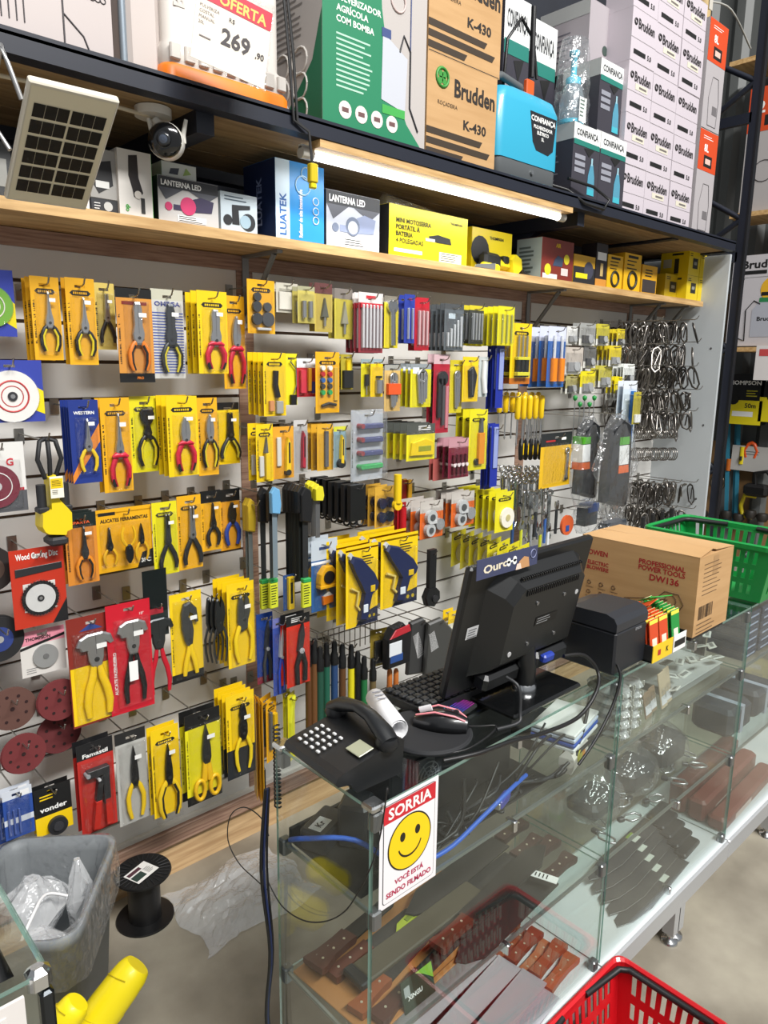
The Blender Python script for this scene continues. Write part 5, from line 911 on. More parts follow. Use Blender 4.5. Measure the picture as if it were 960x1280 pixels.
for j in range(2):
    za = ZS+j*(ony(870, 346, YS).z-ZS+.001); hb = ony(870, 346, YS).z-ZS
    for i in range(2):
        xa = X_(860+i*14.5, 340, YS); xb = X_(860+i*14.5+14, 340, YS)
        carton('drill_carton', 'yellow box of the two by two block at the shelf end, %s %s' % (('lower', 'upper')[j], ('left', 'right')[i]), 'box', xa, xb, YS, .16, za, hb, 'D9BE16', art_y, art_yl if i == 0 else None, group='block of yellow boxes at the shelf end')
xa = X_(828, 340, 2.0); carton('drill_carton', 'dark yellow box standing behind the two by two block', 'box', xa, X_(850, 340, 1.98), 1.98, .1, ZS, .13, 'B49A18', art_y)
# ---------------- on the rack deck --------------------------------------
ZR, YR = 2.4185, 1.80
LN = M('4A4648', .6)
def art_grey(b, w, h, y):
    for k in range(4): b.tube([(w*(-.28+k*.05), y, h*.1), (w*(-.28+k*.05), y, h*.75)], .0014, LN, 4)
    b.tube([(w*.14, y, h*.0), (w*.14, y, h*.6), (w*.12, y, h)], .002, LN, 4); b.tube([(w*.14, y, h*.22), (w*.28, y, h*.12), (w*.34, y, 0)], .002, LN, 4)
    b.ring(-w*.2, h*.84, w*.05, .003, y, LN, 16, 4); b.quad(-w*.25, -w*.15, h*.82, h*.86, LN, y)
    b.text('DIY', w*.36, h*.72, .03, LN, y, bold=True)
    for k in range(5): b.ring(w*(.28+.04*k), h*.36, .006, .0012, y, LN, 10, 4)
    b.disc(w*.3, h*.5, .012, y-.0004, y, LN, 16); b.quad(w*.38, w*.42, h*.44, h*.56, LN, y)
    b.lines(-w*.48, h*.1, h*.8, 4, LN, .02, .0014, y, True)
x0 = X_(-40, 40, YR); x1 = X_(143, 88, YR)
carton('sprayer_carton', 'pale grey carton with black line drawings at top left', 'box', x0, x1, YR, .34, ZR, .36, 'B9AFAC', art_grey, side='A69D9B')
x0 = X_(146, 70, 1.9); b = MB(); b.tube([(x0, 1.86, ZR), (x0, 1.86, ZR+.5)], .009, M('8A96A0', .35, .4), 10); tag(b.build('grey_pole'), 'grey vertical pole between grey carton and white tank', 'pole')
# white tank sprayer with orange base
xa, xb = X_(205, 100, YR+.02), X_(362, 140, YR+.02)
t = thing('tank_sprayer', 'large white plastic tank sprayer with orange base on the rack', 'sprayer', ((xa+xb)/2, YR+.14, ZR))
W = xb-xa
def rr(w, d, z, r=.03, n=4):
    P = []
    for cx, cy_, a0 in ((w/2-r, d/2-r, 0), (-w/2+r, d/2-r, 90), (-w/2+r, -d/2+r, 180), (w/2-r, -d/2+r, 270)):
        for k in range(n+1): a = R(a0+90*k/n); P.append((cx+r*math.cos(a), cy_+r*math.sin(a), z))
    return P
TW = M('C9C3BC', .35, 0, 0, .2)
b = MB(); b.rings([rr(W, .26, .0), rr(W, .26, .045), rr(W*.97, .25, .055)], M('EE7D12', .4), True); b.build('orange_base', t)
b = MB(); b.rings([rr(W*.95, .245, .055), rr(W*.96, .25, .075), rr(W*.95, .245, .10), rr(W*.9, .22, .115), rr(W*.9, .22, .45), rr(W*.8, .18, .5)], TW, True)
for k in range(9): x = W*(-.42+k*.105); b.bbox(x-.014, x+.014, -.131, -.12, .062, .10, TW, .003)
b.text('Brudden', -W*.36, .26, .03, M('C6BFB8', .4), -.1115, 90, True)
b.build('white_tank', t)
b = MB(); b.bbox(-W*.72, -W*.45, -.09, .1, .0, .4, M('B9AFAA', .5), .02); b.build('back_panel', t)
# sale sign
p = ony(290, 50, 1.655)
t = thing('price_sign', 'white sale sign with red OFERTA band and price 269,90', 'sign', (p.x, 1.655, p.z), 0)
t.rotation_euler = (0, R(9), R(-6))
b = MB(); b.box(-.095, .095, 0, .0012, -.075, .10, M('DCD3C4', .6)); b.quad(-.095, .095, .058, .10, M('B8243A', .5)); b.text('OFERTA', .02, .076, .024, M('E9B85A'), -.001, bold=True)
b.text('269', .01, -.0, .036, M('3A3436'), -.001, bold=True); b.text(',90', .062, -.008, .014, M('3A3436'), -.001, bold=True, anchor='l'); b.text('R$', -.005, .04, .01, M('3A3436'), -.001)
for i, s in enumerate(('PULVERIZA', 'COSTAL', 'MANUAL', '20L')): b.text(s, -.085, .044-i*.012, .007, M('6A6262'), -.001, anchor='l')
b.lines(-.08, -.02, .03, 1, M('6A6262'), .01, .003, -.001)
b.build('paper', t)
b = MB(); b.box(-.1, .1, .0016, .003, -.08, .12, BLI); b.build('clear_sleeve', t)
# black strap with yellow buckle
a = ony(356, 0, 1.735); c = ony(368, 150, 1.735); d = ony(388, 165, 1.735); e = ony(390, 205, 1.735)
t = thing('hanging_strap', 'black strap with yellow plastic end hanging over the beam', 'strap', tuple(c))
b = MB(); b.T = Matrix.Translation(-c)
for dx in (0, .012): b.tube([(a.x+dx-.01, 1.738, a.z+.1), (a.x+dx, 1.738, a.z), ((a.x+c.x)/2+dx*1.2, 1.738, (a.z+c.z)/2+.02), (c.x+dx, 1.738, c.z), (d.x-.005, 1.735, d.z), (e.x, 1.733, e.z)], .005, M('1B1B1C', .6), 6, flat=.5)
b.build('webbing', t)
b = MB(); b.T = Matrix.Translation(-c); b.bbox(e.x-.013, e.x+.013, 1.722, 1.742, e.z-.05, e.z, M('C9B21E', .4), .003); b.bbox(e.x-.010, e.x+.010, 1.724, 1.740, e.z-.065, e.z-.05, M('E2D21E', .4), .003); b.build('buckle', t)
# green box
def art_green(b, w, h, y):
    GR = M('1F7A55', .5); b.poly([(-w*.5, 0), (w*.5, 0), (w*.3, h*.12), (w*.12, h*.34), (w*.04, h*.6), (0, h), (-w*.5, h)], GR, y)
    y -= .0006
    for i, s in enumerate(('PULVERIZADOR', 'AGRÍCOLA', 'COM BOMBA')): b.text(s, -w*.38, h*(.57-.045*i), h*.028, M('DDE8DC'), y, bold=True, anchor='l')
    b.lines(-w*.38, h*.42, w*.34, 11, M('A9CDB8'), h*.022, h*.008, y); b.lines(-w*.38, h*.8, w*.34, 9, M('A9CDB8'), h*.02, h*.008, y)
    for k in range(4): b.disc(w*(-.3+.15*k), h*.1, w*.058, y-.0005, y, M('D9D4CC'), 16); b.quad(w*(-.33+.15*k), w*(-.27+.15*k), h*.09, h*.11, M('6A4A4A'), y-.001)
    b.poly([(w*.04, h*.2), (w*.28, h*.17), (w*.3, h*.42), (w*.05, h*.5)], M('B9BCC4'), y-.0004); b.quad(w*.05, w*.28, h*.14, h*.18, M('3FA04A'), y-.0006)
    b.ring(w*.2, h*.66, w*.07, w*.008, y, M('C9B4B0'), 16, 4); b.quad(w*.04, w*.13, h*.48, h*.52, M('3A4A7A'), y-.0006)
    b.tube([(w*.22, y, h*.44), (w*.26, y, h*.52), (w*.33, y, h*.46), (w*.33, y, h*.2), (w*.42, y, h*.1)], .003, M('2A2A2E'), 5); b.tube([(w*.33, y, h*.9), (w*.33, y, h*.46)], .002, M('3A4A7A'), 5)
def art_gl(b, w, h, y):
    b.poly([(-w*.5, 0), (w*.5, 0), (w*.5, h*.5), (w*.35, h*.3), (-w*.1, h*.1), (-w*.5, h*.05)], M('1F6A4A'), y); b.lines(-w*.3, h*.9, w*.5, 22, M('77716E'), h*.026, h*.008, y-.0004)
    for k in range(3):
        for j in range(2): b.ring(w*(-.15+.3*j), h*(.1+.11*k), w*.12, w*.012, y-.0008, M('C9C4BE'), 14, 4)
xg0, xg1 = X_(403, 170, YR), X_(530, 193, YR)
dep = onx(362, 150, xg0).y-YR
carton('sprayer_carton', 'tall green and white backpack sprayer carton', 'box', xg0, xg1, YR, .30, ZR, .62, 'B3ADA9', art_green, art_gl)
def art_k(b, w, h, y):
    b.ring(-w*.3, h*.8, w*.08, w*.016, y, M('3A8A3A'), 16, 4)
    for k in range(4): a = k*math.pi/2+.78; b.disc(-w*.3+w*.035*math.cos(a), h*.8+w*.035*math.sin(a), w*.032, y-.0006, y, M('3A8A3A'), 10)
    b.text('Brudden', w*.17, h*.75, h*.17, M('2A2420'), y, bold=True, w=w*.6)
    b.text('K-430', w*.18, h*.42, h*.095, M('2A2420'), y, bold=True, w=w*.34); b.text('ROÇADEIRA', -w*.22, h*.56, h*.04, M('4A3A2A'), y, anchor='c')
    for i in range(3): b.poly([(-w*.5, h*(.3-.1*i)), (w*(.3-.14*i if i != 1 else .42), h*(.3-.1*i)), (w*(.26-.14*i if i != 1 else .38), h*(.235-.1*i)), (-w*.5, h*(.235-.1*i))], M('3A2F24'), y)
xk0, xk1 = X_(532, 195, YR), X_(617, 220, YR)
hk = ony(575, 80, YR).z-ony(575, 208, YR).z
carton('brush_cutter_carton', 'lower kraft Brudden K-430 carton beside the green carton', 'box', xk0, xk1, YR, .3, ZR, hk, KRAFT, art_k)
carton('brush_cutter_carton', 'upper kraft Brudden K-430 carton beside the green carton', 'box', xk0, xk1+.01, YR, .3, ZR+hk+.001, hk, KRAFT, art_k)
# blue tank sprayer
xa, xb = X_(620, 210, YR), X_(697, 235, YR); W = xb-xa; hs = ony(655, 105, YR).z-ony(655, 232, YR).z
t = thing('blue_tank_sprayer', 'bright blue electric sprayer with grey base and black hoses', 'sprayer', ((xa+xb)/2, YR+.09, ZR))
BL = M('2E9CBC', .35, 0, 0, .3); GY = M('55595B', .5)
b = MB(); b.rings([rr(W*.9, .16, 0, .02), rr(W*.96, .175, .01, .03), rr(W*.96, .175, hs*.22, .03)], GY, True); b.quad(-W*.3, W*.4, .01, .02, M('4FC0DC'), -.089); b.disc(W*.05, hs*.14, .008, -.095, -.085, CHROME, 10); b.build('base', t)
b = MB(); b.rings([rr(W*.98, .18, hs*.22, .03), rr(W, .18, hs*.3, .035), rr(W, .18, hs*.8, .04), rr(W*.9, .16, hs*.92, .045), rr(W*.6, .11, hs*.97, .04)], BL, True)
b.poly([(W*-.02, hs*.76), (W*.42, hs*.76), (W*.38, hs*.42), (W*.3, hs*.36), (W*.1, hs*.38), (W*.04, hs*.46)], M('1E2024', .4), -.0905); b.text('CONFIANÇA', W*.2, hs*.7, hs*.055, WT, -.0912, bold=True, w=W*.4)
for i, s in enumerate(('PULVERIZADOR', 'ELÉTRICO', '5L')): b.text(s, W*.2, hs*(.62-.055*i), hs*.035, WT, -.0912, bold=True)
b.build('blue_tank', t)
b = MB(); b.tube([(-W*.4, 0, hs*.85), (-W*.38, 0, hs*1.04), (-W*.2, 0, hs*1.12), (W*.1, 0, hs*1.08), (W*.36, 0, hs*.9)], .014, GY, 8); b.build('carry_handle', t)
b = MB(); b.tube([(-W*.1, .02, hs*1.0), (-W*.12, .0, hs*1.5), (W*.05, -.01, hs*1.75), (W*.25, -.01, hs*1.6), (W*.3, -.02, hs*1.2)], .006, M('151516', .4), 8); b.build('hose', t)
b = MB(); b.tube([(W*.35, -.05, hs*.12), (W*.56, -.12, hs*.04), (W*.75, -.155, -.03), (W*1.1, -.16, -.035), (W*1.22, -.155, .01), (W*1.0, -.13, .05), (W*.6, -.11, .06)], .006, M('151516', .4), 8); b.build('power_cord', t)
b = MB(); b.tube([(W*.2, -.02, hs*1.9), (W*.22, -.02, hs*1.2)], .01, M('1A1A1C', .4), 8); b.bbox(W*.12, W*.24, -.03, -.01, hs*1.0, hs*1.16, M('D9561E', .4), .004); b.build('spray_lance', t)
# CONFIANCA cartons
def art_conf(b, w, h, y):
    b.quad(-w*.5, w*.5, h*.78, h, M('D9DAD8', .4), y); b.text('CONFIANÇA', 0, h*.89, h*.085, M('26282C'), y-.0005, bold=True, w=w*.8); b.quad(-w*.48, w*.48, h*.72, h*.79, M('1F7468'), y-.0003)
    b.poly([(-w*.1, h*.7), (w*.3, h*.72), (w*.1, h*.6)], PK, y-.0004); b.poly([(w*.08, h*.1), (w*.36, h*.1), (w*.34, h*.36), (w*.27, h*.52), (w*.18, h*.52), (w*.1, h*.36)], M('4C8CA4'), y-.0004); b.quad(w*.1, w*.34, h*.1, h*.18, M('3FA8B8'), y-.0007); b.quad(w*.19, w*.25, h*.5, h*.6, M('8FB4C0'), y-.0006)
    for k in range(3): b.quad(-w*.42, -w*.04, h*(.36+.09*k), h*(.42+.09*k), M('8A8C96'), y-.0004)
    b.quad(-w*.5, w*.5, 0, h*.06, M('D2D2D2'), y-.0003)
xs = [X_(713, 240, YR), X_(746, 250, YR), X_(778, 258, YR)]
hc = ony(730, 152, YR).z-ony(730, 248, YR).z
CB = '3A3840'
lf = lambda b, w, h, y: (b.quad(-w*.5, w*.5, h*.78, h, M('A9AAA8'), y), b.lines(-w*.4, h*.6, w*.6, 6, M('6A6870'), h*.08, h*.02, y))
for i in range(2): carton('sprayer_box', 'dark CONFIANÇA sprayer box on the deck, %s of the lower pair' % ('left', 'right')[i], 'box', xs[i], xs[i+1]-.002, YR, .2, ZR, hc, CB, art_conf, lf if i == 0 else None, group='dark sprayer boxes with white top band')
x_ = X_(746, 160, YR+.03); carton('sprayer_box', 'dark CONFIANÇA sprayer box stacked on the lower pair', 'box', x_, X_(776, 165, YR+.03), YR+.03, .18, ZR+hc+.002, hc*1.02, CB, art_conf, lf, group='dark sprayer boxes with white top band')
for i in range(2):
    xa = X_(628+i*34, 90, 2.05); carton('sprayer_box', 'dark CONFIANÇA sprayer box behind the blue sprayer, %s one' % ('left', 'right')[i], 'box', xa, X_(628+i*34+32, 95, 2.05), 2.05, .15, ZR, ony(660, 0, 2.05).z-ZR-.0+(-.01 if i == 0 else -.05), CB, art_conf, group='dark sprayer boxes with white top band')
xb_ = X_(776, 60, 1.95); carton('sprayer_carton', 'grey Brudden carton lying above the dark sprayer boxes', 'box', X_(735, 60, 1.92), X_(790, 60, 1.92)-.03, 1.92, .25, ZR+2*hc+.006, .26, 'A39CA0', lambda b, w, h, y: (b.text('Brudden', w*.34, h*.4, .035, PK, y, -90, True), b.disc(-w*.1, h*.35, .02, y-.0004, y, M('3A4A44'), 14), b.tube([(w*.05, y, h*.2), (w*.12, y, h*.6)], .004, PK, 5)), lf)
# bagged sprayer bottle
p = ony(714, 145, 1.86)
t = thing('bagged_sprayer', 'hand pressure sprayer in clear bag with blue collar', 'sprayer', (p.x, 1.86, ZR+hc+.001))
b = MB(); b.lathe([(.045, .0), (.05, .01), (.05, .1), (.035, .15), (.018, .17)], clear_mat('bottle_plastic', (.75, .82, .85, 1), .1, .2, diff=.25, dcol=(.5, .6, .65, 1)), n=18); b.build('bottle', t)
b = MB(); b.lathe([(.052, .0), (.052, .022)], M('3FB0C8', .4), n=18); b.lathe([(.03, .155), (.03, .18), (.012, .19), (.012, .26), (.02, .265), (.02, .28)], M('3FB0C8', .4), n=14); b.build('blue_collar', t)
b = MB(); b.quad(-.025, .025, .01, .10, WT, -.053); b.lines(-.02, .09, .03, 5, M('4A6A5A'), .014, .004, -.054); b.build('label', t)
random.seed(5); b = MB(); b.rings([[((.088-.018*(k/6)**2)*random.uniform(.9, 1.12)*math.cos(a), .07*(1-.03*k)*random.uniform(.85, 1.05)*math.sin(a), .04*k) for a in [2*math.pi*q/12 for q in range(12)]] for k in range(9)], BAG); b.build('clear_bag', t)
# small Brudden boxes
def art_b(v):
    def f(b, w, h, y):
        b.text('Brudden', w*.08, h*.75, h*.19, M('2E2A2C'), y, bold=True, w=w*.66); b.ring(-w*.36, h*.75, w*.05, w*.02, y, M('2E2A2C'), 10, 4)
        if v: b.quad(-w*.2, w*.3, h*.5, h*.62, M('CFC9B8'), y); b.quad(-w*.05, w*.25, h*.54, h*.58, M('6A6460'), y-.0004)
        b.text('5.0', w*.26, h*.2, h*.1, PK, y, bold=True); b.quad(-w*.38, w*.1, h*.15, h*.24, PK, y-.0003); b.quad(-w*.5, w*.5, h*.44, h*.447, M('8A8486'), y)
    return f
YB_ = 1.805
cols = [(773, 803), (804, 834), (835, 862)]
hb = (ony(790, 204, YB_).z-ony(790, 265, YB_).z)
for ci, (a, c) in enumerate(cols):
    xa, xb = X_(a, 270, YB_), X_(c, 275, YB_)
    for k in range((5, 5, 5)[ci]):
        h_ = hb*1.02
        carton('small_sprayer_box', 'small white Brudden box, %s column, %s from the bottom' % (('left', 'middle', 'right')[ci], ('first', 'second', 'third', 'fourth', 'fifth')[k]), 'box', xa+.001, xb-.001, YB_+random.uniform(0, .006), .13, ZR+k*(h_+.001), h_, 'C2B9C0', art_b(random.random() < .5 or k == 4), group='wall of small white Brudden boxes')
def art_or(b, w, h, y):
    b.quad(-w*.5, w*.5, h*.62, h, M('C8461E', .45), y); b.text('8L', -w*.1, h*.84, h*.07, WT, y-.0004, bold=True); b.lines(-w*.3, h*.95, w*.6, 2, WT, h*.02, h*.006, y-.0004)
    b.quad(-w*.2, w*.25, h*.66, h*.77, PK, y-.0004); b.quad(-w*.12, w*.17, h*.69, h*.74, M('D9B4A8'), y-.0008)
    b.tube([(-w*.2, y, h*.05), (-w*.25, y, h*.3), (-w*.1, y, h*.5), (w*.2, y, h*.5), (w*.3, y, h*.3), (w*.25, y, h*.05), (-w*.2, y, h*.05)], .0018, M('6A6668'), 4); b.quad(w*.0, w*.25, h*.16, h*.24, M('6A6668'), y)
xa, xb = X_(864, 290, YB_), X_(886, 295, YB_)
ho = ony(872, 155, YB_).z-ony(872, 291, YB_).z
for k in range(2): carton('tall_sprayer_box', 'tall grey and orange sprayer box at the rack end, %s' % ('lower', 'upper')[k], 'box', xa, xb, YB_, .2, ZR+k*(ho+.001), ho, 'A9A4A6', art_or, group='grey and orange sprayer boxes at the rack end')
# ---------------- solar panel -------------------------------------------
c = [ony(42, 100, 1.58), ony(153, 130, 1.58)]; c += [onx(105, 262, c[1].x), onx(2, 250, c[0].x)]
o_ = (c[0]+c[1]+c[2]+c[3])/4; ux = ((c[1]-c[0])+(c[2]-c[3])).normalized(); uz = ((c[0]-c[3])+(c[1]-c[2])); uz = (uz-ux*uz.dot(ux)).normalized(); uy = uz.cross(ux)
wp = ((c[1]-c[0]).length+(c[2]-c[3]).length)/2; hp = ((c[0]-c[3]).length+(c[1]-c[2]).length)/2
t = thing('solar_panel', 'small framed solar panel hanging tilted under the rack at left', 'solar panel', tuple(o_))
m = Matrix((ux, uy, uz)).transposed(); t.rotation_euler = m.to_euler()
fr = M('D9D3C4', .4)
b = MB(); b.bbox(-wp/2, wp/2, 0, .018, -hp/2, hp/2, fr, .003); b.build('frame', t)
b = MB(); b.quad(-wp*.47, wp*.47, -hp*.475, hp*.475, M('E2DAC0', .35), -.001); b.build('backing', t)
cm = M('08090C', .4)
for s in (0, 1):
    b = MB()
    for r_ in range(6):
        z0 = hp*(-.39+r_*.128)
        for k in range(3): xx = wp*(-.41+s*.42+k*.133); b.quad(xx, xx+wp*.127, z0, z0+hp*.105, cm, -.002)
    b.build('cell_bank', t)
b = MB(); b.tube([(-wp*.5, .02, hp*.3), (-wp*.62, .07, hp*.42), (-wp*.66, .10, hp*.46), (-wp*.66, .10, -hp*.1), (-wp*.5, .03, -hp*.14)], .005, M('B9B9B9', .3, .7), 6); b.build('mounting_arm', t)
# ---------------- security camera ---------------------------------------
p = ony(207, 176, 1.80); q = ony(190, 146, 1.87)
t = thing('security_camera', 'white and black round security camera with two antennas under the deck', 'camera', (p.x, 1.80, p.z))
d_ = Vector((-.62, -.78, -.10)).normalized()
zz = d_; xx = Vector((0, 0, 1)).cross(zz).normalized(); yy = zz.cross(xx); mt = Matrix((xx, yy, zz)).transposed().to_4x4()
def obj_T(b): b.T = mt
WC = M('D9D6CE', .35, 0, 0, .3)
b = MB(); b.T = mt; b.lathe([(.012, -.075), (.034, -.06), (.042, -.03), (.043, .0), (.041, .006)], WC, n=24); b.build('white_shell', t)
b = MB(); b.T = mt; b.lathe([(.040, .0), (.041, .01), (.036, .018), (.02, .021)], M('0B0B0C', .12, 0, 0, .6), n=24); b.lathe([(.016, .02), (.017, .026), (.011, .027)], M('26282C', .2), n=20); b.lathe([(.010, .0272), (.004, .029)], M('3A4250', .1, 0, 0, 1), n=16); b.build('lens_face', t)
up = Vector((0, 0, 1))
for s, n_ in ((-1, 'antenna'), (1, 'antenna')):
    b = MB(); a0 = xx*(.038*s)+zz*(-.03); b.tube([a0, a0+Vector((0, 0, .02)), a0+Vector((0, 0, .055))+xx*s*.008], [.007, .0065, .005], WC, 8); b.build(n_, t)
b = MB(); e_ = Vector((.0, .06, ZD-.0-p.z)); b.tube([-zz*.05, -zz*.06+Vector((0, .01, .02)), e_-Vector((0, 0, .02))], .012, WC, 8); b.lathe([(.045, e_.z-.018), (.045, e_.z+.002)], WC, (e_.x, e_.y, 0), n=22); b.build('ceiling_mount', t)
# ================= ON THE COUNTER =======================================
KB = M('17181A', .42); KB2 = M('242629', .5)
def tilted(o, rx=0, ry=0, rz=0): o.rotation_euler = (R(rx), R(ry), R(rz)); return o
def cable(name, label, pts, r, c='151516', cat='cable', group=None):
    b = MB(); P = [Vector(p) for p in pts]; Q = []
    for i in range(len(P)-1):     # catmull-rom
        p0, p1, p2, p3 = P[max(i-1, 0)], P[i], P[i+1], P[min(i+2, len(P)-1)]
        for k in range(5):
            t = k/5; Q.append(.5*((2*p1)+(-p0+p2)*t+(2*p0-5*p1+4*p2-p3)*t*t+(-p0+3*p1-3*p2+p3)*t*t*t))
    Q.append(P[-1]); b.tube(Q, r, M(c, .45), 6)
    return tag(b.build(name), label, cat, group)
# telephone
t = thing('telephone', 'black desk telephone with handset on the counter corner', 'telephone', (.70, .865, ZT))
t.rotation_euler = (0, 0, R(-3)); t.scale = (.93, .93, .85)
def sideprism(b, pts, y0, y1, m): b.rings([[(p[0], y0, p[1]) for p in pts], [(p[0], y1, p[1]) for p in pts]], m)
b = MB(); sideprism(b, [(.0, .040), (.006, .030), (.035, .024), (.05, .0), (.16, .0), (.165, .075), (.155, .083), (.02, .055), (.005, .05)], .0, .175, KB); b.build('base', t)
b = MB()
for i in range(5):
    for j in range(4):
        x = .022+.0135*i; z = .0585+(x-.02)*.2+.0012; y = .15-.021*j
        b.bbox(x-.003, x+.003, y-.0044, y+.0044, z-.002, z+.0028, M('C9CACA', .4) if 1 else KB, .001)
b.build('keypad', t)
b = MB(); b.T = Matrix.Translation((.062, .025, .0675)) @ Matrix.Rotation(R(-11.5), 4, 'Y'); b.bbox(-.0, .036, -.015, .028, 0, .003, M('9A9C84', .25), .001); b.build('display', t)
b = MB(); b.T = Matrix.Translation((.125, .0, .082))
b.tube([(.0, -.005, .004), (.003, .02, .016), (.004, .06, .034), (.004, .10, .038), (.003, .15, .024), (.0, .18, .004)], [.020, .022, .017, .016, .021, .020], M('1C1E20', .33), 12, flat=.8)
b.lathe([(.02, -.012), (.024, 0), (.02, .012)], KB, (.0, .005, .0), n=16); b.lathe([(.02, -.012), (.024, 0), (.02, .012)], KB, (.0, .17, .0), n=16)
b.build('handset', t)
b = MB(); P = []
for k in range(140): a = k*.9; P.append((.04+.007*math.cos(a), .268+.007*math.sin(a), .03-.0015*k)); 
b.tube(P, .0022, KB, 5); b.build('coiled_cord', t)
# mouse mat and mouse
c0 = Vector((.985, .925, ZT))
t = thing('mouse_mat', 'thick round black mouse mat between phone and monitor', 'mouse mat', tuple(c0))
b = MB(); b.lathe([(.088, .0), (.09, .002), (.09, .009), (.086, .011)], M('191A1D', .75), n=40); b.build('pad', t); b = MB(); b.lathe([(.09, .004), (.0915, .006), (.09, .008)], M('2A2B2E', .6), n=40); b.build('stitched_edge', t)
t = thing('computer_mouse', 'black mouse with pink and white trim on the mat', 'mouse', (1.015, .915, ZT+.0115), -60)
b = MB(); rs = []
for k in range(9):
    u = k/8; wv = .030*(math.sin(math.pi*(.12+.8*u))**.5); hv = .036*math.sin(math.pi*(.15+.62*u)); x = -.055+.11*u
    rs.append([(x, wv*math.cos(a), max(0, hv*math.sin(a)) if a <= math.pi else 0) for a in [2*math.pi*q/16 for q in range(16)]])
b.rings(rs, M('141517', .3, 0, 0, .4), True); b.build('shell', t)
b = MB(); b.tube([(-.05, .012, .022), (-.01, .0165, .036), (.03, .015, .032), (.05, .008, .022)], .0022, M('E58A92', .4), 6); b.tube([(-.05, -.012, .022), (-.01, -.017, .036), (.03, -.015, .032), (.05, -.008, .022)], .0022, M('E58A92', .4), 6); b.build('pink_trim', t)
b = MB(); b.tube([(-.045, .0, .0265), (-.02, 0, .0355)], [.008, .009], M('DAD8DA', .35), 8, flat=.3); b.build('palm_panel', t)
b = MB(); b.lathe([(.006, -.003), (.006, .003)], M('2A2A2C', .4), (.03, 0, .034), 'y', 12); b.build('scroll_wheel', t)
# paper roll
t = thing('receipt_roll', 'curled white receipt paper roll leaning on the handset', 'paper roll', (.935, .995, ZT+.014), -113)
b = MB(); P = []
for k in range(34): a = k*.42; r_ = .022*(1-.016*k); P.append((r_*math.cos(a), r_*math.sin(a)+.024))
P = [(-.06, .002), (-.03, .001)]+[(r[0], r[1]) for r in P[::-1]][:0]+[(.022*math.cos(a)*(1-.012*k), .024+.022*math.sin(a)*(1-.012*k)) for k, a in enumerate([-math.pi/2+.42*i for i in range(30)])]
b.rings([[(-.07, p[0], p[1]) for p in P], [(.075, p[0]*.94, p[1]) for p in P]], M('E4E4E6', .6), True, False, False)
o = b.build('paper', t); md = o.modifiers.new('thick', 'SOLIDIFY'); md.thickness = .0006
b = MB(); b.T = Matrix.Translation((0, 0, .0473)); 
for i in range(3): b.add([(-.05+.016*i, -.012, -.0005), (-.046+.016*i, -.012, -.0005), (-.046+.016*i, .008, -.0005), (-.05+.016*i, .008, -.0005)], [(0, 1, 2, 3)], M('6A6C78'))
b.build('print', t)
t = thing('paper_slip', 'flat white paper sheet lying behind the phone handset', 'paper', (.93, 1.04, ZT), 25); b = MB(); b.box(-.05, .05, -.03, .03, .0, .0015, WT); b.lines(0, 0, .01, 1, PK) if 0 else None; b.build('sheet', t)
# keyboard
t = thing('keyboard', 'black computer keyboard standing on the counter behind the monitor', 'keyboard', (1.19, 1.035, ZT+.001), -2)
b = MB(); sideprism(b, [(-.0, 0), (.0, .0)], 0, 0, KB) if 0 else b.rings([[(-.17, -.075, 0), (.17, -.075, 0), (.17, .065, 0), (-.17, .065, 0)], [(-.17, -.075, .024), (.17, -.075, .024), (.17, .065, .014), (-.17, .065, .014)]], KB); b.build('case', t)
for r_ in range(6):
    b = MB(); b.T = Matrix.Translation((0, -.063+r_*.0225, .0245-r_*.0016))
    for i in range(16): b.bbox(-.163+i*.0204, -.146+i*.0204, -.008, .0085, 0, .007, KB2, .002)
    b.build('key_row', t)
# monitor
mt_ = thing('computer_monitor', 'black computer monitor seen from behind on the counter', 'monitor', (1.285, .915, ZT))
MX0, MX1 = -.222, .222
tl = math.degrees(math.atan2(.065, .30))
TM = Matrix.Translation((0, .04, .036)) @ Matrix.Rotation(R(tl), 4, 'X')
b = MB(); b.T = TM; b.bbox(MX0, MX1, 0, .02, 0, .307, M('131415', .35), .005); b.build('screen_frame', mt_)
b = MB(); b.T = TM; b.bbox(MX0+.014, MX1-.014, .0202, .021, .02, .29, M('060708', .1), .0003); b.build('screen', mt_)
b = MB(); b.T = TM
b.rings([[(-.16, 0, .04), (.17, 0, .04), (.17, 0, .27), (.14, 0, .285), (-.12, 0, .285), (-.16, 0, .25)], [(-.13, -.03, .06), (.15, -.03, .06), (.15, -.03, .25), (.13, -.03, .268), (-.10, -.03, .268), (-.13, -.03, .235)], [(-.115, -.045, .08), (.14, -.045, .08), (.14, -.045, .24), (.12, -.046, .255), (-.085, -.046, .255), (-.115, -.045, .22)]], M('18191A', .38))
for k in range(26): b.bbox(-.08+.0075*k, -.0765+.0075*k, -.0485, -.045, .238, .252, M('0C0C0D', .5), .0005)
for k in range(30): b.bbox(-.09+.0075*k, -.0865+.0075*k, -.036, -.028, .270, .276, M('0C0C0D', .5), .0005)
for x, z in ((-.03, .11), (.07, .11), (-.03, .21), (.07, .21)): b.lathe([(.0045, -.0475), (.0045, -.045)], M('8A8A8C', .3, .8), (x, 0, z), 'y', 10)
b.quad(-.02, .06, .15, .172, M('0D0D0E', .4), -.0462); b.lines(-.015, .169, .05, 3, M('8A8B8D'), .006, .002, -.0466)
for x, z in ((-.09, .10), (.12, .205)): b.lathe([(.006, -.0468), (.006, -.045)], M('B9B9BA', .4), (x, 0, z), 'y', 12)
b.build('rear_housing', mt_)
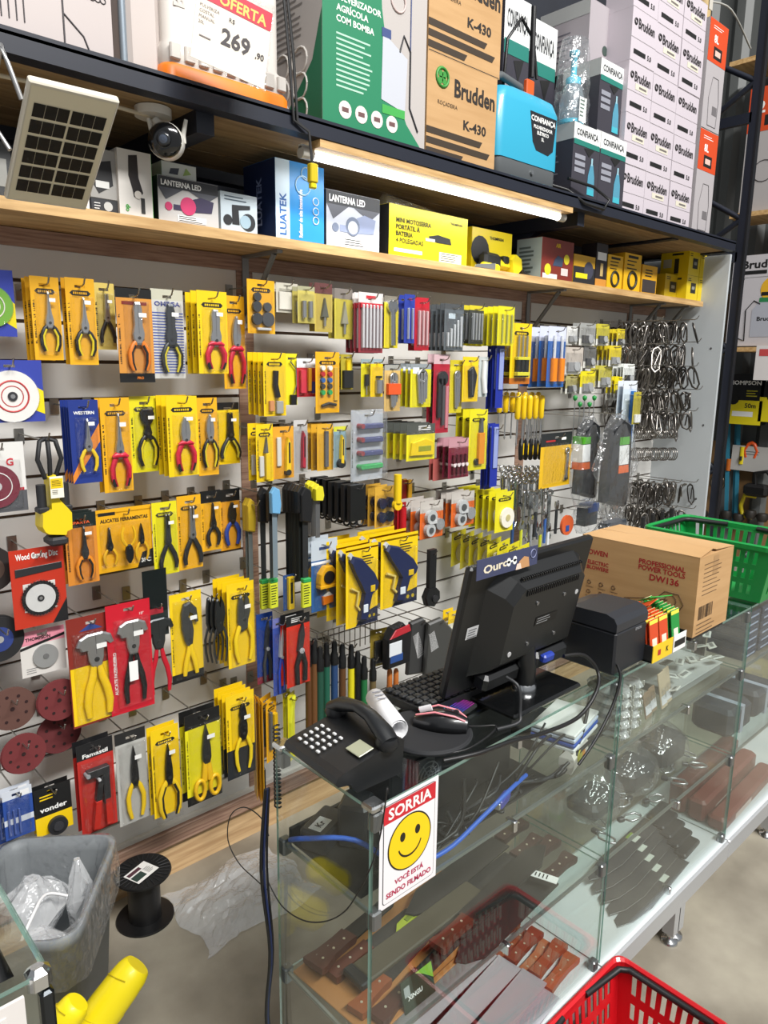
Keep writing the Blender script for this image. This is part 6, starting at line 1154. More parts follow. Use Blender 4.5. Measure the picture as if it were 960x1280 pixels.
b = MB(); b.T = TM; b.quad(-.195, -.155, .14, .168, M('B9BABB', .5), -.0012); b.lines(-.19, .162, .03, 4, M('55565A'), .006, .002, -.0018); b.build('rating_label', mt_)
b = MB(); b.T = TM; b.bbox(-.14, -.02, -.04, -.0, .01, .05, M('151617', .4), .008); b.bbox(.02, .15, -.05, -.0, .02, .065, M('1A1B1D', .4), .01); b.build('port_cover', mt_)
b = MB(); b.tube([(0, -.005, .02), (0, -.008, .06), (0, 0, .10), (0, .01, .15)], [.024, .022, .026, .03], M('151617', .3), 14); b.lathe([(.028, .012), (.028, .022), (.022, .03)], CHROME, (0, -.005, 0), n=22); b.build('stand_neck', mt_)
b = MB(); b.bbox(-.125, .125, -.075, .075, 0, .012, M('101112', .15, 0, 0, .5), .004); b.build('stand_base', mt_)
b = MB(); b.T = TM; b.bbox(.035, .075, -.062, -.045, .045, .065, M('2A3F9A', .4), .004); b.build('video_plug', mt_)
# card sign on the monitor
p0, p1, p2 = ony(593, 700, .875), ony(669, 681, .875), ony(594, 725, .875)
t = thing('shelf_talker', 'dark blue Ouro card with white bone sign on monitor top edge', 'sign', (p0.x, .868, p2.z))
W = p1.x-p0.x; Hh = p0.z-p2.z; b = MB(); b.box(0, W, 0, .0015, 0, Hh, M('3A3F5C', .5)); b.text('Ouro', W*.3, Hh*.5, Hh*.4, M('D9CFB8'), -.0006, 4, True, w=W*.4)
for x, z in ((.5, .58), (.5, .44), (.6, .6), (.6, .46)): b.disc(W*x, Hh*z, .006, -.0012, -.0006, WT, 10)
b.quad(W*.5, W*.6, Hh*.47, Hh*.57, WT, -.0010); b.poly([(W*.64, 0), (W*.68, Hh*.4), (W*.76, Hh*.6), (W*.84, Hh*.5), (W*.86, 0)], M('B98A5E'), -.0008); b.poly([(W*.62, 0), (W*.64, Hh*.3), (W*.7, Hh*.3), (W*.72, 0)], M('E3C8B8'), -.0011)
b.ring(W*.92, Hh*.62, .009, .001, -.0010, M('8A8FB0'), 14, 4); b.build('card', t)
# RGB perforated hub
t = thing('rgb_pad', 'small glowing rainbow perforated pad beside the monitor base', 'light pad', (1.10, .955, ZT), 10)
b = MB(); b.bbox(-.04, .045, -.032, .036, 0, .012, KB, .004); b.build('case', t)
b = MB()
for i in range(13):
    for j in range(9): b.lathe([(.0011, .0121), (.0011, .0129)], M(['12A070', '1C8AA0', '3A55C8', '7A35D0', 'A030C8', 'C030A8'][min(5, i//2)], .5, 0, 1.0), (-.034+i*.0058+(j % 2)*.0029, -.026+j*.0062, 0), n=5)
b.build('glowing_dots', t)
# printer
t = thing('receipt_printer', 'black receipt printer with rounded lid right of the monitor', 'printer', (1.595, .905, ZT))
PW, PD, PH = .15, .165, .15
b = MB(); pr = [(PW/2, 0), (PW/2, PH*.78), (-PW/2, PH*.78), (-PW/2, 0)]; b.bbox(-PW/2, PW/2, -PD/2, PD/2, .0, PH*.72, M('1D1F24', .45), .005); b.build('body', t)
b = MB(); P = [(-PD/2, PH*.73), (-PD/2, PH*.86), (-PD/2+.008, PH*.95), (-PD/2+.03, PH), (PD/2-.04, PH*.98), (PD/2, PH*.9), (PD/2, PH*.73)]
b.rings([[(x, p[0], p[1]) for p in P] for x in (-PW/2, PW/2)], M('2A2C31', .38)); b.T = Matrix(); b.text('EPSON', .03, PH*.66, .007, M('8A8C90'), -PD/2-.0008, bold=True); b.build('lid', t)
# seed packet display
t0 = thing('packet_tray', 'yellow fronted card tray of packets beside the printer', 'tray', (1.76, .845, ZT))
b = MB(); b.box(-.095, .085, -.045, .045, 0, .004, M('1A1A1A', .6)); b.box(-.095, .01, -.047, -.045, .0, .045, YEL); b.box(.015, .085, -.047, -.045, 0, .045, WT); b.quad(.02, .08, .012, .03, PK, -.0475); b.quad(-.07, -.055, .015, .03, M('B02A2A'), -.0476); b.text('K', -.02, .023, .014, PK, -.0476, bold=True)
b.box(-.095, -.093, -.045, .045, 0, .045, M('1A1A1A', .6)); b.box(.083, .085, -.045, .045, 0, .045, M('1A1A1A', .6)); b.build('tray_body', t0)
s = None
for col, (cc, x) in enumerate((('C8461E', -.065), ('C8461E', -.015), ('1F8A3A', .05))):
    for k in range(8):
        lb = '%s packet in the tray, %s from the front, %s column' % (('orange', 'orange', 'green')[col], ORD[k] if k else 'first', ('left', 'middle', 'right')[col])
        tt = thing('seed_packet', lb, 'packet', (1.76+x, .845-.038+.0105*k, ZT+.006), 0, '%s packets standing in the card tray' % ('orange', 'green')[col == 2]); tt.rotation_euler = (R(-8), 0, 0)
        b = MB(); b.bbox(-.022, .022, -.0015, .0015, 0, .10+.002*k, C(cc), .0006); b.quad(-.0215, .0215, .088, .098, M('E6D84A'), -.0018); b.quad(-.012, .012, .02, .05, M('E4D6C8'), -.0018); b.quad(-.0215, .0215, .0, .012, PK, -.0018)
        b.T = topT(0, 0, .1005+.002*k); b.quad(-.021, .021, -.0012, .0012, M('E9E6B0'), -.0003); b.T = Matrix()
        b.build('packet_face', tt)
for i, (cc, dx, rz_) in enumerate((('C8461E', -.05, 10), ('2FA03A', .01, -25))):
    t = thing('loose_card', ('orange card with white dot lying on the packets', 'green card with white dot leaning over the packets')[i], 'card', (1.76+dx, .86, ZT+.128+.006*i)); tilted(t, 62, 0, rz_)
    b = MB(); b.box(-.035, .035, -.001, .001, -.02, .03, C(cc)); b.disc(.015, .005, .011, -.0016, -.001, M('E4E6E0'), 16); b.quad(-.028, .0, -.004, .012, M('D9E24A' if i else 'E9B48A'), -.0015); b.build('card', t)
# cardboard box
t = thing('cardboard_box', 'large DOWEN cardboard box marked DW136 on the counter', 'box', (1.99, .975, ZT))
BW, BD, BH = .215, .355, .222
b = MB(); b.bbox(-BW/2+.005, BW/2-.005, -BD/2+.005, BD/2-.02, 0, .012, M('2A2624', .6), .002); b.build('black_tray', t)
RI = M('A01C22', .7); GI = M('6B5238', .8)
b = MB(); b.box(-BW/2, BW/2, -BD/2, BD/2, .013, .013+BH, KRAFT)
b.T = faceT('left', -BW/2, 0, .013); y = -.0008
b.text('PROFESSIONAL', .075, BH*.82, .014, RI, y, bold=True, w=.135); b.text('POWER TOOLS', .075, BH*.745, .014, RI, y, bold=True, w=.135); b.text('DW136', .085, BH*.64, .018, RI, y, bold=True, w=.085)
b.text('DOWEN', -.13, BH*.8, .015, RI, y, bold=True); b.text('ELECTRIC', -.12, BH*.66, .0115, RI, y, bold=True); b.text('BLOWERE', -.12, BH*.59, .0115, RI, y, bold=True)
b.tube([(-.02, y, BH*.30), (.06, y, BH*.38), (.10, y, BH*.40)], .0012, GI, 4); b.tube([(-.02, y, BH*.18), (.06, y, BH*.27), (.12, y, BH*.25)], .0012, GI, 4); b.tube([(.07, y, BH*.40), (.09, y, BH*.5), (.13, y, BH*.5), (.145, y, BH*.38), (.13, y, BH*.26), (.08, y, BH*.27), (.07, y, BH*.40)], .0016, GI, 4); b.ring(-.02, BH*.24, BH*.06, .0012, y, GI, 14, 4)
b.ring(.108, BH*.4, .016, .0012, y, GI, 14, 4)
for i in range(3):
    for j in range(2): b.ring(-.145+.04*i, BH*(.38-.13*j), .006, .0014, y, GI, 10, 4); b.quad(-.155+.04*i, -.13+.04*i, BH*(.31-.13*j), BH*(.318-.13*j), GI, y)
b.quad(.06, .14, .012, .022, GI, y) if 0 else None
b.T = faceT('front', 0, -BD/2, .013)
for i in range(8): b.lines(-.075, BH*(.9-.055*i), .11, 1, GI, .01, .0022, y)
for k in range(16): b.quad(-.085+.0055*k, -.085+.0055*k+random.choice([.0015, .003, .004]), BH*.2, BH*.37, M('4A3826'), y)
b.lines(-.09, BH*.15, .13, 3, GI, .012, .003, y); b.quad(-.02, .012, BH*.72, BH*.97, M('A8845A', .5), -.0004)
b.T = topT(0, 0, .013+BH+.0002) @ Matrix.Rotation(R(-90), 4, 'Y')
b.text('DOWEN', -.12, .03, .014, RI, -.0008, bold=True); b.text('DW136', -.12, .008, .012, RI, -.0008, bold=True); b.text('ELECTRIC', .07, .03, .012, RI, -.0008, bold=True); b.text('BLOWERE', .07, .01, .012, RI, -.0008, bold=True)
b.T = Matrix(); b.build('carton', t)
b = MB(); b.rings([[(-BW/2, -BD/2, BH+.0135), (-.006, -BD/2+.01, BH+.022), (-.006, BD/2, BH+.0155), (-BW/2, BD/2, BH+.0135)], [(-BW/2, -BD/2, BH+.0155), (-.006, -BD/2+.01, BH+.024), (-.006, BD/2, BH+.0175), (-BW/2, BD/2, BH+.0155)]], KRAFT)
b.rings([[(BW/2, -BD/2, BH+.0135), (.0, -BD/2+.005, BH+.019), (.0, BD/2, BH+.0150), (BW/2, BD/2, BH+.0135)], [(BW/2, -BD/2, BH+.0155), (.0, -BD/2+.005, BH+.021), (.0, BD/2, BH+.017), (BW/2, BD/2, BH+.0155)]], KRAFT); b.build('top_flap', t)
# shopping baskets
def basket(name, label, loc, rz, c, L=.44, W=.30, H=.215, sp=None):
    t = thing(name, label, 'basket', loc, rz)
    m = M(c, .38, 0, 0, .2); b = MB(); ix, iy = .035, .03
    def wall(p0, p1, q0, q1, n):   # p bottom, q top; n bars
        p0, p1, q0, q1 = map(Vector, (p0, p1, q0, q1))
        def pt(u, v): return (p0.lerp(p1, u)).lerp(q0.lerp(q1, u), v)
        rows = [(0, .12, 0), (.12, .3, 1), (.3, .4, 0), (.4, .58, 1), (.58, .68, 0), (.68, .9, 1), (.9, 1, 0)]
        for v0, v1, s in rows:
            N = n*2+1
            for k in range(N):
                if s and k % 2 and 1 < k < N-2: continue
                a, d = k/N, (k+1)/N; b.add([pt(a, v0), pt(d, v0), pt(d, v1), pt(a, v1)], [(0, 1, 2, 3)], m)
    x, y = L/2, W/2; bx, by = x-ix, y-iy
    wall((-bx, -by, 0), (bx, -by, 0), (-x, -y, H), (x, -y, H), 15); wall((bx, by, 0), (-bx, by, 0), (x, y, H), (-x, y, H), 15)
    wall((bx, -by, 0), (bx, by, 0), (x, -y, H), (x, y, H), 10); wall((-bx, by, 0), (-bx, -by, 0), (-x, y, H), (-x, -y, H), 10)
    b.add([(-bx, -by, .002), (bx, -by, .002), (bx, by, .002), (-bx, by, .002)], [(0, 1, 2, 3)], m)
    o = b.build('basket_body', t); md = o.modifiers.new('wall', 'SOLIDIFY'); md.thickness = .003; md.offset = 0
    b = MB(); r_ = .028
    def rrx(w_, d_, z, r=r_):
        P = []
        for cx, cy_, a0 in ((w_/2-r, d_/2-r, 0), (-w_/2+r, d_/2-r, 90), (-w_/2+r, -d_/2+r, 180), (w_/2-r, -d_/2+r, 270)):
            for k in range(5): a = R(a0+22.5*k); P.append((cx+r*math.cos(a), cy_+r*math.sin(a), z))
        return P
    b.rings([rrx(L-.002, W-.002, H-.012), rrx(L+.016, W+.016, H-.010), rrx(L+.018, W+.018, H+.004), rrx(L+.004, W+.004, H+.008), rrx(L-.008, W-.008, H+.002), rrx(L-.008, W-.008, H-.012)], m, False, False); b.build('rim', t)
    for s in (-1, 1):
        b = MB(); b.tube([(s*.05, -W/2+.004, H-.004), (s*(L/2-.03), -W/2+.018, H-.006), (s*(L/2-.012), -W/2+.04, H-.006), (s*(L/2-.012), W/2-.04, H-.006), (s*(L/2-.03), W/2-.018, H-.006), (s*.05, W/2-.004, H-.004)], .0085, M('151517', .5), 8); b.build('handle', t)
    return t
basket('shopping_basket', 'red plastic shopping basket with black handles on the floor by the counter', (1.375, .635, .0), 0, 'C4141E', .43, .29, .225)
basket('shopping_basket', 'green plastic shopping basket with black handles behind the cardboard box', (2.50, .985, ZT), 90, '0E8A3E', .42, .30, .185)
# ---- smiley sign on the glass
q0, q1, q2 = ony(475, 1008, YF-.001), ony(548, 975, YF-.001), ony(475, 1140, YF-.001)
SW, SH = q1.x-q0.x, q0.z-q2.z
t = thing('cctv_sign', 'white SORRIA sign with yellow smiley face on the front glass', 'sign', (q0.x+SW/2, YF-.0012, q2.z))
b = MB(); b.box(-SW/2, SW/2, 0, .0008, 0, SH, M('E6E4E6', .4)); y = -.0006
def rrect(b, x0, x1, z0, z1, r, m, y): b.poly([(cx+r*math.cos(R(a0+k*22.5)), cz+r*math.sin(R(a0+k*22.5))) for cx, cz, a0 in ((x1-r, z1-r, 0), (x0+r, z1-r, 90), (x0+r, z0+r, 180), (x1-r, z0+r, 270)) for k in range(5)], m, y)
iw = SW/2-.008
rrect(b, -iw, iw, .008, SH-.006, .007, M('26262A'), y); rrect(b, -iw+.0012, iw-.0012, .0092, SH-.0072, .006, M('E6E4E6', .4), y-.0004)
b.poly([(-iw, SH*.84), (-iw, SH*.8), (iw, SH*.8), (iw, SH*.962), (-iw+.0, SH*.962)], M('C21F2C'), y-.0007)
b.text('SORRIA', 0, SH*.882, .021, WT, y-.001, bold=True, w=SW*.74)
b.disc(0, SH*.525, SW*.375, y-.0008, y-.0006, M('1C1A10'), 48); b.disc(0, SH*.525, SW*.355, y-.0012, y-.0008, M('F0C80A', .45), 48)
for s in (-1, 1): b.lathe([(.0075, y-.0016), (.0075, y-.0012)], M('1C1A10'), (s*.0185, 0, SH*.60), 'y', 20, sx=.85, sy=1.2)
P = [(.030*math.cos(R(a)), SH*.525-.0+.030*math.sin(R(a))) for a in range(195, 346, 10)]
b.poly([(p[0], p[1]) for p in P]+[(p[0]*.9, SH*.525+(p[1]-SH*.525)*.86) for p in P[::-1]], M('1C1A10'), y-.0014)
b.text('VOCÊ ESTÁ', 0, SH*.205, .0095, M('B01F4A'), y-.001, bold=True, w=SW*.5); b.text('SENDO FILMADO', 0, SH*.115, .0105, M('B01F4A'), y-.001, bold=True, w=SW*.78)
b.build('printed_sheet', t)
# ---- cables over the counter
P_ = lambda x, y, z: onz(x, y, z)
cable('monitor_cable', 'black video cable looping from the monitor over the counter edge', [(1.36, .86, ZT+.085), (1.42, .845, ZT+.075), (1.46, .83, ZT+.03), (1.42, .806, ZT-.0), (1.34, .80, ZT-.035), (1.2, .80, ZT-.025), (1.10, .80, ZT-.005), (1.0, .805, ZT+.004), (.93, .83, ZT+.004)], .0045)
cable('power_cable', 'black power cable hanging from the monitor port to the counter', [(1.17, .875, ZT+.085), (1.175, .845, ZT+.07), (1.17, .835, ZT+.02), (1.155, .828, ZT+.004), (1.10, .84, ZT+.004)], .004, '2A2B2D')
cable('printer_cable', 'thin black cable from the printer down over the glass edge', [(1.53, .82, ZT+.03), (1.525, .806, ZT+.0), (1.49, .802, ZT-.06), (1.42, .80, ZT-.12), (1.36, .803, ZT-.16)], .0035)
cable('mouse_cable', 'thin mouse cable curling on the counter glass', [(1.04, .875, ZT+.018), (1.08, .865, ZT+.008), (1.11, .85, ZT+.004), (1.07, .835, ZT+.004), (1.0, .828, ZT+.004), (.96, .84, ZT+.004)], .0022)
cable('hanging_wire', 'thin black wire looping down the glass end and up over the front corner', [onx(x, y, .722) for x, y in ((334, 1100), (352, 1132), (378, 1150), (405, 1152), (430, 1140), (448, 1115))]+[ony(x, y, .80) for x, y in ((463, 1085), (474, 1050), (481, 1010), (484, 985))]+[Vector((.78, .82, ZT+.004))], .0014)
cable('loop_wire', 'thin black wire ring hanging left of the counter rear corner', [onx(x, y, .722) for x, y in ((336, 1045), (326, 1022), (305, 1009), (288, 1020), (285, 1050), (298, 1078), (318, 1098), (334, 1112))], .0013)
for i in range(3): cable('trunk_cable', ('black', 'dark blue', 'thick black')[i]+' cable running down the rear counter corner', [(.722-.004*i, 1.10, .93), (.718-.007*i, 1.107, .75), (.724-.004*i, 1.10, .56), (.716-.003*i, 1.11, .4), (.724-.005*i, 1.10, .22), (.70+.012*i, 1.12, .01)], (.0028, .003, .0036)[i], ('101011', '22315E', '141415')[i])
# ---- upper compartment: electronics
zs = .8135
t = thing('equipment_tray', 'black tray of equipment along the upper glass shelf', 'tray', (1.03, .955, zs)); b = MB(); b.bbox(-.28, .30, -.10, .12, -.0, .004, M('151617', .6), .001); b.build('tray_floor', t); b = MB(); b.bbox(-.28, .30, .112, .12, .004, .03, M('151617', .6), .001); b.build('tray_rim', t)
zs = .8180
t = thing('power_strip', 'black adaptor block with white label inside the counter end', 'power strip', (.79, 1.02, zs), 20); b = MB(); b.bbox(-.035, .06, -.03, .03, 0, .045, KB2, .005); b.build('body', t); b = MB(); b.T = topT(-.005, 0, .0455); b.quad(-.022, .022, -.014, .014, WT, -.0002); b.text('Kr', 0, 0, .014, PK, -.0007, bold=True); b.build('label', t)
t = thing('power_adaptor', 'large black power adaptor under the telephone inside the counter', 'adaptor', (.85, .985, zs), 35); b = MB(); b.bbox(-.035, .035, -.03, .03, 0, .09, M('26282B', .45), .006); b.build('body', t); b = MB(); b.tube([(0, .03, .03), (0, .045, .03)], .006, KB, 8); b.build('plug', t)
t = thing('computer_case', 'open dark computer case with grey fan grille inside the counter', 'computer', (1.03, .97, zs)); b = MB(); b.bbox(-.13, .26, -.03, .10, 0, .185, M('1C1D1F', .5), .004); b.build('chassis', t)
b = MB(); b.bbox(-.07, -.01, -.037, -.031, .0, .145, M('6A6C6C', .4, .7), .001); b.build('grey_bracket', t)
b = MB()
for r_ in (.012, .022, .032): b.ring(-.035, .105, r_, .0015, -.042, M('9A9C9C', .3, .8), 20, 4)
for k in range(6): a = k*math.pi/3; b.tube([(-.035, -.042, .105), (-.035+.034*math.cos(a), -.042, .105+.034*math.sin(a))], .0015, M('9A9C9C', .3, .8), 4)
b.build('fan_grille', t)
random.seed(11)
for i in range(12):
    x = .82+.055*i; pts = [(x+random.uniform(-.05, .05), random.uniform(.835, .90), zs+.004+random.uniform(0, .03)) for _ in range(3)]+[(x+.12+random.uniform(-.06, .06), random.uniform(.83, .86), zs+.004+random.uniform(0, .11)), (x+.2, random.uniform(.85, .9), zs+.01+random.uniform(0, .14))]
    cable('loose_cable', 'tangled dark cable on the upper glass shelf, number %s from the left end' % ('one two three four five six seven eight nine ten eleven twelve'.split()[i]), pts, random.choice([.0025, .0035, .0045]), random.choice(['151516', '1E1F21', '333436', '2A2B2C']), group='tangled cables on the upper glass shelf')
cable('network_cable', 'bright blue network cable across the upper glass shelf', [(.75, 1.07, zs+.0), (.74, 1.0, zs+.045), (.80, .93, zs+.05), (.86, .86, zs+.006), (.95, .835, zs+.006), (1.06, .835, zs+.03), (1.16, .84, zs+.05), (1.24, .86, zs+.04)], .005, '2E5FC0')
t = thing('blue_connector', 'purple blue video connector lying among the cables', 'connector', (1.14, .845, zs+.03), 15); b = MB(); b.bbox(-.025, .025, -.008, .008, -.01, .01, M('3A3F9A', .4), .003); b.build('shell', t); b = MB(); b.bbox(-.032, -.0255, -.006, .006, -.007, .007, STEEL, .001); b.build('socket', t)
t = thing('folder_stack', 'stack of blue and white folders inside the counter near the seam', 'folders', (1.44, .90, zs+.055), 12)
b = MB(); [b.bbox(-.08, .08, -.06, .05, .012*k, .012*k+.009, (WT, M('2E55B0', .5), M('C9D2E4', .5))[k % 3], .002) for k in range(4)]; b.build('folders', t)
t = thing('cable_box', 'dark carton under the folders inside the counter', 'box', (1.46, .98, zs)); b = MB(); b.bbox(-.07, .07, -.03, .07, 0, .05, M('2A2B2E', .6), .003); b.build('body', t); b = MB(); b.quad(-.06, .0, .01, .03, M('6A6A6A'), -.031); b.build('label', t)
t = thing('snack_bag', 'white and yellow snack bag on the upper shelf by the seam', 'bag', (1.42, .853, zs), 15)
random.seed(2); b = MB(); b.rings([[(-.05*s, -.012*q, z) for s, q in ((1, 1), (-1, 1), (-1, -1), (1, -1))] for z in (0,)]+[[(-.055*s, -.018*q, z) for s, q in ((1, 1), (-1, 1), (-1, -1), (1, -1))] for z in (.02, .04)]+[[(-.05*s, -.003*q, .06) for s, q in ((1, 1), (-1, 1), (-1, -1), (1, -1))]], M('DAD5CC', .35)); b.build('bag_body', t)
b = MB(); b.disc(-.015, .035, .016, -.0205, -.018, M('B9B83A'), 14); b.disc(.012, .028, .012, -.0205, -.018, M('D98A2A'), 14); b.build('print', t)
# second counter, upper shelf
zs = .8135
random.seed(21)
for i in range(2):
    for k in range(5):
        t = thing('clear_pack', 'silver clear pack of parts near the counter seam, %s stack, %s from the top' % (('left', 'right')[i], ('fifth', 'fourth', 'third', 'second', 'first')[k]), 'pack', (1.63+.07*i, .89+.01*i, zs+.028*k), random.uniform(-6, 6), 'silver clear packs stacked by the counter seam')
        b = MB(); b.bbox(-.03, .03, -.05, .05, .003, .018, M('9A9A94', .4, .5), .005)
        for q in range(6): b.bbox(-.03+.011*q, -.025+.011*q, -.056, -.05, .004, .018, M('C9C9C4', .3, .6), .001)
        b.build('contents', t); b = MB(); rs = [[(.035*math.cos(a)*random.uniform(.95, 1.1)*s, .062*math.sin(a)*random.uniform(.92, 1.05)*s, z) for a in [2*math.pi*q/12+.2 for q in range(12)]] for z, s in ((0, .9), (.010, 1.06), (.024, .9))]; b.rings(rs, BAGW); b.build('clear_wrap', t)
for i in range(4):
    t = thing('kraft_pack', 'kraft backed small pack standing behind the front glass, %s from left' % ('first', 'second', 'third', 'fourth')[i], 'pack', (1.79+.045*i, .852+.008*(i % 2), zs), 5, 'kraft backed packs behind the glass'); tilted(t, -12, 0, 5)
    b = MB(); b.bbox(-.02, .02, 0, .004, 0, .07+.03*(i > 1), M('8A7660' if i < 2 else 'B9A88E', .7), .001); b.quad(-.018, .018, .01, .035, M('D4D4D8'), -.0006); b.build('card', t); b = MB(); b.bbox(-.016, .016, -.01, -.001, .03, .06, BLI, .002); b.build('blister', t)
for i in range(12):
    t = thing('paper_pack', 'small white clear pack scattered under the cardboard box, number %s' % ('one two three four five six seven eight nine ten eleven twelve'.split()[i]), 'pack', (1.95+.03*i, .86+.03*(i % 3), zs+.03+.022*(i % 4)), random.uniform(0, 90), 'white packs scattered under the cardboard box'); tilted(t, random.uniform(-30, 10), random.uniform(-15, 15), random.uniform(-40, 40))
    b = MB(); b.bbox(-.022, .022, -.012, .012, 0, .004, M(random.choice(['D9D9D2', 'C9CCC6', 'B9B9B0']), .4), .001); b.T = topT(0, 0, .0045); b.quad(-.016, .014, -.006, .004, M('7A7C7A'), -.0004); b.build('pack', t)
t = thing('parts_bin', 'pale bin under the scattered white packs', 'bin', (2.1, .95, zs)); b = MB(); b.bbox(-.16, .16, -.09, .07, 0, .025, M('8A8E8C', .5), .003); b.build('tray', t); b = MB(); b.bbox(-.165, .165, -.095, .075, .025, .028, M('A9ADAB', .5), .001); b.build('rim', t)
for i in range(2):
    for k in range(6):
        t = thing('hardware_carton', 'dark blue flat box stacked past the second seam, %s stack, %s from the top' % (('left', 'right')[i], ('sixth', 'fifth', 'fourth', 'third', 'second', 'first')[k]), 'box', (2.44+.13*i, .90, zs+.0265*k), 0, 'dark blue flat boxes in the far counter'); b = MB(); b.bbox(-.055, .055, -.06, .06, 0, .025, M('2E3850', .45), .002); b.quad(-.04, .04, .008, .014, M('A9B4D0'), -.0606); b.build('box', t)
# shelf z=.512
zl = .5135; BRN = M('5A2E22', .45); LEA = M('A5703E', .6)
def knife(name, label, loc, rz, L, hc, bc, blen, group=None, bw=.03, hl=.11):
    t = thing(name, label, 'machete' if blen > .2 else 'knife', loc, rz, group)
    b = MB(); b.T = Matrix.Rotation(R(90), 4, 'X') @ Matrix() if 0 else Matrix(((1, 0, 0, 0), (0, 0, 1, 0), (0, -1, 0, 0), (0, 0, 0, 1))) if 0 else Matrix(((1, 0, 0, 0), (0, 0, 1, 0), (0, 1, 0, 0), (0, 0, 0, 1)))
    b.prism([(0, -bw*.5), (blen*.8, -bw*.62), (blen, -bw*.1), (blen*.97, bw*.2), (blen*.85, bw*.55), (0, bw*.5)], .006, .010, bc); b.build('blade', t)
    b = MB(); b.T = Matrix(((1, 0, 0, 0), (0, 0, 1, 0), (0, 1, 0, 0), (0, 0, 0, 1)))
    b.prism([(-hl, -.018), (-hl*.9, -.02), (-hl*.6, -.013), (-hl*.2, -.014), (0, -.017), (0, .015), (-hl*.3, .013), (-hl*.7, .014), (-hl, .02)], .0, .018, hc, .06)
    b.T = Matrix()
    for k in range(3): b.lathe([(.0028, .018), (.0028, .0192)], M('D9D4C0', .3, .6), (-hl*(.2+.3*k), 0, 0), n=8)
    b.build('handle', t); return t
SH_ = M('2B2A28', .6)
for i, (x, y, rz, dz) in enumerate(((.885, 1.055, 6, .005), (.90, 1.0, 4, .005), (.875, 1.03, 10, .026))):
    knife('butcher_knife', 'knife with riveted dark brown wooden handle at the counter end, %s' % ('rear', 'front', 'upper')[i], (x, y, zl+dz), rz, .3, BRN, SH_, .16, 'brown handled knives at the counter end')
knife('butcher_knife', 'knife with long dark brown handle nearest the front glass corner', (.93, .875, zl+.005), 8, .3, M('4A2A22', .45), SH_, .2, hl=.14)
knife('butcher_knife', 'knife with orange brown handle under the olive sheath', (.87, .915, zl+.005), 12, .3, M('8A4A2A', .45), SH_, .2, hl=.10)
t = thing('leather_sheath', 'tan leather sheath under the brown handled knives', 'sheath', (.91, .965, zl-.0)); t.rotation_euler = (0, 0, R(4)); b = MB(); b.bbox(-.155, .30, -.12, .11, .0, .004, LEA, .001); b.build('leather', t); b = MB(); b.tube([(-.14, -.11, .005), (.28, -.11, .005)], .001, M('6A4424'), 4); b.build('stitching', t)
t = thing('machete_sheath', 'long olive machete sheath with black end on the middle shelf', 'sheath', (.97, .945, zl+.026), 8); t.rotation_euler = (0, 0, R(1)); b = MB(); b.bbox(-.14, .22, -.028, .028, 0, .012, M('4A4436', .6), .003); b.build('sheath_body', t); b = MB(); b.bbox(-.165, -.14, -.03, .03, -.002, .014, M('1C1D20', .5), .003); b.build('end_cap', t)
knife('machete', 'machete with reddish brown wooden handle on the middle shelf', (1.08, .88, zl+.046), 6, .5, BRN, M('3A3A3A', .4, .6), .34, bw=.05)
t = thing('green_sleeve_blade', 'yellow green plastic sleeve on the middle shelf', 'sleeve', (1.08, 1.0, zl+.02), 8); b = MB(); b.T = Matrix(((1, 0, 0, 0), (0, 0, 1, 0), (0, 1, 0, 0), (0, 0, 0, 1))); b.prism([(-.12, -.004), (.1, -.022), (.13, 0), (.1, .02), (-.1, .01)], 0, .006, M('9AA82A', .5)); b.build('sleeve', t); b = MB(); b.bbox(-.08, -.02, -.004, .006, .006, .008, M('6A7A1E', .5), .0005); b.build('label', t)
for i in range(4):
    knife('machete', 'black sheathed machete on the middle shelf pointing left, %s from the front' % ('first', 'second', 'third', 'fourth')[i], (1.37, .87+.05*i, zl+.002+.021*(i % 2)), 184, .5, M('3A2420', .5), SH_, .36, 'dark sheathed machetes on the middle shelf', .06)
t = thing('paper_band', 'white printed paper band round the dark machetes', 'band', (1.33, .852, zl+.044), 20); b = MB(); b.bbox(-.012, .012, -.03, .08, 0, .002, WT, .0006); b.build('band', t); b = MB(); b.T = topT(0, .02, .0022); b.lines(-.008, .04, .016, 8, PK, .009, .003, -.0004); b.build('print', t)
p = ony(528, 1145, .835)
t = thing('blade_card', 'small dark green card leaning inside the middle shelf', 'card', (p.x, .835, zl+.0), 0); tilted(t, -15, 0, 0); b = MB(); b.box(-.04, .045, 0, .003, .0, .062, M('1E3326', .4)); b.poly([(.0, .062), (.045, .062), (.045, .03), (.02, .05)], M('7AAE3A'), -.0006); b.text('XINGU', -.008, .026, .009, WT, -.0008, bold=True, w=.04); b.quad(-.035, -.02, .03, .05, M('9AA0A0'), -.0008); b.build('card', t)
random.seed(9)
for i in range(14):
    x = 1.62+.045*i; y = .86+.05*(i % 3)
    t = thing('steel_clasp', 'loose steel clasp on the middle shelf right of the seam, number %s' % ('one two three four five six seven eight nine ten eleven twelve thirteen fourteen'.split()[i]), 'clasp', (x, y, zl+.002), random.uniform(0, 180), 'loose steel clasps on the middle shelf')
    b = MB(); b.tube([(-.03, 0, .006), (-.02, .015, .01), (.01, .016, .006), (.03, .0, .008), (.01, -.014, .006), (-.02, -.012, .008), (-.03, 0, .006)], .0032, STEEL, 6); b.build('ring', t); b = MB(); b.bbox(.025, .045, -.007, .007, .0, .012, M('4A4B4D', .4, .6), .002); b.build('clip', t)
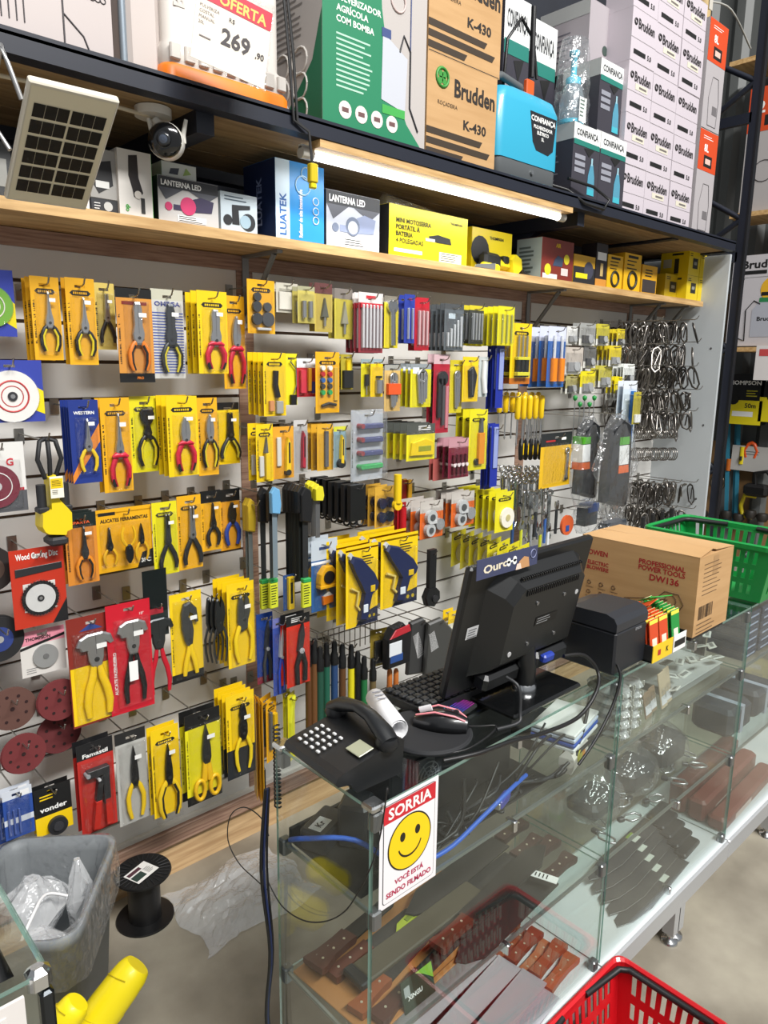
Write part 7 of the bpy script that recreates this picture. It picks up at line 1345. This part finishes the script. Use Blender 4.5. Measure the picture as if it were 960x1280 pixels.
for i in range(3):
    t = thing('bagged_parts', 'clear bag of dark parts on the middle shelf, %s from the seam' % ('first', 'second', 'third')[i], 'bag', (1.72+.2*i, .96, zl)); b = MB(); b.bbox(-.07, .07, -.05, .05, .003, .05+.02*i, M('26282B', .5), .012); b.build('contents', t)
    b = MB(); b.rings([[(.10*s*math.cos(a)*random.uniform(.9, 1.1), .075*s*math.sin(a)*random.uniform(.9, 1.1), z) for a in [2*math.pi*q/14 for q in range(14)]] for z, s in ((0, .9), (.03, 1.08), (.07, 1), (.10, .6), (.125, .3))], BAG); b.build('clear_bag', t)
# bottom deck z=.2055
zb = .2065
for i in range(7):
    knife('machete', 'machete on the bottom deck with orange brown wooden handle, %s from the front' % ('first', 'second', 'third', 'fourth', 'fifth', 'sixth', 'seventh')[i], (1.37-.006*i, .852+.034*i, zb+.0215*(i % 2)), 186, .5, M(('9A5A3A', '8A4A30', 'A56A48', '7A3A28', '8A4A30', '9A5A3A', '7A3A28')[i], .5), M('B4B2BA', .4, .3), .38, 'orange handled machetes on the bottom deck', .07, .14)
t = thing('price_label_card', 'white price card with yellow patch on the bottom deck machetes', 'label', (1.08, .85, zb+.043), 6); b = MB(); b.box(-.04, .05, -.025, .03, 0, .0015, M('C9C6CC', .4)); b.build('card', t); b = MB(); b.box(-.02, .012, -.012, .008, .0016, .0024, M('A8AC2A', .5)); b.build('yellow_patch', t)
for i in range(5):
    t = thing('machete', 'broad bare machete blade on the bottom deck past the seam, %s from front' % ('first', 'second', 'third', 'fourth', 'fifth')[i], 'machete', (1.70+.02*i, .845+.035*i, zb+.006*i), 3)
    b = MB(); b.T = Matrix(((1, 0, 0, 0), (0, 0, 1, 0), (0, 1, 0, 0), (0, 0, 0, 1))); b.prism([(0, .0), (.05, -.02), (.14, -.035), (.42, -.03), (.42, .025), (.12, .03), (.02, .02)], 0, .002, M('5A5B5E', .35, .6)); b.build('blade', t)
    b = MB(); b.tube([(.0, -.0, .003), (.05, -.022, .003), (.14, -.036, .003), (.42, -.032, .003)], .0014, CHROME, 6); b.build('bright_edge', t)
    b = MB(); b.bbox(.42, .54, -.02, .02, 0, .018, M('1E2024', .5), .005); b.build('handle', t)
    b = MB(); b.box(.27, .31, -.015, .02, .0024, .003, M('C9CFC4', .5)); b.box(.27, .31, .012, .02, .003, .0034, M('8FB03A', .5)); b.build('label', t)
for i in range(3):
    t = thing('red_reflection_block', 'reddish brown block standing for a reflection at the bottom of the far counter, %s' % ('front', 'middle', 'rear')[i], 'pack', (2.55, .86+.07*i, zb+.0), 2); b = MB(); b.bbox(-.2, .3, -.03, .03, 0, .05+.03*i, M('7A3A30', .5), .01); b.build('reflection_body', t); b = MB(); b.box(-.1, .05, -.031, -.0303, .01, .03, M('C9B4AE', .5)); b.build('label', t)  # solid blocks put in for a reddish reflection low in the far counter
for i in range(2):
    t = thing('grey_bundle', 'grey blue bundle on the middle shelf of the far counter, %s' % ('left', 'right')[i], 'bundle', (2.5+.22*i, .93, zl)); b = MB(); b.bbox(-.09, .09, -.07, .07, 0, .10, M('3A3F4A', .6), .015); b.build('bundle_body', t); b = MB(); b.bbox(-.012, .012, -.0715, .0715, -.0+.001, .1015, M('A9B0C0', .5), .001); b.build('paper_band', t)
# ================= FLOOR ITEMS, FOREGROUND ==============================
def rrz(w, d, z, r, n=4, jx=0):
    P = []
    for cx, cy_, a0 in ((w/2-r, d/2-r, 0), (-w/2+r, d/2-r, 90), (-w/2+r, -d/2+r, 180), (w/2-r, -d/2+r, 270)):
        for k in range(n+1): a = R(a0+90*k/n); P.append((cx+r*math.cos(a)+random.uniform(-jx, jx), cy_+r*math.sin(a)+random.uniform(-jx, jx), z+random.uniform(-jx, jx)))
    return P
GB = M('74787A', .5)
t = thing('waste_bin', 'tall grey plastic waste bin with clear liner below the sanding discs', 'bin', (.455, 1.73, 0), 53)
b = MB(); BH_ = .48
b.rings([rrz(.30, .22, 0, .04), rrz(.365, .28, BH_-.03, .05), rrz(.385, .30, BH_-.028, .055), rrz(.385, .30, BH_, .055), rrz(.365, .28, BH_, .05), rrz(.355, .27, BH_-.04, .05), rrz(.30, .215, .02, .035)], GB, True, False); b.add(rrz(.30, .215, .02, .035), [tuple(range(20))], GB); b.build('bin_body', t)
random.seed(4)
b = MB(); b.rings([rrz(.40, .315, BH_-.13, .06, 4, .006), rrz(.397, .312, BH_-.07, .06, 4, .004), rrz(.392, .307, BH_+.004, .06, 4, .003), rrz(.36, .275, BH_+.008, .05, 4, .003), rrz(.34, .255, BH_-.08, .05, 4, .008), rrz(.32, .24, BH_-.2, .05, 4, .01)], BAG, False, False); b.build('bin_liner', t)
def crumple(name, label, cat, loc, s, mat, seed, fl=1.0, segs=7, n=14, lab=None, sub=True):
    random.seed(seed); t = thing(name, label, cat, loc, random.uniform(0, 180)); b = MB(); rs = []
    for k in range(segs+1):
        u = k/segs; r_ = math.sin(math.pi*(.08+.84*u)); rs.append([(s[0]*r_*math.cos(a)*random.uniform(.75, 1.15), s[1]*r_*math.sin(a)*random.uniform(.75, 1.15), s[2]*max(0, u+random.uniform(-.08, .08)*(0 < k < segs))) for a in [2*math.pi*q/n for q in range(n)]])
    b.rings(rs, mat); b.build('film', t); return t
crumple('crumpled_bag', 'crumpled clear plastic wad inside the bin, lower right', 'plastic waste', (.42, 1.64, .27), (.085, .085, .15), BAGW, 31)
crumple('crumpled_bag', 'crumpled clear plastic wad inside the bin, upper middle', 'plastic waste', (.46, 1.80, .28), (.09, .08, .17), BAGW, 32)
crumple('crumpled_bag', 'tall clear plastic sleeve standing up against the bin rim', 'plastic waste', (.55, 1.72, .26), (.035, .035, .25), BAGW, 33)
cable('cable_tie', 'white plastic strap curving out of the bin waste', [(.36, 1.60, .42), (.42, 1.66, .455), (.47, 1.72, .45), (.52, 1.72, .42)], .004, 'DADADA', 'strap')
t = thing('cable_spool', 'empty black plastic cable spool standing on the floor', 'spool', (.835, 2.0, 0)); SB = M('131314', .4)
b = MB(); b.lathe([(.088, 0), (.09, .003), (.088, .006)], SB, n=40); b.build('bottom_flange', t)
b = MB(); b.lathe([(.05, .006), (.05, .160)], SB, n=28); b.build('core', t)
b = MB(); b.lathe([(.086, .160), (.088, .163), (.086, .168)], SB, n=40)
for k in range(28): a = 2*math.pi*k/28; b.tube([(.05*math.cos(a), .05*math.sin(a), .169), (.083*math.cos(a), .083*math.sin(a), .169)], .0018, M('1E1E20', .5), 4)
b.build('top_flange', t)
t = thing('spool_leaflet', 'printed white leaflet lying on the black spool', 'leaflet', (.83, 1.99, .1715), 20); b = MB(); b.box(-.045, .04, -.03, .035, 0, .001, M('DAD8D4', .5)); b.T = topT(0, 0, .0011); b.quad(-.04, .01, .014, .028, M('4A2A34'), -.0003); b.quad(-.042, .0, -.02, .008, M('2A3A34'), -.0003); b.lines(.008, .008, .025, 5, PK, .006, .002, -.0003); b.build('sheet', t)
# plastic bag on the floor
random.seed(8)
t = thing('plastic_bag', 'large crumpled clear plastic bag lying on the concrete by the plinth', 'plastic bag', (1.12, 1.88, .0)); b = MB(); N = 22; V = []
for i in range(N):
    for j in range(N):
        u, v = i/(N-1)*2-1, j/(N-1)*2-1; e = max(0, 1-(abs(u)**3+abs(v)**3)); V.append((u*.21*(1+.08*math.sin(5*v+1))+random.uniform(-.004, .004), v*.16*(1+.1*math.sin(4*u))+random.uniform(-.004, .004), .004+e*(.02+.02*abs(math.sin(3*u+2*v)*math.cos(5*v-u)))+random.uniform(0, .014)*e))
b.add(V, [(i*N+j, (i+1)*N+j, (i+1)*N+j+1, i*N+j+1) for i in range(N-1) for j in range(N-1)], BAGW); b.build('film', t)
t = thing('paper_scrap', 'tiny white scrap of paper on the floor right of the spool', 'scrap', (.955, 1.93, .0), 20); b = MB(); b.prism([(-.012, .0), (.014, .001), (.010, .006), (-.006, .005)], -.006, .006, WT); b.build('scrap', t)
# yellow rolls
def roll(label, a, c, r, seed):
    random.seed(seed); a, c = Vector(a), Vector(c); t = thing('yellow_roll', label, 'roll', tuple(a)); L = (c-a).length; d = (c-a).normalized(); q = d.to_track_quat('Z', 'Y'); t.rotation_euler = q.to_euler()
    b = MB(); b.rings([[(r*s*math.cos(k)*random.uniform(.97, 1.03), r*s*math.sin(k)*random.uniform(.97, 1.03), L*z) for k in [2*math.pi*i/22 for i in range(22)]] for z, s in ((0, .9), (.03, 1.02), (.2, 1), (.4, 1.01), (.6, 1), (.8, .98), (.93, .9), (.985, .78), (1, .7))], M('E9D40A', .45, 0, 0, .1), True); b.build('wrapped_roll', t)
    b = MB(); b.tube([(r*1.01*math.cos(k*.5), r*1.01*math.sin(k*.5), L*.9*k/30) for k in range(31)], .0012, M('CDB80A', .5), 4); b.build('wrap_seam', t)
a1 = onz(172, 1206, .40)
roll('long bright yellow wrapped roll leaning beside the waste bin', tuple(onz(70, 1345, .22)), tuple(a1), .042, 1)
a2 = onz(98, 1252, .42); roll('short bright yellow wrapped roll in front of the waste bin, left', tuple(onz(30, 1340, .30)), tuple(a2), .034, 2)
a3 = onz(128, 1252, .26); roll('thin bright yellow wrapped roll between the two others', tuple(onz(85, 1330, .16)), tuple(a3), .024, 3)
# foreground display case
t = thing('display_case', 'chrome cornered glass display case at the lower left edge', 'display case', (.05, 1.14, 0))
b = MB(); b.T = Matrix.Translation((-.05, -1.14, 0)); pane(b, -.3, .262, .975, 1.32, .888, .895, 'z'); b.build('glass_top', t)
b = MB(); b.T = Matrix.Translation((-.05, -1.14, 0)); pane(b, .256, .262, .98, 1.32, .1, .887, 'x'); pane(b, -.3, .25, .975, .981, .1, .887, 'y'); b.build('glass_side', t)
b = MB(); b.T = Matrix.Translation((-.05, -1.14, 0)); b.bbox(.232, .266, .970, 1.0, .862, .90, CHROME, .008); b.bbox(.246, .266, .970, .99, .05, .862, M('3A3D40', .2, .9), .004); b.build('chrome_corner', t)
b = MB(); b.T = Matrix.Translation((-.05, -1.14, 0)); b.bbox(-.3, .262, .97, 1.33, .0, .1, BLK, .005); b.build('plinth', t)
b = MB(); b.T = Matrix.Translation((-.05, -1.14, 0)); b.box(-.3, .225, .968, .9735, .55, .876, M('D9D4D0', .5)); b.box(-.3, .20, .9665, .968, .55, .86, M('DCD8D4', .5)); b.box(-.3, .185, .966, .9668, .55, .84, M('D9501E', .5)); b.build('poster', t)
random.seed(14)
t = thing('black_cloth', 'crumpled black plastic sheet on the display case at lower left', 'sheet', (.11, 1.16, .896)); b = MB(); N = 18; V = []
for i in range(N):
    for j in range(N): u, v = i/(N-1)*2-1, j/(N-1)*2-1; e = max(0, 1-max(abs(u), abs(v))**4); V.append((u*.11, v*.17, .002+e*(.10+.04*math.sin(6*u+3*v)*math.cos(4*v)+random.uniform(-.008, .008))))
b.add(V, [(i*N+j, (i+1)*N+j, (i+1)*N+j+1, i*N+j+1) for i in range(N-1) for j in range(N-1)], M('0C0D0D', .25), True); b.build('folded_sheet', t)
# ================= BEYOND THE RACK =====================================
XW = 5.70
def O_(x, y, X): return onx(x, y, X)
KW = M('9A7246', .6)
def onwall(px0, py0, px1, py1, X): a = onx(px0, py0, X); c = onx(px1, py1, X); return a.y, c.y, c.z, a.z
def shelf2(py, label):
    a = O_(912, py, 5.35); t = thing('side_shelf', label, 'shelf', (5.5, 1.2, a.z)); b = MB(); b.box(-.15, .2, a.y-1.2-1.3, a.y-1.2, -.03, 0, WOOD); b.build('board', t)
    b = MB(); b.tube([(.19, a.y-1.2-.25, -.3), (-.12, a.y-1.2-.25, -.032)], .008, M('9A9A98', .4, .4), 5); b.build('bracket', t); return a
def wbox(label, px0, px1, py0, py1, X, d, base, art, name='carton', cat='box', oc=None):
    y0, y1, z0, z1 = onwall(px0, py0, px1, py1, X)
    w_ = abs(y0-y1); h = z1-z0; t = thing(name, label, cat, (X, (y0+y1)/2, z0), -90)
    b = MB(); b.box(-w_/2, w_/2, 0, d, 0, h, C(base)); art(b, w_, h, -.0012); b.build('box_body', t); return t
a = shelf2(434, 'pine shelf under the white sprayer box on the right wall')
def art_spr(b, w, h, y):
    b.text('Brudden', .0, h*.9, h*.085, PK, y, bold=True, w=w*.7); b.ring(-w*.41, h*.9, .012, .004, y, PK, 10, 4); b.quad(-w*.42, w*.05, h*.79, h*.83, PK, y); b.text('5.0', w*.2, h*.81, h*.07, PK, y, bold=True); b.quad(-w*.5, w*.5, h*.755, h*.76, M('8A8A8A'), y)
    b.disc(w*.18, h*.62, w*.2, y-.0004, y, M('D9A82A'), 20); b.poly([(-w*.12, h*.1), (w*.42, h*.1), (w*.42, h*.4), (w*.3, h*.5), (-w*.0, h*.5), (-w*.12, h*.4)], M('A9ABB4'), y-.0006); b.quad(-w*.02, w*.3, h*.48, h*.53, M('2A7A4A'), y-.001); b.quad(w*.0, w*.3, h*.55, h*.59, PK, y-.001)
    b.text('Brudden', w*.15, h*.3, h*.045, PK, y-.001, bold=True, w=w*.36); b.tube([(-w*.3, y, h*.75), (-w*.38, y, h*.55), (-w*.42, y, h*.15)], .005, PK, 5); b.tube([(-w*.42, y, h*.12), (-w*.2, y, h*.06), (-w*.22, y, h*.4), (-w*.1, y, h*.5), (0, y, h*.46)], .004, PK, 5)
wbox('white Brudden sprayer box on the right wall shelf', 918, 985, 321, 432, 5.4, .15, 'BDB9BC', art_spr, 'sprayer_carton')
a = shelf2(268, 'upper pine shelf on the right wall')
wbox('orange and grey sprayer box at the right edge, upper shelf', 939, 975, 112, 266, 5.4, .15, 'A8A3A2', lambda b, w, h, y: (b.quad(-w*.5, w*.5, h*.66, h, M('C8461E'), y), b.text('2', -w*.2, h*.85, h*.09, WT, y-.0004, bold=True), b.quad(-w*.1, w*.2, h*.7, h*.78, PK, y-.0004), b.ring(0, h*.35, w*.25, .003, y, LN, 16, 4)), 'sprayer_carton')
shelf2(78, 'topmost pine shelf on the right wall at the frame edge')
def art_th(b, w, h, y):
    b.quad(-w*.5, w*.5, h*.0, h*.48, M('D9C818'), y-.0002); b.text('THOMPSON', 0, h*.83, h*.08, WT, y-.0004, bold=True, w=w*.86); b.disc(-w*.2, h*.5, w*.14, y-.0010, y-.0004, M('111111'), 12); b.text('50m', w*.22, h*.38, h*.09, PK, y-.0006, bold=True); b.lines(w*.1, h*.68, w*.26, 3, M('B8B02A'), h*.05, h*.02, y-.0004); b.quad(-w*.2, w*.3, h*.16, h*.26, WT, y-.0006)
wbox('black and yellow THOMPSON tape box with 50m on the right wall', 905, 950, 467, 532, 5.55, .1, '151515', art_th, 'hose_carton')
wbox('black and yellow THOMPSON box cut by the right frame edge', 954, 1000, 463, 530, 5.55, .1, '151515', art_th, 'hose_carton')
wbox('small white notice hanging at the right frame edge', 946, 985, 432, 476, 5.3, .01, 'D9D4D2', lambda b, w, h, y: b.quad(-w*.4, -w*.1, h*.7, h*.9, M('C04A4A'), y), 'notice', 'notice')
wbox('pale grey card panel behind the pliers on the right wall', 916, 962, 556, 592, 5.66, .02, 'B4B2AE', lambda b, w, h, y: b.lines(-w*.2, h*.8, w*.4, 2, M('6A6A6A'), h*.1, h*.03, y), 'backing_card', 'card')
for i, (px0, px1) in enumerate(((912, 907), (922, 918), (917, 914))):
    a, c = O_(px0+i*1.5, 478, 5.66), O_(px1, 660, 5.66)
    t = thing('teal_strap', 'long teal strap hanging on the right wall, %s' % ('left', 'right', 'middle')[i], 'strap', (5.66+.02*i, a.y, a.z), 0, 'teal straps hanging together'); b = MB(); b.rings([[(0, -.014, 0), (.006, -.014, 0), (.006, .014, 0), (0, .014, 0)], [(0, c.y-a.y-.014, c.z-a.z), (.006, c.y-a.y-.014, c.z-a.z), (.006, c.y-a.y+.014, c.z-a.z), (0, c.y-a.y+.014, c.z-a.z)]], M('2C7A94', .6)); b.build('webbing', t)
def wthing(name, label, cat, px, py, X, fn):
    a = O_(px, py, X); t = thing(name, label, cat, (X, a.y, a.z), -90); fn(t); return t
def tb(L, nm='body', r=None):
    def f(t):
        b = MB()
        for c_, P, r_ in L: b.tube(P, r_, C(c_), 8)
        b.build(nm, t)
    return f
wthing('long_nose_tool', 'orange handled pliers hanging on the right wall', 'pliers', 938, 572, 5.67, tb([('D9541E', [(-.03, 0, .0), (-.045, 0, .05), (-.02, 0, .10), (0, 0, .11), (.02, 0, .10), (.045, 0, .05), (.03, 0, 0)], .014)]))
wthing('yellow_tool', 'upper yellow hand tool on the right wall', 'hand tool', 927, 575, 5.67, tb([('D9C41E', [(0, 0, -.03), (0, 0, .1)], .02), ('26282A', [(0, -.02, .0), (0, -.02, .03)], .01)]))
wthing('yellow_hacksaw', 'lower yellow hacksaw frame on the right wall', 'hacksaw', 928, 645, 5.67, tb([('D9C41E', [(.07, 0, .0), (-.0, 0, .0), (-.02, 0, .08), (.0, 0, .16), (.08, 0, .16)], .016)]))
wthing('red_tool', 'small dark red handle beside the black post', 'hand tool', 902, 575, 5.67, tb([('8A1A1E', [(0, 0, -.05), (0, 0, .06)], .022)]))
wthing('orange_tool', 'small orange handle behind the teal straps', 'hand tool', 911, 580, 5.67, tb([('B5601E', [(0, 0, -.05), (0, 0, .04)], .02)]))
wthing('ring_clamp', 'steel ring clamp on the right wall near the post', 'clamp', 897, 603, 5.68, lambda t: (lambda b: (b.ring(0, 0, .05, .012, 0, M('7A6F60', .35, .9), 22, 8), b.build('ring', t)))(MB()))
wthing('black_power_tool', 'black power tool with loop handle on the right wall', 'power tool', 947, 612, 5.62, lambda t: (lambda b: (b.bbox(-.09, .08, -.05, .05, -.05, .04, BLK, .02), b.build('body', t)))(MB()) and None or tb([('151515', [(-.02, 0, .04), (-.03, 0, .12), (.05, 0, .14), (.12, 0, .06), (.1, 0, .0)], .014)], 'loop_handle')(t))
for i in range(6): wthing('dark_coupling', 'dark round fitting low on the right wall, %s from left' % ('first', 'second', 'third', 'fourth', 'fifth', 'sixth')[i], 'fitting', 878+i*15, 643+4*(i % 2), 5.66, lambda t: (lambda b: (b.lathe([(.03, -.03), (.045, 0), (.035, .03)], M('2A2622', .5), n=14), b.build('body', t)))(MB()))
p = ony(880, -20, 1.9); q = ony(878, 32, 1.9)
t = thing('bamboo_pole', 'thick yellowish round pole hanging at the top right', 'pole', (q.x, 1.9, q.z)); b = MB(); b.lathe([(.03, 0), (.034, .008), (.034, .5)], M('B9A070', .6), n=18); b.build('pole', t); b = MB(); b.box(-.018, .018, -.0352, -.0345, .06, .14, M('B9B4AA', .5)); b.build('paper_label', t)
cable('ceiling_wire', 'pale thin wire running right from the round pole', [(q.x+.04, 1.9, q.z+.12), (q.x+.3, 1.9, q.z+.16), (q.x+.7, 1.95, q.z+.1)], .005, 'A9A8A2')
